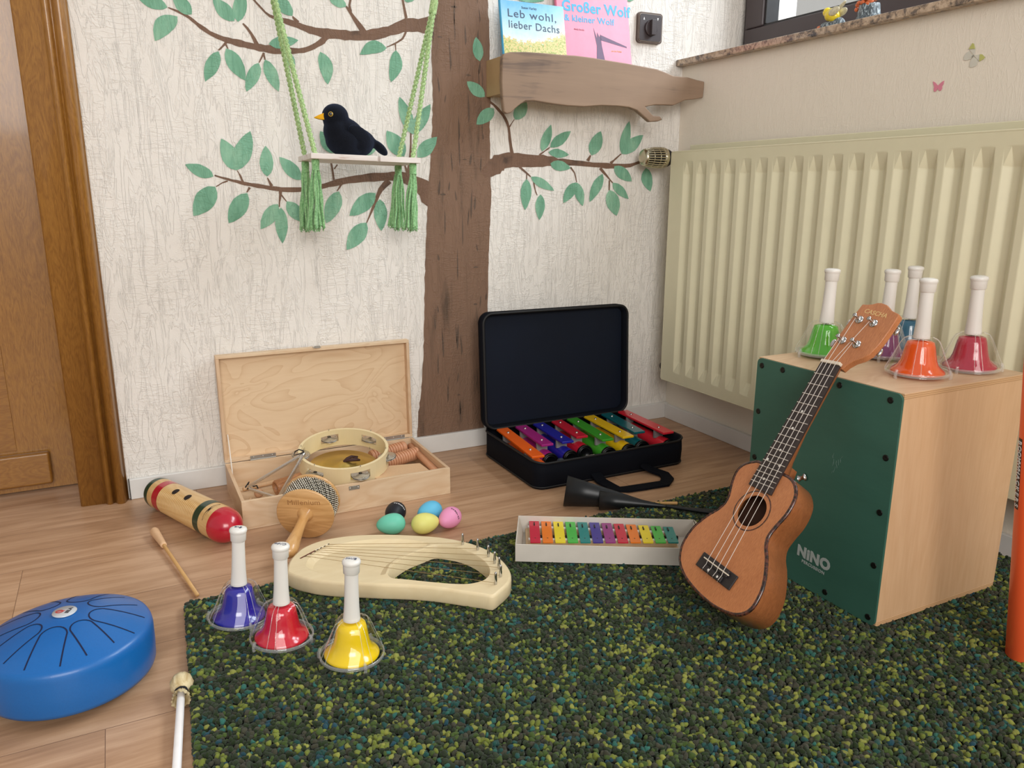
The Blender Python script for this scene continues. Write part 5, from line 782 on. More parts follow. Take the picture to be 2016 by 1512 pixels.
# ------------------------------------------------------------------ rug
RUG = [(-1.463, -.592), (-.035, -.600), (-.035, -1.90), (-1.505, -1.90), (-1.490, -1.10)]
M_RUGB = plain('rug_backing', '#20281a', .95)
rug = MB().prism(RUG, .001, .009).obj('rug', M_RUGB)
tag(rug, 'thick mottled green and olive pile rug on the wooden floor', 'rug')
def rug_pile():
    rng = np.random.default_rng(7)
    # templates: a small lumpy ball
    bm = bmesh.new(); bmesh.ops.create_icosphere(bm, subdivisions=2, radius=1.0)
    bv = np.array([v.co[:] for v in bm.verts]); bf = np.array([[v.index for v in f.verts] for f in bm.faces]); bm.free()
    temps = []
    for k in range(10):
        v = bv.copy()
        for _ in range(4):
            d = rng.normal(size=3); d /= np.linalg.norm(d)
            v *= (1+.15*np.sin(v@d*3.2+rng.uniform(0, 6)))[:, None]
        v *= (1+rng.uniform(-.10, .10, len(v)))[:, None]
        v *= np.array([1, rng.uniform(.65, 1), rng.uniform(.8, 1.1)]); temps.append(v)
    s = .0066
    xs = np.arange(-1.51, -.035, s); ys = np.arange(-1.62, -.597, s*.9)
    X, Y = np.meshgrid(xs, ys); X = X+(np.arange(len(ys)) % 2)[:, None]*s/2
    X = X.ravel(); Y = Y.ravel()
    X = X+rng.uniform(-.3, .3, len(X))*s; Y = Y+rng.uniform(-.3, .3, len(Y))*s
    left = np.interp(-Y, [.592, 1.10, 1.9], [-1.463, -1.490, -1.505])
    keep = (X > left) & ((X < -.60) | (Y > -1.62+.0)) & (X < -.038)
    X, Y = X[keep], Y[keep]; N = len(X)
    Z = .0135+rng.uniform(-.0022, .0022, N)
    # extra tufts covering the left and back edges
    ey = np.arange(-1.62, -.592, .0048); ex = np.interp(-ey, [.592, 1.10, 1.9], [-1.463, -1.490, -1.505])
    e1 = np.array([(x-.001, y, z) for x, y in zip(ex, ey) for z in (.004, .010)])
    bx = np.arange(-1.463, -.04, .0048)
    e2 = np.array([(x, -.5925, z) for x in bx for z in (.004, .010)])
    P = np.vstack([np.c_[X, Y, Z], e1+rng.uniform(-.0015, .0015, e1.shape), e2+rng.uniform(-.0015, .0015, e2.shape)])
    N = len(P)
    pal = np.array([srgb(h)[:3] for h in ('#233019', '#2d3726', '#3e3d31', '#425427', '#6f7932', '#888c42', '#204843', '#2f6359', '#1e4350')])
    w = np.array([.22, .20, .14, .13, .11, .07, .07, .04, .02]); w /= w.sum()
    # gentle clustering so that yarn colours run in short streaks
    gx = np.floor(P[:, 0]/.011+rng.uniform(-.4, .4, N)).astype(int); gy = np.floor(P[:, 1]/.009+rng.uniform(-.4, .4, N)).astype(int)
    h = (np.sin(gx*12.9898+gy*78.233)*43758.5453) % 1.0
    u = np.where(rng.random(N) < .5, h, rng.random(N))
    ci = np.searchsorted(np.cumsum(w), u).clip(0, 8)
    colr = pal[ci]*1.12*(1+rng.uniform(-.2, .2, (N, 1)))
    nv, nf = len(bv), len(bf)
    V = np.empty((N, nv, 3), np.float32)
    tk = rng.integers(0, 10, N)
    q = rng.normal(size=(N, 4)); q /= np.linalg.norm(q, axis=1)[:, None]
    a, bq, c, d = q.T
    RM = np.stack([1-2*(c*c+d*d), 2*(bq*c-a*d), 2*(bq*d+a*c), 2*(bq*c+a*d), 1-2*(bq*bq+d*d), 2*(c*d-a*bq), 2*(bq*d-a*c), 2*(c*d+a*bq), 1-2*(bq*bq+c*c)], 1).reshape(N, 3, 3)
    T = np.array(temps); r = rng.uniform(.0034, .0050, N)
    for i0 in range(0, N, 5000):
        sl = slice(i0, i0+5000)
        V[sl] = np.einsum('nij,nvj->nvi', RM[sl], T[tk[sl]])*r[sl, None, None]+P[sl, None, :]
    F = (bf[None]+(np.arange(N)*nv)[:, None, None]).reshape(-1, 3)
    me = bpy.data.meshes.new('pile')
    me.vertices.add(N*nv); me.vertices.foreach_set('co', V.ravel())
    me.loops.add(len(F)*3); me.loops.foreach_set('vertex_index', F.ravel().astype(np.int32))
    me.polygons.add(len(F)); me.polygons.foreach_set('loop_start', np.arange(0, len(F)*3, 3, dtype=np.int32))
    me.polygons.foreach_set('use_smooth', np.ones(len(F), bool))
    me.update()
    at = me.color_attributes.new('yarn', 'FLOAT_COLOR', 'POINT')
    cc = np.ones((N*nv, 4), np.float32); cc[:, :3] = np.repeat(colr, nv, axis=0)
    at.data.foreach_set('color', cc.ravel())
    t = NT('rug_yarn'); an = t.new('ShaderNodeAttribute'); an.attribute_name = 'yarn'
    f = t.noise(t.coord(), 900, 2, .6)
    t.base(t.mix(t.math('MULTIPLY', f, .3), an.outputs['Color'], (.02, .025, .012, 1))); t.set(.9, sheen=.15, spec=.1)
    t.bump(f, .9, .0012)
    me.materials.append(t.m); return me
o = link('pile', rug_pile(), rug); o['kind'] = 'stuff'
MB().box(-1.494, -1.476, -1.035, -1.018, .0002, .0012).obj('care_label', plain('blue_label', '#8ea3d8', .6), rug, label='small blue fabric tag under the edge')

# ------------------------------------------------------------------ hand bells
M_CLEAR = clear('clear_acrylic', (.985, .988, .988, 1), 1.42, .0, .03)
def whitish(name, k):
    m = clear(name, (.97, .975, .975, 1), 1.5, .04, .05); t = m.node_tree
    d = t.nodes.new('ShaderNodeBsdfDiffuse'); d.inputs['Color'].default_value = (.92, .93, .93, 1)
    mx = t.nodes.new('ShaderNodeMixShader'); mx.inputs[0].default_value = k
    out = t.nodes['Material Output']; src = out.inputs['Surface'].links[0].from_socket
    t.links.new(src, mx.inputs[1]); t.links.new(d.outputs[0], mx.inputs[2]); t.links.new(mx.outputs[0], out.inputs['Surface']); return m
M_CLEAR2 = whitish('clear_acrylic_rim', .12)  # diffuse white mixed in, standing for bright reflections on the clear edges
M_HANDLE = plain('white_plastic', '#e3e0da', .38, var=.01)
CACHE = {}
def cached(key, fn):
    if key not in CACHE: CACHE[key] = fn()
    return CACHE[key]
def shell_mesh():
    b = MB()
    def rm(a, z):
        k = min(1, max(0, (z-.008)/.03)); u = abs(math.cos(2*a))
        return 1+k*(.07*u**8-.045*(1-u))
    prof = [(.0475, .008), (.0455, .0125), (.0425, .018), (.0385, .026), (.034, .036), (.030, .047), (.0265, .056), (.0235, .0615), (.0185, .0645), (.0115, .0655)]
    b.lathe(prof, 64, rmod=rm, cap0=False, cap1=False)
    return b.mesh('shell', M_CLEAR)
def rim_mesh():
    b = MB()
    b.lathe([(.0462, .004), (.0485, .005), (.0490, .008), (.0480, .0105), (.0462, .0095), (.0455, .006), (.0462, .004)], 64, cap0=False, cap1=False)
    return b.mesh('rim', M_CLEAR2)
def rib_mesh():
    b = MB()
    for k in range(4):
        for da in (-.13, .13):
            a = k*PI/2+da
            b.tube([(r*math.cos(a), r*math.sin(a), z) for r, z in ((.0490, .009), (.0462, .016), (.0425, .024), (.0372, .036), (.0328, .047), (.0287, .056), (.0250, .0612), (.0170, .0650))], .0006, 5)
    return b.mesh('shell_ribs', M_CLEAR2)
def foot_mesh():
    b = MB()
    b.tube([(.047, 0, .014), (.0495, 0, .007), (.0495, 0, .002), (.0485, 0, 0.0)], .0026, 8)
    return b.mesh('foot', M_CLEAR2)
def handle_mesh():
    b = MB()
    b.lathe([(.0128, .0625), (.0126, .066), (.0112, .085), (.0104, .110), (.0100, .130), (.0102, .1375), (.0102, .140)], 32)
    b.tube([(0, 0, .0655), (0, 0, .030)], .0022, 8)
    return b.mesh('handle', M_HANDLE)
def cap_mesh():
    b = MB()
    b.lathe([(.0112, .1375), (.0120, .1385), (.0124, .150), (.0128, .1515), (.0136, .153), (.0138, .1555), (.0128, .1578), (.0085, .1592), (0, .1598)], 32)
    return b.mesh('cap', M_HANDLE)
def clap_mesh():
    b = MB(); b.ball((0.006, 0, .018), .0055); b.tube([(0, 0, .035), (.006, 0, .018)], .0012, 6); return b.mesh('clapper', plain('chrome', '#c8c8c8', .12, 1.0, var=.01))
M_CAPINK = plain('navy_ink', '#24375e', .5)
def handbell(label, hexc, loc, rz, tiltdir=0, tilt=0, letters=None, group='coloured hand bells', trot=0):
    M = Matrix.Translation(loc) @ Matrix.Rotation(R(tiltdir), 4, 'Z') @ Matrix.Rotation(R(tilt), 4, 'Y') @ Matrix.Rotation(R(-tiltdir), 4, 'Z') @ Matrix.Rotation(R(rz), 4, 'Z')
    t_ = thing('hand_bell', label, 'hand bell', M=M, group=group)
    col = plain('bell_'+hexc, hexc, .16, 0, .6, var=.01)
    b = MB(); b.lathe([(.0408, .0060), (.0412, .0080), (.0395, .0105), (.0350, .0140), (.0300, .0190), (.0268, .0270), (.0245, .0380), (.0224, .0490), (.0200, .0565), (.0135, .0590), (0, .0592)], 48)
    b.obj('bell', col, t_)
    for key, fn in (('shell', shell_mesh), ('rim', rim_mesh), ('shell_ribs', rib_mesh), ('handle', handle_mesh), ('cap', cap_mesh), ('clapper', clap_mesh)):
        o = link(key, cached(key, fn), t_)
        if key == 'cap' and letters:
            text('cap_lettering', letters, .0085, M_CAPINK, o, Matrix.Rotation(R(trot-rz), 4, 'Z') @ Matrix.Translation((0, 0, .1599)), xs=1.1)
    for k in range(3):
        link('foot', cached('foot', foot_mesh), t_, Matrix.Rotation(2*PI*k/3+.4, 4, 'Z'))
    return t_
RZ = .0165
handbell('blue hand bell with white handle, rear left one on the rug', '#241f96', (-1.392, -.694, RZ), 20, 10, 4.0, '8va', 'hand bells standing on the rug', 150)
handbell('red hand bell with white handle, standing on the rug between two bells', '#c8132e', (-1.341, -.786, RZ), 60, 10, 3.2, 'C/do', 'hand bells standing on the rug', 150)
handbell('yellow hand bell with white handle, front one on the rug', '#efcb00', (-1.256, -.882, RZ), 15, 10, 2.6, 'E/mi', 'hand bells standing on the rug', 150)
CJ = .405
handbell('bright green hand bell at the left end of the wooden box drum', '#52b81c', (-.374, -.925, CJ), 25, 0, 1.5, None, 'hand bells standing on the box drum')
handbell('purple hand bell on the box drum behind the ukulele headstock', '#7c2b63', (-.286, -.980, CJ), 70, 0, 1.2, None, 'hand bells standing on the box drum')
handbell('teal blue hand bell on the box drum hidden behind the orange one', '#1f5d78', (-.191, -.957, CJ), 10, 0, 0, None, 'hand bells standing on the box drum')
handbell('orange hand bell on the front edge of the box drum', '#ef5f24', (-.357, -1.104, CJ), 35, 0, 0, None, 'hand bells standing on the box drum')
handbell('crimson hand bell at the right end of the box drum top', '#b3253f', (-.240, -1.115, CJ), 50, 180, 2.5, None, 'hand bells standing on the box drum')

# ------------------------------------------------------------------ box drum
M_BIRCH = wood('birch_ply', '#dcb791', '#cca37b', axis=2, scale=3.0, fine=60, contrast=.7, rough=.42, ring=1.2, stretch=14, rw=.3)
M_BIRCHX = wood('birch_ply_top', '#e2c5a4', '#d2ae8a', axis=0, scale=3.0, fine=60, contrast=.7, rough=.42, ring=2.0, stretch=10)
t = NT('ply_edge'); v = t.coord((1, 1, 1)); sp = t.new('ShaderNodeSeparateXYZ'); t.link(v, sp.inputs[0])
st = t.math('FRACT', t.math('MULTIPLY', sp.outputs['Z'], 330.0))
t.base(t.ramp(st, [(.35, srgb('#c9a075')), (.5, srgb('#9c6f47')), (.7, srgb('#d6b086'))])); t.set(.5); M_EDGE = t.m
CX0, CX1, CY0, CY1, CZ0, CZ1 = -.4835, -.178, -1.1765, -.876, .0165, .405
caj = thing('cajon', 'wooden box drum with green front plate standing on the rug beside the radiator', 'cajon', (-.33, -1.026, CZ0))
L = lambda x, y, z: (x+.33, y+1.026, z-CZ0)
b = MB()
def lb(b, x0, x1, y0, y1, z0, z1, mi=0):
    a = L(x0, y0, z0); c = L(x1, y1, z1); b.box(a[0], c[0], a[1], c[1], a[2], c[2], mi)
b = MB()
lb(b, CX0+.004, CX1, CY0, CY0+.009, CZ0+.009, CZ1-.009); lb(b, CX0+.004, CX1, CY1-.009, CY1, CZ0+.009, CZ1-.009)
lb(b, CX1-.006, CX1, CY0+.009, CY1-.009, CZ0+.009, CZ1-.009)
b.obj('shell', M_BIRCH, caj, label='birch plywood side walls')
b = MB(); lb(b, CX0+.004, CX1, CY0, CY1, CZ1-.0095, CZ1-.0008, 0); lb(b, CX0+.004, CX1, CY0+.0005, CY1-.0005, CZ1-.0008, CZ1, 1)
b.obj('top_panel', [M_EDGE, M_BIRCHX], caj, bevel=.0012)
b = MB(); lb(b, CX0+.004, CX1, CY0, CY1, CZ0, CZ0+.009); b.obj('bottom_panel', M_EDGE, caj, bevel=.001)
t = NT('green_stain'); v = t.coord((4, 2, 6)); f = t.noise(v, 1.5, 4, .6, .5); g = t.noise(t.coord((60, 60, 240)), 1.0, 3, .7)
t.base(t.ramp(t.math('ADD', t.math('MULTIPLY', f, .8), t.math('MULTIPLY', g, .2)), [(.3, srgb('#335b4e')), (.7, srgb('#3c6759'))])); t.set(.45, spec=.35); M_GREEN = t.m
YZM = frame(L(CX0, 0, 0), (0, -1, 0), (0, 0, 1), (-1, 0, 0))  # local x = towards viewer's right (-Y), y = up, z = out (-X)
YZM = frame((CX0+.33, 0, 0), (0, -1, 0), (0, 0, 1), (-1, 0, 0))
Lf = lambda y, z: (-(y+1.026), z-CZ0)
p0 = Lf(CY1, CZ0); p1 = Lf(CY0, CZ1)
MB().prism(rrect(p0[0], p1[0], p0[1]+.001, p1[1]-.001, .010), -.004, .0, M=YZM).obj('front_plate', M_GREEN, caj, bevel=.0012, label='dark green front plate')
M_SCREW = plain('black_screw', '#20211f', .35, .6)
W_, H_ = p1[0]-p0[0], p1[1]-p0[1]
scr = [(.012, H_-.014), (.062, H_-.012), (.185, H_-.012), (W_-.020, H_-.014), (.012, H_-.10), (W_-.016, H_-.105), (W_-.015, H_-.195), (W_-.014, H_-.285), (W_-.013, .013), (.20, .014), (.1, .013), (.012, .2), (.012, .1)]
b0 = MB(); b0.lathe([(.0052, 0), (.0052, .0006), (.0046, .0012), (.0020, .0004), (0, .0003)], 16)
scm = b0.mesh('screw', M_SCREW)
for (sx_, sy_) in scr: link('screw', scm, caj, YZM @ Matrix.Translation((p0[0]+sx_, sy_, 0)))
M_LOGO = plain('silver_print', '#a9b1ae', .45)
# the logo letters: N i N O, slanting down to the right
def cajtext(s, y, z, size, bold=0, rot=0, xs=1, sp=1):
    return text('logo_lettering', s, size, M_LOGO, caj, YZM @ Matrix.Translation((-(y+1.026), z-CZ0, .0003)) @ Matrix.Rotation(R(rot), 4, 'Z'), bold=bold, xs=xs, spacing=sp)
LY, LZ = -1.0445, .0800
cajtext('NiNO', LY, LZ, .0262, .0015, -1, 1.0, 1.10)
cajtext('PERCUSSION', LY-.001, LZ-.0165, .0078, .0002, -2, 1.0, 1.15)
b = MB()
for k in range(14):
    rr = random.Random(k); y0 = rr.uniform(-.012, .012); z0 = rr.uniform(-.018, .018)
    b.tube([YZM @ Vector((.045+y0, .245+z0, .0002)), YZM @ Vector((.045+y0+rr.uniform(-.003, .003), .245+z0-rr.uniform(.003, .010), .0002))], .00022, 4)
b.obj('scuff_marks', plain('pale_scuff', '#6f8a80', .8), caj)
# ------------------------------------------------------------------ ukulele leaning on the box drum
M_MAHO = wood('mahogany', '#d28d5b', '#9c5a34', axis=1, scale=14, fine=120, contrast=.95, rough=.38, coat=.15, ring=.3, stretch=9, bump=.2, rw=.12)
M_MAHOS = wood('mahogany_side', '#b06f42', '#7a4626', axis=1, scale=12, fine=120, contrast=.9, rough=.36, coat=.2, ring=.8, stretch=9, bump=.2, rw=.15)
t = NT('tortoise_binding'); f = t.noise(t.coord(), 160, 2); t.base(t.ramp(f, [(.42, srgb('#221411')), (.6, srgb('#5a2f22'))])); t.set(.25, coat=.4); M_BIND = t.m
M_ROSEW = wood('dark_fingerboard', '#3c302e', '#231b1b', axis=1, scale=8, fine=90, rough=.45, stretch=10)
M_STR = plain('nylon_string', '#d8cfc6', .3)
M_CHROME = plain('chrome', '#c8c8c8', .12, 1.0, var=.01)
UM = frame(UKE_T, (UKE_R[0][0], UKE_R[1][0], UKE_R[2][0]), (UKE_R[0][1], UKE_R[1][1], UKE_R[2][1]), (UKE_R[0][2], UKE_R[1][2], UKE_R[2][2]))
uke = thing('ukulele', 'reddish brown ukulele leaning against the green front of the box drum', 'ukulele', M=UM)
# local: x across, y from nut to body end, z into the body (away from the player)
def resample(P, n=2):
    Q = []; N = len(P)
    for i in range(N):
        a, b_, c, d = [Vector(P[(i+k) % N]) for k in (-1, 0, 1, 2)]
        for k in range(n):
            s = k/n; Q.append(tuple(.5*((2*b_)+(c-a)*s+(2*a-5*b_+4*c-d)*s*s+(3*b_-a-3*c+d)*s**3)))
    return Q
UB = [p for p in UKE_BODY]
UB = resample([(p[0], p[1]) for p in UB], 2)
DEP = .060
def taper(y): return DEP*(.80+.20*min(1, max(0, (y-.19)/.2)))
UBi = inset(UB, .0025); UBn = inset(UB, .0042)
hc = ((UKE_HOLE[0][0]+UKE_HOLE[1][0])/2+.0005, (UKE_HOLE[0][1]+UKE_HOLE[1][1])/2)
HR = .0265
circ = lambda r, n=40: [(hc[0]+r*math.cos(2*PI*i/n), hc[1]+r*math.sin(2*PI*i/n)) for i in range(n)]
b = MB(); b.prism(UBi, 0.0, .0022, holes=[circ(HR)])
b.obj('soundboard', M_MAHO, uke, label='mahogany top')
b = MB(); n = len(UB); vs = []
for p in UB: vs.append((p[0], p[1], .0004))
for p in UB: vs.append((p[0], p[1], taper(p[1])-.003))
for p in inset(UB, .003): vs.append((p[0], p[1], taper(p[1])))
b.add(vs, [(k*n+i, k*n+(i+1) % n, (k+1)*n+(i+1) % n, (k+1)*n+i) for k in range(2) for i in range(n)], 0, True)
bm_ = MB(); bm_.prism(inset(UB, .003), 0, .001)
b.add([(v[0], v[1], taper(v[1])) for v in bm_.v[:len(UB)]], [f for f in bm_.f if max(f) < len(UB)], 0)
b.obj('back_and_sides', M_MAHOS, uke, label='darker mahogany sides')
b = MB(); vs = []
for L_, z in ((UB, .0030), (UB, -.0001), (UBi, -.0006), (UBn, -.0001)):
    vs += [(p[0], p[1], z) for p in (L_ if L_ is not UB else inset(UB, -.0006))]
b.add(vs, [(k*n+i, k*n+(i+1) % n, (k+1)*n+(i+1) % n, (k+1)*n+i) for k in range(3) for i in range(n)], 0, True)
b.obj('binding', M_BIND, uke, label='dark tortoiseshell edge binding')
b = MB()
for i, (r0, r1) in enumerate(((.0325, .0345),)):
    A = circ(r0, 48); B_ = circ(r1, 48)
    b.add([(p[0], p[1], -.0003) for p in A]+[(p[0], p[1], -.0003) for p in B_], [(k, (k+1) % 48, 48+(k+1) % 48, 48+k) for k in range(48)])
b.obj('rosette', M_BIND, uke, label='dark ring around the sound hole')
MB().prism(circ(.045, 24), .030, .031).obj('hole_shade_disc', plain('inner_shadow_wood', '#4a2c1c', .8), uke)  # added dark disc; its colour paints the shade seen through the sound hole
# neck and heel
NW0, NW1 = .0190, .0240
b = MB(); ys_ = [-.004, .02, .06, .12, .17, .195]
vs = []; seg = 10
for y in ys_:
    w = NW0+(NW1-NW0)*y/.23; d = .013+.004*max(0, y)/.2+(.020*max(0, (y-.150)/.045) if y > .15 else 0)
    for i in range(seg+1):
        a = PI*i/seg; vs.append((w*math.cos(a), y, d*math.sin(a)))
fs = [(k*(seg+1)+i, k*(seg+1)+i+1, (k+1)*(seg+1)+i+1, (k+1)*(seg+1)+i) for k in range(len(ys_)-1) for i in range(seg)]
b.add(vs, fs, 0, True); b.add(vs[:seg+1], [tuple(range(seg+1))]); b.add(vs[-seg-1:], [tuple(range(seg+1))[::-1]])
b.prism([(-.008, .175), (.008, .175), (.013, .20), (-.013, .20)], .01, taper(.19)-.004)
b.obj('neck', M_MAHOS, uke)
MB().prism(UKE_HEAD, .0015, .0135).obj('headstock', M_MAHO, uke, bevel=.0015)
fe = .2345
b = MB(); b.prism([(-NW0, 0), (NW0, 0), (.0272, fe+.001), (-.0222, fe-.002)], -.0042, -.0002)
b.obj('fingerboard', M_ROSEW, uke, bevel=.0008)
MB().box(-NW0, NW0, -.0055, 0, -.0068, .001).obj('nut', plain('bone', '#ddd0bc', .4), uke, bevel=.0008)
SC = .3713
M_FRET = plain('fret_wire', '#dedbd6', .22, .8, var=.01)
fw0 = lambda y: (-(NW0+(.0222-NW0)*y/fe), NW0+(.0272-NW0)*y/fe)
for i in range(1, 18):
    y = SC*(1-2**(-i/12))
    if y > fe-.003: break
    x0, x1 = fw0(y); MB().tube([(x0+.0004, y, -.0044), (x1-.0004, y, -.0044)], .0008, 6).obj('fret', M_FRET, uke)
for (dx, dy) in UKE_DOTS:
    MB().prism([(dx+.0021*math.cos(2*PI*i/14), dy+.0021*math.sin(2*PI*i/14)) for i in range(14)], -.0045, -.0040).obj('fret_dot', plain('pearl', '#e8e4dc', .3), uke)
# bridge with saddle
q = UKE_BRIDGE; bc = sum((Vector(p) for p in q), Vector((0, 0)))/4; bx = (Vector(q[1])-Vector(q[0])).normalized(); by = Vector((-bx.y, bx.x))
BRM = frame((bc.x, bc.y, 0), (bx.x, bx.y, 0), (by.x, by.y, 0), (0, 0, 1))
M_BR = plain('black_bridge', '#262223', .45)
b = MB(); b.box(-.0415, .0415, -.0125, .0125, -.0030, 0, M=BRM); b.box(-.027, .027, -.0105, -.0005, -.0068, -.003, M=BRM); b.box(-.022, .022, .0015, .0115, -.0068, -.003, M=BRM)
br = b.obj('bridge', M_BR, uke, bevel=.001)
MB().box(-.030, .030, -.0065, -.0045, -.0090, -.006, M=BRM).obj('saddle', plain('bone', '#ddd0bc', .4), br, bevel=.0004)
for x in (-.0095, .0125): MB().lathe([(.0021, 0), (.0, .0004)], 14, M=BRM @ Matrix.Translation((x, .0065, -.0069)) @ Matrix.Scale(-1, 4, (0, 0, 1))).obj('pearl_dot', MATS['pearl'], br)
tn = [Vector((p[0], p[1])) for p in UKE_TUN]
order = [(-.0125, tn[2]), (-.0042, tn[0]), (.0042, tn[1]), (.0125, tn[3])]
for i, (nx, tp) in enumerate(order):
    sx_ = -.0195+.0128*i
    sp_ = BRM @ Vector((sx_+.0, -.0055, -.0092)); e1 = BRM @ Vector((sx_, .001, -.0072)); e2 = BRM @ Vector((sx_-.001, .0095, -.0072))
    MB().tube([(tp.x, tp.y, -.0085), (nx, -.003, -.0073), tuple(sp_), tuple(e1), tuple(e2), tuple(BRM @ Vector((sx_-.004, .013, -.003)))], .00048, 5, smooth=False).obj('string', M_STR, uke)
for tp, sd in zip(tn, (-1, 1, -1, 1)):
    b = MB(); b.lathe([(.0072, .0015), (.0072, .0), (.0055, -.0012), (.0045, -.0016), (.0033, -.0020), (.0031, -.0055), (.0024, -.0065), (.0024, -.0105), (.0034, -.0115), (.0034, -.0145), (.0, -.0150)], 20, M=Matrix.Translation((tp.x, tp.y, 0)))
    tu = b.obj('tuner', M_CHROME, uke)
    b = MB(); b.box(tp.x-.006, tp.x+.006, tp.y-.009, tp.y+.009, .0135, .019)
    e = tp.x+sd*.026+(.004 if sd > 0 else 0)
    b.tube([(tp.x, tp.y, .017), (e, tp.y, .017)], .0016, 8)
    b.ball((e+sd*.003, tp.y, .017), .0045, .0078, .0036, 14, 8)
    b.obj('tuning_peg', M_CHROME, uke)
NMx, NMy = (Vector(UKE_NAME[1])-Vector(UKE_NAME[0])).normalized(), None
mid = (Vector(UKE_NAME[0])+Vector(UKE_NAME[1]))/2
NM = frame((mid.x, mid.y, .0013), (NMx.x, NMx.y, 0), (NMx.y, -NMx.x, 0), (0, 0, -1))
text('name_lettering', 'CASCHA', .0112, plain('gold_print', '#d9b57c', .4), uke, NM, bold=.00015, spacing=1.02, depth=.0004)
b = MB(); BTM = axis_frame((.030, .187, .030), (1, -.6, .0), (0, 0, 1))
b.lathe([(.0055, 0), (.0035, .003), (.0030, .007), (.0062, .010), (.0062, .012), (.0, .013)], 16, M=BTM); b.obj('strap_button', M_CHROME, uke)

# ------------------------------------------------------------------ lyre
M_MAPLE = wood('pale_maple', '#ecdcb8', '#dfcaa0', axis=0, scale=3, fine=50, contrast=.55, rough=.45, ring=1.2, stretch=8, bump=.05, rw=.3)
ly = thing('lyre', 'pale wooden seven-string lyre lying at the back edge of the rug', 'lyre', (-1.12, -.69, .0195))
lo = lambda P: [(p[0]+1.12, p[1]+.69) for p in P]
LT = .0285
LO_, LH_, LB_ = resample(lo(LYRE_OUT), 2), resample(lo(LYRE_HOLE), 2), resample(lo(LYRE_BOWL), 2)
oi = inset(LO_, .0045); hi_ = inset(LH_, -.0015); b1 = inset(LB_, .012)
b = MB(); bm = MB().prism(oi, 0, LT, holes=[hi_, LB_], bottom=False)
nt = len(oi)+len(hi_)+len(LB_)
b.add(bm.v[:nt], [f for f in bm.f if max(f) < nt])
n = len(oi)
vs = [(p[0], p[1], LT) for p in oi]+[(p[0], p[1], LT-.0012) for p in inset(LO_, .0015)]+[(p[0], p[1], LT-.005) for p in LO_]+[(p[0], p[1], .004) for p in LO_]+[(p[0], p[1], 0) for p in inset(LO_, .003)]
cc = sum(LO_[i][0]*LO_[(i+1) % n][1]-LO_[(i+1) % n][0]*LO_[i][1] for i in range(n)) > 0
fl_ = (lambda f: f[::-1]) if cc else (lambda f: f)
b.add(vs, [fl_((k*n+i, k*n+(i+1) % n, (k+1)*n+(i+1) % n, (k+1)*n+i)) for k in range(4) for i in range(n)], 0, True)
m_ = len(hi_)
vs = [(p[0], p[1], LT) for p in hi_]+[(p[0], p[1], LT-.002) for p in LH_]+[(p[0], p[1], 0) for p in LH_]
b.add(vs, [(k*m_+i, k*m_+(i+1) % m_, (k+1)*m_+(i+1) % m_, (k+1)*m_+i) for k in range(2) for i in range(m_)], 0, True)
m_ = len(LB_); b2 = inset(LB_, .006)
vs = [(p[0], p[1], LT) for p in LB_]+[(p[0], p[1], LT-.0045) for p in b2]+[(p[0], p[1], LT-.0085) for p in b1]
b.add(vs, [(k*m_+i, k*m_+(i+1) % m_, (k+1)*m_+(i+1) % m_, (k+1)*m_+i) for k in range(2) for i in range(m_)], 0, True)
bb = MB().prism(b1, 0, LT-.0085, bottom=False); b.add(bb.v[:m_], [f for f in bb.f if max(f) < m_])
b.obj('body', M_MAPLE, ly)
pins, anch = lo(LYRE_PINS), lo(LYRE_ANCH)
pm = MB().lathe([(.0024, 0), (.0026, .002), (.0026, .010), (.0022, .012), (.0022, .0215), (.0015, .0228), (0, .023)], 12).mesh('tuning_pin', M_CHROME)
for p in pins: link('tuning_pin', pm, ly, Matrix.Translation((p[0], p[1], LT)))
M_STEEL = plain('bronze_string', '#b89a68', .3, .7)
for p, a in zip(pins, anch):
    MB().tube([(a[0], a[1], LT+.0008), (p[0]-.002, p[1], LT+.0035)], .00042, 5).obj('string', M_STEEL, ly)
i0, i1, i2 = lo(LYRE_INLAY)
b = MB(); d = (Vector(i1)-Vector(i0)); d.normalize(); nn = Vector((-d.y, d.x))*.0018
b.add([(*(Vector(i0)-nn), LT+.0003), (*(Vector(i1)-nn), LT+.0003), (*(Vector(i1)+nn), LT+.0003), (*(Vector(i0)+nn), LT+.0003)], [(0, 1, 2, 3)])
b.obj('inlay', plain('red_brown_inlay', '#6b3426', .6), ly, label='red brown inlay strip')
MB().tube([(*i1, LT+.0010), (*i2, LT+.0010)], .0008, 6).obj('string_bar', plain('pale_bar', '#f0e6cc', .4), ly)
for k, a in enumerate(anch): MB().tube([(a[0]-.0015, a[1]-.001, LT+.001), (a[0]+.0015, a[1]+.001, LT+.001)], .0009, 5).obj('string_bead', plain('dark_bead', '#4a3a2c', .5), ly)

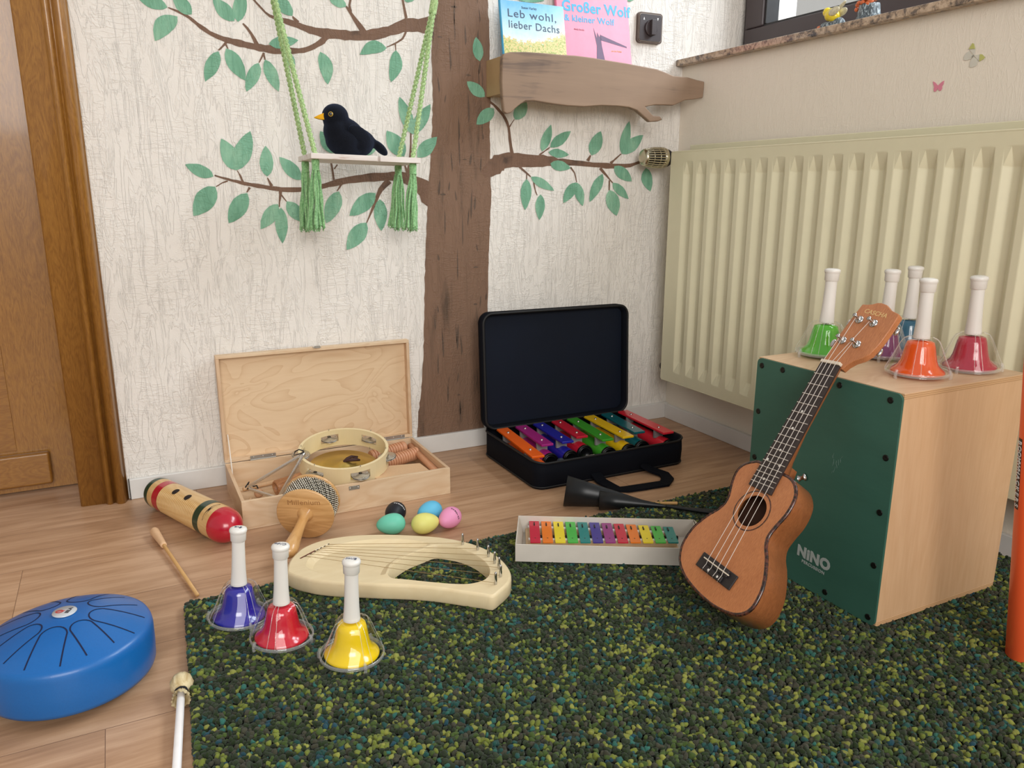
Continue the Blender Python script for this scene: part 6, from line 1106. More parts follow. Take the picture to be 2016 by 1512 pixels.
# ------------------------------------------------------------------ egg shakers
def egg(label, hexc, x, y, rz, words=None, ink=None, tr=(0, 0)):
    M = Matrix.Translation((x, y, .0220)) @ Matrix.Rotation(R(rz), 4, 'Z')
    b = MB(); prof = []
    for i in range(25):
        a = PI*i/24; z = -.0285*math.cos(a); r = .0207*math.sin(a)*(1-.13*math.cos(PI-a)*-1*math.cos(0)) if False else .0207*math.sin(a)*(1-.16*(-math.cos(a)))
        prof.append((max(r, 0)*1.05, z*1.06))
    b.lathe(prof, 36, M=Matrix.Rotation(R(90), 4, 'Y'), cap0=False, cap1=False)
    e = thing('egg_shaker', label, 'egg shaker', M=M, group='egg shakers on the floor')
    b.obj('shell', plain('egg_'+hexc, hexc, .5, spec=.35, var=.02), e)
    if words:
        # letters wrapped on the shell
        n = len(words)
        for i, ch in enumerate(words):
            if ch == ' ': continue
            off = (i-(n-1)/2)*.0042
            az, el = tr
            # direction on the egg: rotate about its long axis by az, run around the girth
            ang = R(az)+off/.0205
            pnt = Vector((el+0.0, .0222*math.cos(ang), .0222*math.sin(ang)))
            nz = Vector((0.0, math.cos(ang), math.sin(ang))); yx = Vector((1, 0, 0)); xx = Vector((0, -math.sin(ang), math.cos(ang)))
            yy_ = nz.cross(xx)
            text('brand_lettering', ch, .0075, ink, e, frame(pnt, xx, yy_, nz), bold=.0001, xs=1.0)
    return e
egg('black egg shaker with white lettering, behind the mint one', '#1b1d24', -1.030, -.405, 235, 'thomann', plain('white_print', '#e8e8e8', .5), (57, -.002))
egg('mint green egg shaker at the left of the egg shakers', '#6fcbb0', -1.056, -.456, 170)
egg('sky blue egg shaker behind the yellow one', '#63bde2', -.961, -.431, 200)
egg('pale yellow egg shaker in front of the blue one', '#e2df80', -.990, -.484, 0)
egg('pink egg shaker with black lettering, rightmost of the eggs', '#ea98c0', -.935, -.482, 215, 'th•mann', plain('black_ink', '#17151a', .5), (42, -.002))

# ------------------------------------------------------------------ wooden percussion box with lid
M_BX = wood('light_birch', '#e2cbac', '#d0b08c', axis=0, scale=2.4, fine=50, contrast=.75, rough=.5, ring=2.6, stretch=7, bump=.05)
M_BXV = wood('light_birch_end', '#dcc0a0', '#c8a582', axis=1, scale=3, fine=50, contrast=.6, rough=.5, ring=2, stretch=7, bump=.05)
t = NT('birch_lid'); v = t.coord((1.3, 1.0, 2.6)); w = t.noise(v, 3.2, 2, .45, 1.3)
w2 = t.math('FRACT', t.math('MULTIPLY', w, 10.0)); w2 = t.math('POWER', w2, 3.0); g = t.noise(t.coord((6, 6, 60)), 2.0, 3, .6)
t.base(t.ramp(t.math('ADD', t.math('MULTIPLY', w2, .42), t.math('MULTIPLY', g, .45)), [(.1, srgb('#e0c5a2')), (.45, srgb('#d8ba96')), (.95, srgb('#c6a27c'))])); t.set(.45); M_LID = t.m
BX0, BX1, BY0, BY1, BZ = -1.3300, -.8600, -.3035, -.0400, .0645
box_ = thing('wooden_box', 'open birch wood case with its lid raised against the wall', 'box', (BX0, BY0, 0))
w_, d_ = BX1-BX0, BY1-BY0
b = MB()
b.box(0, w_, 0, d_, 0, .004)
b.box(0, w_, 0, .0075, .004, BZ); b.box(0, w_, d_-.0075, d_, .004, BZ)
b.box(0, .0075, .0075, d_-.0075, .004, BZ, 1); b.box(w_-.0075, w_, .0075, d_-.0075, .004, BZ, 1)
b.obj('tray', [M_BX, M_BXV], box_, bevel=.0007)
# lid hinged at the rear edge, leaning slightly back
LM = Matrix.Translation((0, d_, BZ+.0015)) @ Matrix.Rotation(R(-1.2), 4, 'X')
lid = link('lid', None, box_, LM)
bpy.data.objects.remove(lid)
LHt = .259; LD = .021
b = MB(); Y0 = -.002
b.box(0.0, w_, Y0, LD, 0, .0075); b.box(0.0, w_, Y0, LD, LHt-.0075, LHt)
b.box(0.0, .0075, Y0, LD, .0075, LHt-.0075, 1); b.box(w_-.0075, w_, Y0, LD, .0075, LHt-.0075, 1)
lid = b.obj('lid', [M_BX, wood('light_birch_upright', '#dcc0a0', '#c8a582', axis=2, scale=3, fine=50, contrast=.6, rough=.5, ring=2, stretch=7, bump=.05)], box_, LM, bevel=.0007)
MB().box(.006, w_-.006, LD-.004, LD, .006, LHt-.006).obj('lid_panel', M_LID, lid)
M_STEELP = plain('nickel_plate', '#b2afa8', .35, .7)
b = MB(); b.box(w_*.5-.009, w_*.5+.009, -.004, .010, LHt, LHt+.0012); b.box(w_*.5-.006, w_*.5+.006, -.006, -.0045, LHt-.0005, LHt+.005); b.tube([(w_*.5-.007, -.004, LHt+.003), (w_*.5+.007, -.004, LHt+.003)], .0014, 8)
b.obj('latch_hook', M_STEELP, lid)
for hx in (-1.242, -.912):
    x = hx-BX0; b = MB()
    b.box(x-.030, x+.030, d_-.0035, d_-.0025, BZ-.010, BZ+.0005); b.box(x-.030, x+.030, d_-.0035, d_-.0025, BZ+.002, BZ+.011)
    b.tube([(x-.030, d_-.004, BZ+.0012), (x+.030, d_-.004, BZ+.0012)], .0016, 8)
    for k in (-.022, 0, .022):
        b.lathe([(.0016, .0), (.0, .0008)], 10, M=axis_frame((x+k, d_-.0035, BZ-.005), (0, -1, 0)))
        b.lathe([(.0016, .0), (.0, .0008)], 10, M=axis_frame((x+k, d_-.0035, BZ+.007), (0, -1, 0)))
    b.obj('hinge', M_STEELP, box_)
b = MB(); x = -1.090-BX0; b.box(x-.012, x+.012, -.0012, .0, BZ-.014, BZ-.005); b.box(x-.005, x+.005, -.0030, -.0012, BZ-.012, BZ-.0055)
for k in (-.009, .009): b.lathe([(.0018, 0), (.0, .0008)], 10, M=axis_frame((x+k, -.0012, BZ-.0095), (0, -1, 0)))
b.obj('latch_plate', M_STEELP, box_)
pc = [(.012, d_+.003, BZ+.070), (.0115, d_-.015, BZ+.040), (.010, d_-.040, BZ+.006), (.009, d_-.058, BZ-.012)]
MB().tube(resample(pc, 1), .0012, 6).obj('stay_cord', plain('white_cord', '#e9e3da', .8), box_)
FLZ = .0045
# tambourine
TM = Matrix.Translation((-1.080, -.186, .0915)) @ Matrix.Rotation(R(8), 4, 'Z') @ Matrix.Rotation(R(9), 4, 'X') @ Matrix.Rotation(R(-3), 4, 'Y')
M_TAMB = wood('yellow_birch', '#eeddb6', '#e2cfa2', axis=2, scale=2, fine=30, contrast=.4, rough=.4, coat=.1, ring=1, stretch=5, bump=.03)
tam = thing('tambourine', 'round headless tambourine with silver jingles lying in the open box', 'tambourine', M=TM)
TR_, TH, TT = .1035, .043, .0065
b = MB(); seg = 96; sl = set(); nz = 6
slots = [(R(-92+60*k), R(13.5)) for k in range(6)]
def inslot(a):
    for c, h in slots:
        if abs((a-c+PI) % (2*PI)-PI) < h: return True
    return False
for i in range(seg):
    a0, a1 = 2*PI*i/seg, 2*PI*(i+1)/seg; am = (a0+a1)/2
    zr = [(-TH/2, -.0095), (.0095, TH/2)] if inslot(am) else [(-TH/2, TH/2)]
    for z0, z1 in zr:
        P = []
        for z in (z0, z1):
            for rr in (TR_-TT, TR_):
                for a in (a0, a1): P.append((rr*math.cos(a), rr*math.sin(a), z))
        # 0:in a0,1:in a1,2:out a0,3:out a1 ; +4 top
        b.add(P, [(2, 3, 7, 6), (1, 0, 4, 5)], 0, True); b.add(P, [(0, 1, 3, 2), (4, 6, 7, 5)])
    for sgn, aa, nb in ((-1, a0, 2*PI*(i-.5)/seg), (1, a1, 2*PI*(i+1.5)/seg)):
        if inslot(am) and not inslot(nb):
            b.add([(rr*math.cos(aa), rr*math.sin(aa), z) for z in (-.0095, .0095) for rr in (TR_-TT, TR_)], [(0, 1, 3, 2)])
b.obj('hoop', M_TAMB, tam)
M_JING = plain('nickel_jingle', '#c2beb6', .28, .85, var=.08, scale=300)
jm = MB()
for s in (1, -1):
    jm.lathe([(.0035, .0035*s), (.0085, .0022*s), (.0165, .0014*s), (.0175, .0012*s), (.0165, .0009*s)], 24, cap0=False, cap1=False)
    for k in range(4): jm.ball((.013*math.cos(k*PI/2), .013*math.sin(k*PI/2), .0022*s), .0016, .0016, .0007, 8, 5)
jm.tube([(0, 0, -.021), (0, 0, .021)], .0009, 6); jm = jm.mesh('jingle', M_JING)
for k, (c, h) in enumerate(slots):
    rr = TR_-TT/2
    link('jingle', jm, tam, Matrix.Translation((rr*math.cos(c), rr*math.sin(c), .0)) @ Matrix.Rotation(c, 4, 'Z') @ Matrix.Rotation(R(random.Random(k).uniform(-8, 8)), 4, 'Y') @ Matrix.Scale(1.22, 4))
# brass finger cymbals lying under the tambourine
cy = thing('cymbal', 'brass cymbal with leather strap seen through the tambourine', 'cymbal', (-1.075, -.150, .030), M=Matrix.Translation((-1.075, -.158, .058)) @ Matrix.Rotation(R(8), 4, 'X'))
b = MB(); b.lathe([(.0, .010), (.010, .0095), (.017, .006), (.022, .0035), (.045, .0018), (.082, .0), (.0825, -.0006), (.045, .0010), (.020, .0026), (.0, .0088)], 48)
b.obj('disc', plain('brass', '#d4b866', .34, .85, var=.06), cy)
b = MB()
for s in (-1, 1): b.tube([(0, 0, .009), (.010, .004*s, .014), (.022, .010*s, .015), (.036, .008*s, .012), (.030, 0, .0135), (.008, 0, .012)], [.003, .004, .0035, .003, .0025, .003], 6)
b.obj('strap', plain('dark_leather', '#3c1f1c', .7, bump=.5), cy)
# triangle with loop
A_, B_, C_ = Vector((-1.293, -.135, .020)), Vector((-1.238, -.196, .018)), Vector((-1.177, -.222, .125))
A_ = Vector((-1.2965, -.122, .026))
tr = thing('triangle', 'silver metal triangle leaning in the box against the tambourine', 'triangle', M=Matrix.Translation(B_))
def rounded_path(P, r=.006, gap=True):
    out = []
    for i in range(len(P)):
        p = P[i]; a = P[i-1]; c = P[(i+1) % len(P)]
        if gap and i == 0: out.append(p+(c-p).normalized()*.006); continue
        out += [p+(a-p).normalized()*r, p+(a-p).normalized()*r*.3+(c-p).normalized()*r*.3, p+(c-p).normalized()*r]
    if gap: out.append(P[0]+(P[-1]-P[0]).normalized()*.010)
    return out
MB().tube([p-B_ for p in rounded_path([A_, C_, B_])], .0038, 10).obj('rod', plain('silver_rod', '#dcd9d2', .26, .9, var=.02), tr)
MB().tube([(C_-B_)+Vector(p) for p in ((0, 0, -.004), (-.004, .002, .005), (-.012, .004, .008), (-.020, .006, .004), (-.024, .004, -.004), (-.014, .002, -.002), (-.002, 0, .001))], .0014, 6).obj('cord_loop', plain('black_cord', '#141214', .8), tr)
# wooden bead on a cord and tone block tube
bd = thing('wooden_bead', 'small pale wooden ball on black cord in the corner of the box', 'bead', (-1.272, -.140, FLZ+.0005))
M_BEAD = plain('beech', '#c59a78', .55, var=.08)
MB().ball((0, 0, .0105), .0105).obj('ball', M_BEAD, bd)
MB().lathe([(.0028, 0), (0, .0003)], 14, M=axis_frame((.003, -.0085, .0125), (.35, -.9, .25))).obj('hole', plain('dark_hole', '#20120c', .9), bd)
MB().tube([(0, .003, .020), (-.002, .010, .026), (-.008, .018, .022), (-.014, .012, .028), (-.020, .018, .018), (-.010, .024, .024), (-.022, .026, .014), (-.016, .030, .030), (-.026, .020, .022)], .0016, 6).obj('cord', MATS['black_cord'], bd)
M_TB = wood('tone_wood', '#c68f62', '#9d6740', axis=2, scale=5, fine=80, rough=.45, stretch=10)
TBM = axis_frame((-1.236, -.150, .0245), (.93, .25, .05))
tb = thing('tone_block', 'hollow brown wooden tube lying inside the box beside the bead', 'tone block', M=TBM)
MB().lathe([(.0130, .012), (.0135, .0), (.0165, .0005), (.0185, .004), (.0190, .012), (.0190, .105), (.0175, .110), (0, .110)], 28, cap0=False).obj('tube', M_TB, tb)
MB().lathe([(.0135, .012), (0, .012)], 24, cap0=False).obj('bore', plain('dark_hole', '#20120c', .9), tb)
MB().box(-.0195, -.0170, -.0008, .0008, .004, .07).obj('slit', MATS['dark_hole'], tb)
# ribbed tone block, drumsticks, sanding block
M_RIB = plain('salmon_beech', '#cb9470', .5, var=.08)
def ribbed(label, p0, p1, r):
    d = Vector(p1)-Vector(p0); L = d.length
    o = thing('ribbed_shaker', label, 'rhythm block', M=axis_frame(p0, d), group='ribbed wooden tubes in the box')
    prof = [(0, 0), (r*.9, 0), (r, .003)]; z = .006
    while z < L-.008: prof += [(r, z), (r-.0022, z+.0006), (r-.0022, z+.0022), (r, z+.0028)]; z += .0072
    prof += [(r, L-.003), (r*.9, L), (0, L)]
    MB().lathe(prof, 28, smooth=False).obj('tube', M_RIB, o); return o
ribbed('ribbed brown wooden tube at the back of the box behind the tambourine', (-.985, -.078, .040), (-.888, -.060, .047), .0165)
ribbed('ribbed brown wooden tube in front of its twin, right of the tambourine', (-.985, -.140, .036), (-.872, -.110, .044), .0165)
sb = thing('wood_block', 'pale wooden block lying in the front of the box right of the tambourine', 'wood block', M=Matrix.Translation((-.965, -.238, .031)) @ Matrix.Rotation(R(8), 4, 'Z') @ Matrix.Rotation(R(7), 4, 'Y') @ Matrix.Rotation(R(4), 4, 'X'))
MB().box(-.075, .075, -.040, .040, -.021, .021).obj('block', plain('pale_beech', '#d9b48c', .6, var=.05, scale=400), sb, bevel=.002)
tag(MB().box(-.0755, -.0745, -.025, .025, -.008, .008).obj('slot_', M_BX), 'x', 'x'); bpy.data.objects.remove(bpy.data.objects['slot_'])
def dowel(name, label, p0, p1, r, mat, cat, group=None, parts=True):
    d = Vector(p1)-Vector(p0)
    o = MB().lathe([(0, 0), (r*.8, .0005), (r, .002), (r, d.length-.002), (r*.8, d.length-.0005), (0, d.length)], 16).obj(name, mat)
    o.matrix_world = axis_frame(p0, d); return tag(o, label, cat, group)
dowel('wooden_claves', 'round wooden stick lying along the right end of the box', (-.8735, -.060, .048), (-.8765, -.268, .040), .0085, M_RIB, 'rhythm stick', 'round sticks in the box')
dowel('wooden_claves', 'thin round stick lying on the box floor behind the triangle', (-1.30, -.085, .010), (-1.13, -.050, .012), .005, MATS['pale_beech'], 'rhythm stick', 'round sticks in the box')
dowel('wooden_claves', 'short pale stick under the bead in the front left box corner', (-1.314, -.215, .009), (-1.292, -.150, .009), .0035, MATS['pale_beech'], 'rhythm stick', 'round sticks in the box')

# ------------------------------------------------------------------ cabasa
tau = R(11); az = R(243)
ca = Vector((math.cos(az)*math.cos(tau), math.sin(az)*math.cos(tau), -math.sin(tau)))
CR = .0585
cc_ = Vector((-1.2215, -.412, CR*math.cos(tau)+.0005))
CM = axis_frame(cc_, ca, (0, 0, 1))     # local z along handle, x = up
cab = thing('cabasa', 'wooden cabasa shaker with steel bead chain and turned handle on the floor', 'cabasa', M=CM)
M_CABW = wood('cabasa_wood', '#ddb078', '#bf9058', axis=1, scale=6, fine=80, contrast=.9, rough=.35, coat=.25, ring=1.2, stretch=9)
for z0 in (-.006, -.062):
    MB().lathe([(0, z0), (CR-.0015, z0), (CR, z0+.0015), (CR, z0+.0045), (CR-.0015, z0+.006), (0, z0+.006)], 56).obj('end_disc', M_CABW, cab)
MB().lathe([(CR-.006, -.056), (CR-.006, -.006)], 48, cap0=False, cap1=False).obj('drum_core', plain('dark_steel', '#3a3732', .4, .8), cab)
b = MB(); bead = MB(); bead.ball((0, 0, 0), .00175, seg=6, rings=4)
rows = 12
for j in range(rows):
    z = -.0530+j*.0041; n_ = 78
    for i in range(n_):
        a = 2*PI*(i+.5*(j % 2))/n_; rr = CR-.0030+.0009*math.sin(i*1.7+j)
        b.add([(x+rr*math.cos(a), y+rr*math.sin(a), zz+z) for x, y, zz in bead.v], bead.f, 0, True)
o = b.obj('bead_chain', plain('steel_beads', '#cfcabd', .20, 1.0, var=.1, scale=500), cab, label='loops of small steel beads'); o['kind'] = 'stuff'
b = MB(); b.lathe([(.0165, .0), (.0140, .005), (.0098, .012), (.0092, .030), (.0100, .055), (.0125, .085), (.0150, .107), (.0148, .120), (.0100, .131), (.0, .134)], 32)
b.obj('handle', wood('handle_wood', '#e2b57c', '#c79458', axis=2, scale=6, fine=80, contrast=.7, rough=.3, coat=.35, ring=1, stretch=9), cab)
text('brand_lettering', 'Millenium', .0165, plain('burnt_print', '#a07448', .6), cab, frame((.0285, .003, .0002), (0, 1, 0), (-1, 0, 0), (0, 0, 1)) if False else frame((.0285, .0, .0002), Vector((0, 0, 1)).cross(Vector((1, 0, 0)))*-1, (1, 0, 0), (0, 0, 1)), spacing=1.05)
text('small_lettering', 'MS-1100', .0055, MATS['burnt_print'], cab, frame((-.033, .020, .0002), (0, -1, 0), (1, 0, 0), (0, 0, 1)))

# ------------------------------------------------------------------ guiro
GA, GB = Vector((-1.4765, -.093, .0345)), Vector((-1.3530, -.385, .0375))
gd_ = GB-GA; GL = gd_.length; ge = gd_.normalized()
A0 = GA-ge*.028; GL2 = (GB-A0).length+.012
GM = axis_frame(A0, ge, (0, 0, 1))      # z along, x up, y = z cross x
gui = thing('guiro', 'wooden guiro tube with red and green bands and red rounded end', 'guiro', M=GM)
M_GW_ = wood('guiro_wood', '#e6c48e', '#cfa468', axis=2, scale=4, fine=60, contrast=.6, rough=.35, coat=.2, ring=1.5, stretch=8)
M_GG = plain('dark_green_lacquer', '#123a2a', .3, coat=.3); M_GR = plain('red_lacquer', '#b5112c', .25, coat=.5)
def rad_at(z):
    return .0345+.0025*min(1, z/GL2)
def sect(z0, z1, mat, name, extra=0.0, rmod=None, n=None, label=None):
    n = n or max(3, int((z1-z0)/.004)); pr = [(rad_at(z0+(z1-z0)*i/n)+extra, z0+(z1-z0)*i/n) for i in range(n+1)]
    return MB().lathe(pr, 56, M=None, cap0=False, cap1=False, rmod=rmod).obj(name, mat, gui, label=label)
zc = .030
pr = [(0, 0)]+[(.0345*math.sin(PI/2*i/10)*1.0, zc*(1-math.cos(PI/2*i/10))*.75) for i in range(1, 11)]
MB().lathe(pr, 56, cap1=False).obj('end_cap', M_GG, gui, label='dark green end cap')
z1 = zc*.75
sect(z1, z1+.012, M_GG, 'green_band'); sect(z1+.012, z1+.034, M_GW_, 'wood_band'); sect(z1+.034, z1+.058, M_GR, 'red_band', .0003)
def ribs(a, z):
    # rasp grooves on the left-lower flank only (angle measured from straight up towards +Y local)
    k = max(0, min(1, (math.sin(a-.45)+.10)*6))
    return 1-.030*k*(.5-.5*math.cos(2*PI*z/.0062))
zr0, zr1 = z1+.058, z1+.215
sect(zr0, zr1, M_GW_, 'ribbed_body', 0, ribs, int((zr1-zr0)/.00087), 'pale wood body with rasp grooves')
sect(zr1, zr1+.021, M_GG, 'green_band', .0003); sect(zr1+.021, zr1+.057, M_GW_, 'wood_band')
zs0 = zr1+.057; pr = []
RB = rad_at(zs0)
for i in range(15):
    a = PI/2*i/14*.86; pr.append((RB*math.cos(a)*1.0+.0003, zs0+.045*math.sin(a)))
MB().lathe(pr, 56, cap0=False).obj('rounded_end', M_GR, gui, label='glossy red rounded end')
MB().lathe([(.0085, pr[-1][1]), (.0085, pr[-1][1]+.0006), (0, pr[-1][1]+.0006)], 24).obj('end_plug', plain('pink_wood', '#d69a8e', .6, var=.1, scale=200), gui, label='pale pink wooden end plug')
def on_side(ang, z, lx, lz, mat, name, off=.0004, shape='oval', rot=0):
    r = rad_at(z); P = []
    for i in range(24):
        a = 2*PI*i/24; u, w = math.cos(a), math.sin(a)
        if shape == 'slit': w = math.copysign(abs(w)**.8*(1-abs(u)**2*.4), w)
        u2, w2 = u*lx*math.cos(rot)-w*lz*math.sin(rot), u*lx*math.sin(rot)+w*lz*math.cos(rot)
        aa = ang+u2/r; P.append(((r+off)*math.cos(aa), (r+off)*math.sin(aa), z+w2))
    b = MB(); c = sum((Vector(p) for p in P), Vector())/24; c = c.normalized()*0+Vector(((r+off+.0003)*math.cos(ang), (r+off+.0003)*math.sin(ang), z))
    b.add(P+[c], [(i, (i+1) % 24, 24) for i in range(24)]); return b.obj(name, mat, gui)
HA = R(20)
for z in (zr0+.048, zr0+.100): on_side(HA, z, .0085, .0085, plain('dark_hole', '#20120c', .9), 'sound_hole')
on_side(R(26), zr1+.038, .026, .0034, MATS['dark_hole'], 'slit', shape='slit', rot=0)

# ------------------------------------------------------------------ guiro stick
SA, SBp, SE = Vector((-1.500, -.243, .0105)), Vector((-1.482, -.325, .0095)), Vector((-1.4445, -.560, .0060))
d = (SE-SA); STM = axis_frame(SA, d)
st_ = thing('scraper_stick', 'thin wooden scraper stick with a thick handle in front of the guiro', 'stick', M=STM)
MB().lathe([(0, -.0005), (.0060, 0), (.0078, .002), (.0092, .008), (.0085, .025), (.0070, .060), (.0062, .078), (.0060, .084), (.0035, .0845), (0, .0845)], 24).obj('handle', plain('pale_handle_wood', '#dcb48c', .55, var=.05), st_)
MB().lathe([(.0034, .08), (.0032, d.length), (0, d.length)], 12).obj('rod', plain('dowel_wood', '#c79b62', .5, var=.08), st_)

# ------------------------------------------------------------------ steel tongue drum
M_DR = plain('blue_enamel', '#0c61aa', .36, coat=.12, var=.03, scale=400, bump=.12, bscale=900)
dr = thing('tongue_drum', 'bright blue steel tongue drum lying on the wooden floor', 'drum', (-1.629, -.738, 0))
b = MB(); DRr = .1115
dome = lambda r: .082+.031*(1-(r/DRr)**2)**1.0*(1-.10*(r/DRr)**2)
prof = [(0, .010), (.080, .0105), (.1000, .012), (.1085, .016), (.1105, .022), (DRr, .045), (DRr, .070), (.1105, .077), (.1080, .0825)]
for r in (.104, .098, .088, .076, .062, .048, .034, .020, .008, 0): prof.append((r, dome(r)-.0015*(r/.104)**4))
b.lathe(prof, 96); b.obj('body', M_DR, dr)
MB().lathe([(.075, .0005), (.080, .002), (.080, .0105)], 48, cap1=False).obj('base_ring', plain('dark_rubber', '#23272e', .7), dr)
M_SLOT = plain('slot_dark_blue', '#04103a', .8)
lens_ = [(-33, .064, .0200), (10, .060, .0172), (52, .066, .0195), (98, .060, .0175), (142, .066, .0195), (190, .060, .0172), (235, .066, .0195), (282, .060, .0175)]
for ang, ln, hw in lens_:
    a = R(ang-72); ca_, sa_ = math.cos(a), math.sin(a); rin = .0335
    path = []
    r_out = rin+ln
    for k in range(9): path.append((r_out-(ln-hw)*k/8, hw*(1-.12*k/8)+.0016*(1-k/8)))
    for k in range(1, 12): t_ = PI/2+PI*k/12; path.append((rin+hw*.88+hw*.88*math.cos(t_), hw*.88*math.sin(t_)))
    for k in range(9): path.append((rin+hw+(ln-hw)*k/8, -hw*(.88+.12*k/8)-.0016*k/8))
    P = []; wd = .0010
    for (u, w) in path:
        x, y = u*ca_-w*sa_, u*sa_+w*ca_; P.append(Vector((x, y, dome(math.hypot(x, y))-.0015*(math.hypot(x, y)/.104)**4+.0003)))
    b = MB(); vs = []
    for i, p in enumerate(P):
        d = (P[min(i+1, len(P)-1)]-P[max(i-1, 0)]); n_ = Vector((-d.y, d.x, 0)).normalized()*wd
        vs += [p-n_, p+n_]
    b.add(vs, [(2*i, 2*i+1, 2*i+3, 2*i+2) for i in range(len(P)-1)]); b.obj('tongue_slot', M_SLOT, dr)
b = MB(); b.lathe([(.0150, .1128), (.0160, .1140), (.0155, .1148), (0, .1150)], 40); bdg = b.obj('badge', plain('silver_badge', '#c9cfd6', .3, .3), dr, label='round white badge in the middle')
def onb(x, y, rot): return Matrix.Rotation(R(-15), 4, 'Z') @ Matrix.Translation((x, y, .1152)) @ Matrix.Rotation(R(rot), 4, 'Z')
text('badge_lettering', 'SELA', .0070, plain('badge_grey', '#4a4a50', .5), bdg, onb(.0055, .001, 80), bold=.0003)
b = MB(); RM_ = plain('badge_red', '#b0443e', .5)
pp = [(-.0065+.0055*math.cos(2*PI*i/24), .0045*math.sin(2*PI*i/24)) for i in range(24)]; qq = [(-.0065+.0030*math.cos(2*PI*i/24), .0024*math.sin(2*PI*i/24)) for i in range(24)]
b.prism(pp, .0001, .0003, M=onb(0, 0, 0) @ Matrix.Translation((0, 0, -.0003)), holes=[qq]); b.tube([onb(0, 0, 0) @ Vector((-.0085, 0, 0)), onb(0, 0, 0) @ Vector((.0005, 0.0015, 0))], .0005, 5)
b.obj('badge_emblem', RM_, bdg)

# ------------------------------------------------------------------ soft mallet
MH = Vector((-1.4905, -.838, .0165)); ME = Vector((-1.521, -1.110, .0068))
ml = thing('mallet', 'white mallet with a cloth wrapped head beside the blue drum', 'mallet', M=axis_frame(MH, ME-MH, (0, 0, 1)))
t = NT('muslin_wrap'); f = t.noise(t.coord((90, 90, 12)), 1.0, 3, .6, .6); t.base(t.ramp(f, [(.35, srgb('#b59c6c')), (.6, srgb('#d8c8a0'))])); t.set(.85); t.bump(f, .8, .002); M_MUS = t.m
MB().lathe([(0, -.0165), (.008, -.0145), (.0135, -.009), (.0158, -.001), (.0145, .008), (.0100, .014), (.0068, .018), (.0066, .020)], 32, rmod=lambda a, z: 1+.03*math.sin(11*a)).obj('head', M_MUS, ml)
MB().tube([(.0072*math.cos(2*PI*i/20), .0072*math.sin(2*PI*i/20), .0185+.001*math.sin(i)) for i in range(20)], .0019, 6, closed=True).obj('string_tie', plain('black_thread', '#101018', .8), ml)
b = MB(); b.lathe([(.0068, .020), (.0080, .024), (.0110, .029), (.0100, .034), (.0118, .037)], 40, rmod=lambda a, z: 1+max(0, z-.02)*16*(.4+.6*math.sin(3*a+1))*.6+.10*math.sin(13*a), cap0=False, cap1=False)
b.obj('cloth_frill', M_MUS, ml)
MB().lathe([(.0052, .012), (.0056, (ME-MH).length), (0, (ME-MH).length)], 20).obj('shaft', plain('white_gloss', '#e6e4e4', .3, coat=.2), ml)

# ------------------------------------------------------------------ glockenspiel in its cardboard box
ga = math.atan2(-.173, .304)
GBM = Matrix.Translation((-.898, -.7185, .0195)) @ Matrix.Rotation(ga, 4, 'Z')
M_CARD = plain('grey_white_card', '#cfc8be', .7, var=.03)
M_CARDI = plain('card_inside', '#c3b9aa', .75, var=.04)
bxg = thing('cardboard_box', 'long open grey white cardboard box holding the rainbow glockenspiel', 'box', M=GBM)
GW, GD, GH = .352, .126, .0355
b = MB(); th = .0016
b.box(0, GW, 0, GD, 0, th); b.box(0, GW, 0, th, th, GH); b.box(0, GW, GD-th, GD, th, GH+.003)
b.box(0, th, th, GD-th, th, GH); b.box(GW-th, GW, th, GD-th, th, GH)
b.obj('tray', M_CARD, bxg, bevel=.0005)
b = MB()
b.add([(th, .004, GH-.002), (th, GD-.004, GH), (.010, GD-.008, .004), (.010, .010, .004)], [(0, 1, 2, 3)])
o = b.obj('side_flap', M_CARDI, bxg); m = o.modifiers.new('s', 'SOLIDIFY'); m.thickness = .001
b = MB()
b.add([(GW+.0, .002, GH), (GW, GD-.002, GH+.003), (GW+.010, GD-.012, GH-.003), (GW+.006, .008, GH-.004)], [(0, 1, 2, 3)])
o = b.obj('side_flap', M_CARDI, bxg); m = o.modifiers.new('s', 'SOLIDIFY'); m.thickness = .001
gz = .0040
gk = thing('glockenspiel', 'small twelve-note glockenspiel with rainbow metal bars in the cardboard box', 'glockenspiel', M=Matrix.Translation((-.8625, -.7085, .0195+th)) @ Matrix.Rotation(math.atan2(-.119, .239), 4, 'Z'))
M_GKW = plain('pale_frame_wood', '#d8bd98', .55, var=.05)
cols = ['#c9203e', '#ee7d1d', '#f0d92b', '#48b848', '#16827f', '#3f3391', '#93317f', '#c9203e', '#ee7d1d', '#f0d92b', '#48b848', '#16827f']
bx0, spc = .010, .02395
for (ya0, ya1, yb0, yb1) in ((.014, .026, .009, .019), (.080, .092, .052, .062)):
    pass
b = MB(); b.prism([(-.006, .002), (.288, -.003), (.288, .074), (-.006, .102)], 0, .010); b.obj('base', M_GKW, gk, bevel=.001)
for (y0, y1) in ((.022, .019), (.080, .052)):
    b = MB(); b.prism([(0, y0-.004), (.285, y1-.004), (.285, y1+.004), (0, y0+.004)], .010, .0215)
    rl = b.obj('rail', M_GKW, gk)
    b = MB(); b.prism([(-.001, y0-.003), (.286, y1-.003), (.286, y1+.003), (-.001, y0+.003)], .0215, .0235); b.obj('felt_strip', plain('white_felt', '#d9d7d4', .9), rl)
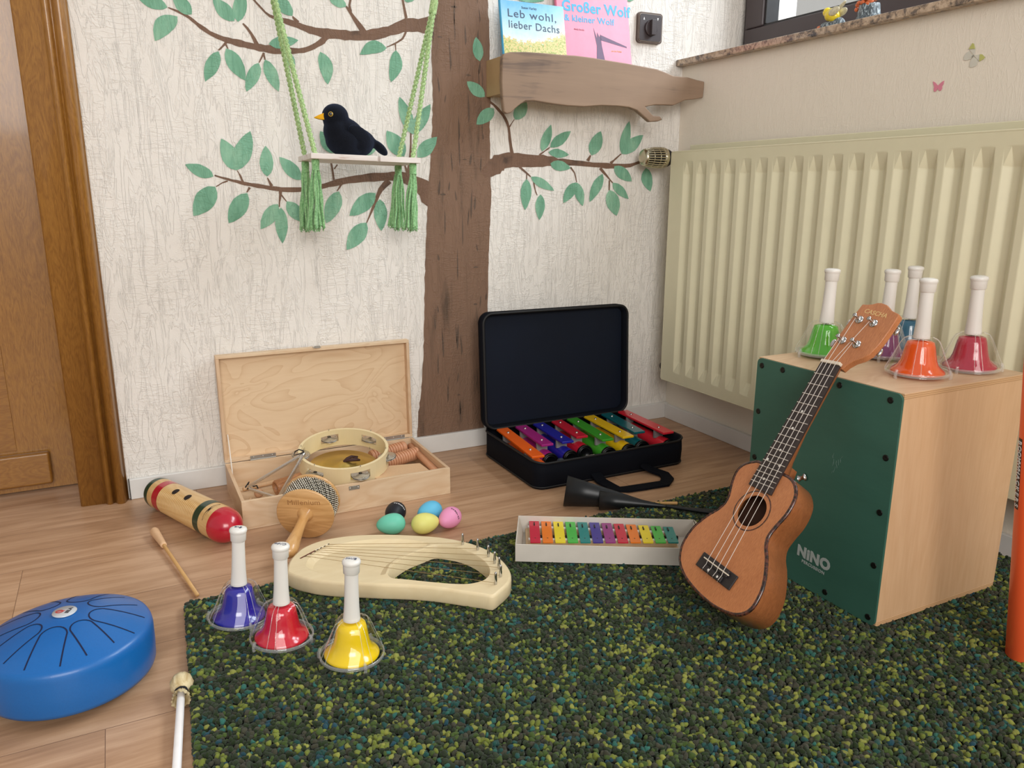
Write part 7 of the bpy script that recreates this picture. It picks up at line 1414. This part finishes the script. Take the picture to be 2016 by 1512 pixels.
for i, hx in enumerate(cols):
    f = i/11; x = bx0+spc*i+.0015; y0 = .0005-.001*f; ln = .109-.038*f
    bar = link('bar', None, gk)
    bpy.data.objects.remove(bar)
    bar = MB().prism(rrect(-.0098, .0098, 0, ln, .0015), .0237, .0262, M=Matrix.Translation((x, y0, 0)) @ Matrix.Rotation(R(-2*f), 4, 'Z')).obj('bar', plain('bar_'+hx, hx, .30, .15, coat=.2, var=.01), gk, bevel=.0006)
    bar['label'] = ['red', 'orange', 'yellow', 'green', 'teal', 'violet', 'magenta', 'red', 'orange', 'yellow', 'green', 'teal'][i]+' metal bar'
    yp = .080+(.052-.080)*x/.285+.002
    MB().box(x-.0011, x+.0011, yp-.005, yp+.007, .0262, .0285).obj('peg', M_SCREW, bar)
    yq = .022+(.019-.022)*x/.285
    MB().lathe([(.0016, .0262), (0, .0268)], 10, M=Matrix.Translation((x, yq-.003, 0))).obj('nail', plain('dark_nail', '#3a3230', .4, .5), bar)
    MB().tube([(x+spc/2, yq+.003, .018), (x+spc/2, yq+.003, .028), (x+spc/2-.002, yq+.003, .0285)], .0016, 6).obj('guide_pin', M_SCREW, gk)

# ------------------------------------------------------------------ agogo bells
M_BLKM = plain('black_steel', '#1d1f21', .36, .3, var=.1)
def cone_bell(name, P0, P1, w, h, parent, rim=.0012):
    # flattened cone lying on its side: mouth centred at P0, tip at P1
    d = Vector(P1)-Vector(P0); L_ = d.length; M = axis_frame(P0, d, (0, 0, 1))
    b = MB(); N = 48; rings = []
    for (s, k) in ((0, 1.0), (.25, .78), (.5, .56), (.75, .33), (.93, .16), (1.0, .10)):
        ring = []
        for i in range(N):
            a = 2*PI*i/N; ca_, sa_ = math.cos(a), math.sin(a)
            u = ca_*h*k; v_ = math.copysign(abs(sa_)**1.5, sa_)*w*k
            ring.append(M @ Vector((u, v_, L_*s)))
        rings.append(ring)
    vs = [v for r_ in rings for v in r_]
    b.add(vs, [(k*N+i, k*N+(i+1) % N, (k+1)*N+(i+1) % N, (k+1)*N+i) for k in range(5) for i in range(N)], 0, True)
    o = b.obj(name, M_BLKM, parent); m = o.modifiers.new('s', 'SOLIDIFY'); m.thickness = rim; m.offset = -1
    return o
agm = Vector((-.655, -.505, 0))
ag = thing('agogo_bells', 'black metal double cone bell lying on the floor behind the glockenspiel', 'agogo bells', agm)
P = lambda x, y, z: (x+.655, y+.505, z)
cone_bell('large_bell', P(-.657, -.494, .0385), P(-.486, -.612, .013), .024, .0375, ag)
cone_bell('small_bell', P(-.600, -.548, .0250), P(-.478, -.640, .022), .018, .0235, ag)
MB().tube([P(-.490, -.609, .0145), P(-.440, -.650, .014), P(-.400, -.690, .016), P(-.385, -.712, .020), P(-.398, -.728, .023), P(-.430, -.700, .0235), P(-.482, -.637, .0225)], .0042, 8).obj('connecting_rod', M_BLKM, ag)
dowel('wooden_beater', 'thin wooden beater under the black cone bells', (-.500, -.560, .0045), (-.455, -.640, .026), .0035, MATS['dowel_wood'], 'beater')

# ------------------------------------------------------------------ chime bars in a soft black case
M_NAVY = plain('navy_black_fabric', '#060912', .8, var=.15, scale=8, spec=.15)
M_NAVI = plain('navy_vinyl', '#081222', .6, var=.12, scale=6, spec=.25)
M_PIPE = plain('black_piping', '#05070b', .6)
cs = thing('instrument_case', 'black soft case lying open on the floor, lid against the wall', 'case', (-.447, -.230, 0))
K0x, K1x, K0y, K1y, KH = -.226, .219, -.155, .150, .071
R0 = rrect(K0x, K1x, K0y, K1y, .030, 8); R1 = inset(R0, .007)
b = MB(); n = len(R0)
def sag(p): # top edge sags between the corners
    fx = min(1, max(0, (p[0]-K0x)/(K1x-K0x))); front = 1 if p[1] < K0y+.04 else .3
    return KH-.016*math.sin(PI*fx)**.8*front-(.005 if fx > .8 else 0)*0
vs = [(p[0], p[1], .0) for p in inset(R0, .003)]+[(p[0], p[1], .006) for p in R0]+[(p[0]+(0), p[1]-.003*(p[1] < -.1), .04) for p in R0]+[(p[0], p[1], sag(p)) for p in R0]+[(p[0], p[1], sag(p)) for p in R1]+[(p[0], p[1], .006) for p in R1]
b.add(vs, [(k*n+i, k*n+(i+1) % n, (k+1)*n+(i+1) % n, (k+1)*n+i) for k in range(5) for i in range(n)], 0, True)
bb = MB().prism(R1, .0005, .006); b.add(bb.v, bb.f)
b.obj('tray', M_NAVY, cs)
rim_ = [Vector((p[0], p[1], sag(p))) for p in R0]; 
MB().tube(rim_, .0028, 8, closed=True).obj('zipper', M_PIPE, cs)
MB().tube([Vector((p[0], p[1], .006)) for p in R0], .0022, 8, closed=True).obj('piping', M_PIPE, cs)
KM = Matrix.Translation((-.006, K1y+.002, KH-.002)) @ Matrix.Rotation(R(-3), 4, 'X')
LW0, LW1, LHh = -.226, .232, .318
F0 = rrect(LW0, LW1, .002, LHh, .032, 8); F1 = inset(F0, .008)
FX = frame((0, 0, 0), (1, 0, 0), (0, 0, 1), (0, -1, 0))   # x right, y up, z to the viewer
lidc = MB(); n = len(F0)
def wob(p): return .0035*math.sin(p[0]*22+1)*(1 if p[1] > .2 else .3)
LDp = .030
vs = [FX @ Vector((p[0], p[1]+wob(p), -.001)) for p in inset(F0, .004)]+[FX @ Vector((p[0], p[1]+wob(p), .004)) for p in F0]+[FX @ Vector((p[0], p[1]+wob(p), LDp)) for p in F0]+[FX @ Vector((p[0], p[1]+wob(p), LDp)) for p in F1]+[FX @ Vector((p[0], p[1]+wob(p), .010)) for p in inset(F1, .003)]
lidc.add(vs, [(k*n+i, k*n+(i+1) % n, (k+1)*n+(i+1) % n, (k+1)*n+i) for k in range(4) for i in range(n)], 0, True)
lo_ = lidc.obj('lid', M_NAVY, cs, KM)
bb = MB().prism([(p[0], p[1]+wob(p)) for p in inset(F1, .001)], -.001, .010, M=FX); bb.obj('lid_lining', M_NAVI, lo_, label='smooth dark blue lining')
MB().tube([FX @ Vector((p[0], p[1]+wob(p), LDp+.0005)) for p in inset(F0, .0035)], .0034, 8, closed=True).obj('zipper', M_PIPE, lo_)
MB().box(-.010, .010, -.004, .002, -.010, .012).obj('hinge_cloth', M_NAVY, cs, Matrix.Translation((-.205, K1y, KH))); MB().box(-.010, .010, -.004, .002, -.010, .012).obj('hinge_cloth', M_NAVY, cs, Matrix.Translation((.205, K1y, KH)))
# carrying strap on the floor
hp = [(-.005, -.155, .010), (-.020, -.185, .008), (-.045, -.215, .004), (-.040, -.235, .003), (.000, -.245, .003), (.060, -.256, .003), (.078, -.248, .004), (.104, -.214, .006), (.098, -.185, .008), (.088, -.158, .014)]
hp = [(-.060, -.156, .016), (-.058, -.180, .004), (-.052, -.236, .002), (-.030, -.247, .002), (.020, -.252, .002), (.075, -.256, .002), (.100, -.236, .003), (.110, -.208, .004), (.094, -.175, .008), (.080, -.156, .018)]
def strap(b, P, w, th):
    P = [Vector(p) for p in P]; vs = []
    for i, p in enumerate(P):
        d = (P[min(i+1, len(P)-1)]-P[max(i-1, 0)]); nn = Vector((-d.y, d.x, 0)).normalized()*w/2
        vs += [p-nn, p+nn, p+nn+Vector((0, 0, th)), p-nn+Vector((0, 0, th))]
    b.add(vs, [(4*i+k, 4*i+(k+1) % 4, 4*i+4+(k+1) % 4, 4*i+4+k) for i in range(len(P)-1) for k in range(4)]); b.add(vs[:4], [(0, 1, 2, 3)]); b.add(vs[-4:], [(3, 2, 1, 0)])
b = MB(); strap(b, hp, .030, .005); b.obj('carrying_handle', M_NAVY, cs)
near = [(-.650, -.352), (-.586, -.283), (-.528, -.286), (-.473, -.266), (-.426, -.316), (-.365, -.319), (-.316, -.300), (-.249, -.337)]
far = [(-.629, -.104), (-.573, -.104), (-.518, -.096), (-.460, -.100), (-.411, -.106), (-.355, -.104), (-.297, -.106), (-.240, -.109)]
names = ['orange', 'magenta', 'dark blue', 'crimson red', 'green', 'yellow', 'teal', 'bright red']
hexs = ['#ee6419', '#a3257c', '#23249a', '#c51f35', '#3f9c2a', '#efc21b', '#0f6068', '#df2a3a']
wh = ['leftmost in the black case', 'right of the orange one', 'right of the magenta one', 'right of the dark blue one', 'in the middle of the black case', 'right of the green one', 'between the yellow and bright red ones', 'rightmost in the black case']
for i in range(8):
    a, c = Vector((*near[i], 0)), Vector((*far[i], 0)); d = (c-a).normalized(); L_ = (c-a).length
    M = frame(a+Vector((0, 0, .0085)), (d.y, -d.x, 0), d, (0, 0, 1))
    cb = thing('chime_bar', f'{names[i]} chime bar with round resonator tube, {wh[i]}', 'chime bar', M=M, group='chime bars in the black case')
    m1 = plain('chime_'+names[i], hexs[i], .28, 0, .35, var=.01)
    bo = MB().box(-.0165, .0165, 0, L_, .0620, .0680).obj('bar', m1, cb, bevel=.0012)
    r = .0205; tl = L_-.012; off = -.010 if L_ < .2 else .000
    TBm = frame((.004 if i else .015, off, r+.0035), (1, 0, 0), (0, 0, -1), (0, 1, 0))
    MB().lathe([(r*.93, 0), (r, .003), (r, tl)], 36, M=TBm, cap0=False).obj('resonator_tube', m1, cb)
    MB().lathe([(0, .002), (r*.60, .002), (r*.62, -.0005), (r*.78, -.0005), (r*.80, .0015), (r*.86, .0015), (r*.88, -.002), (r*1.03, -.002), (r*1.05, .006), (r, .0065)], 36, M=TBm, cap1=False).obj('end_cap', plain('black_cap', '#0b0c0e', .35), cb)
    for q in (.20, .80):
        MB().lathe([(.0038, .0), (.0038, .0008), (.0030, .0022), (0, .0030)], 14, M=Matrix.Translation((0, L_*q, .0680))).obj('screw', M_CHROME, cb)
        MB().box(-.0150, .0150, L_*q-.003, L_*q+.003, .0405, .062).obj('spacer', plain('clear_grey', '#8a8684', .4), cb)
mb_ = thing('rubber_mallet', 'small mallet with dark round head lying in the front of the black case', 'mallet', (-.600, -.356, .0065))
MB().ball((0.010, .0, .046), .0105).obj('head', plain('dark_blue_rubber', '#1c2a3c', .5), mb_)
MB().tube([(.010, 0, .046), (.120, .020, .040)], .0034, 8).obj('shaft', plain('pale_shaft', '#d8cdb8', .5), mb_)

# ------------------------------------------------------------------ orange percussion tube at the right edge
TB0 = Vector((-.352, -1.330, .0185)); 
tt = thing('percussion_tube', 'bright orange plastic percussion tube leaning at the right edge', 'tube', M=axis_frame(TB0, (-.160, 0, 1), (-1, -.9, 0)))
M_OR = plain('orange_plastic', '#ff6636', .32, coat=.2, var=.01)
MB().lathe([(.0185, .0), (.0200, .002), (.0200, .560), (.0185, .562), (.0185, .0)], 48, cap0=False, cap1=False).obj('tube', M_OR, tt)
b = MB(); vs = []
for z in (.250, .358):
    for i in range(9):
        a = R(-86+24*i/8); vs.append((.0203*math.cos(a), .0203*math.sin(a), z))
b.add(vs, [(i, i+1, 10+i, 9+i) for i in range(8)]); b.obj('label_strip', plain('black_strip', '#1c1a20', .4), tt)
for i, ch in enumerate('BOOMWHACKERS'):
    a = R(-74); z = .3515-.0087*i
    text('label_lettering', ch, .0105, plain('white_print', '#e8e8e8', .5), tt, frame((.0206*math.cos(a), .0206*math.sin(a), z), (0, 0, -1), (-math.sin(a), math.cos(a), 0), (math.cos(a), math.sin(a), 0)), bold=.0002)
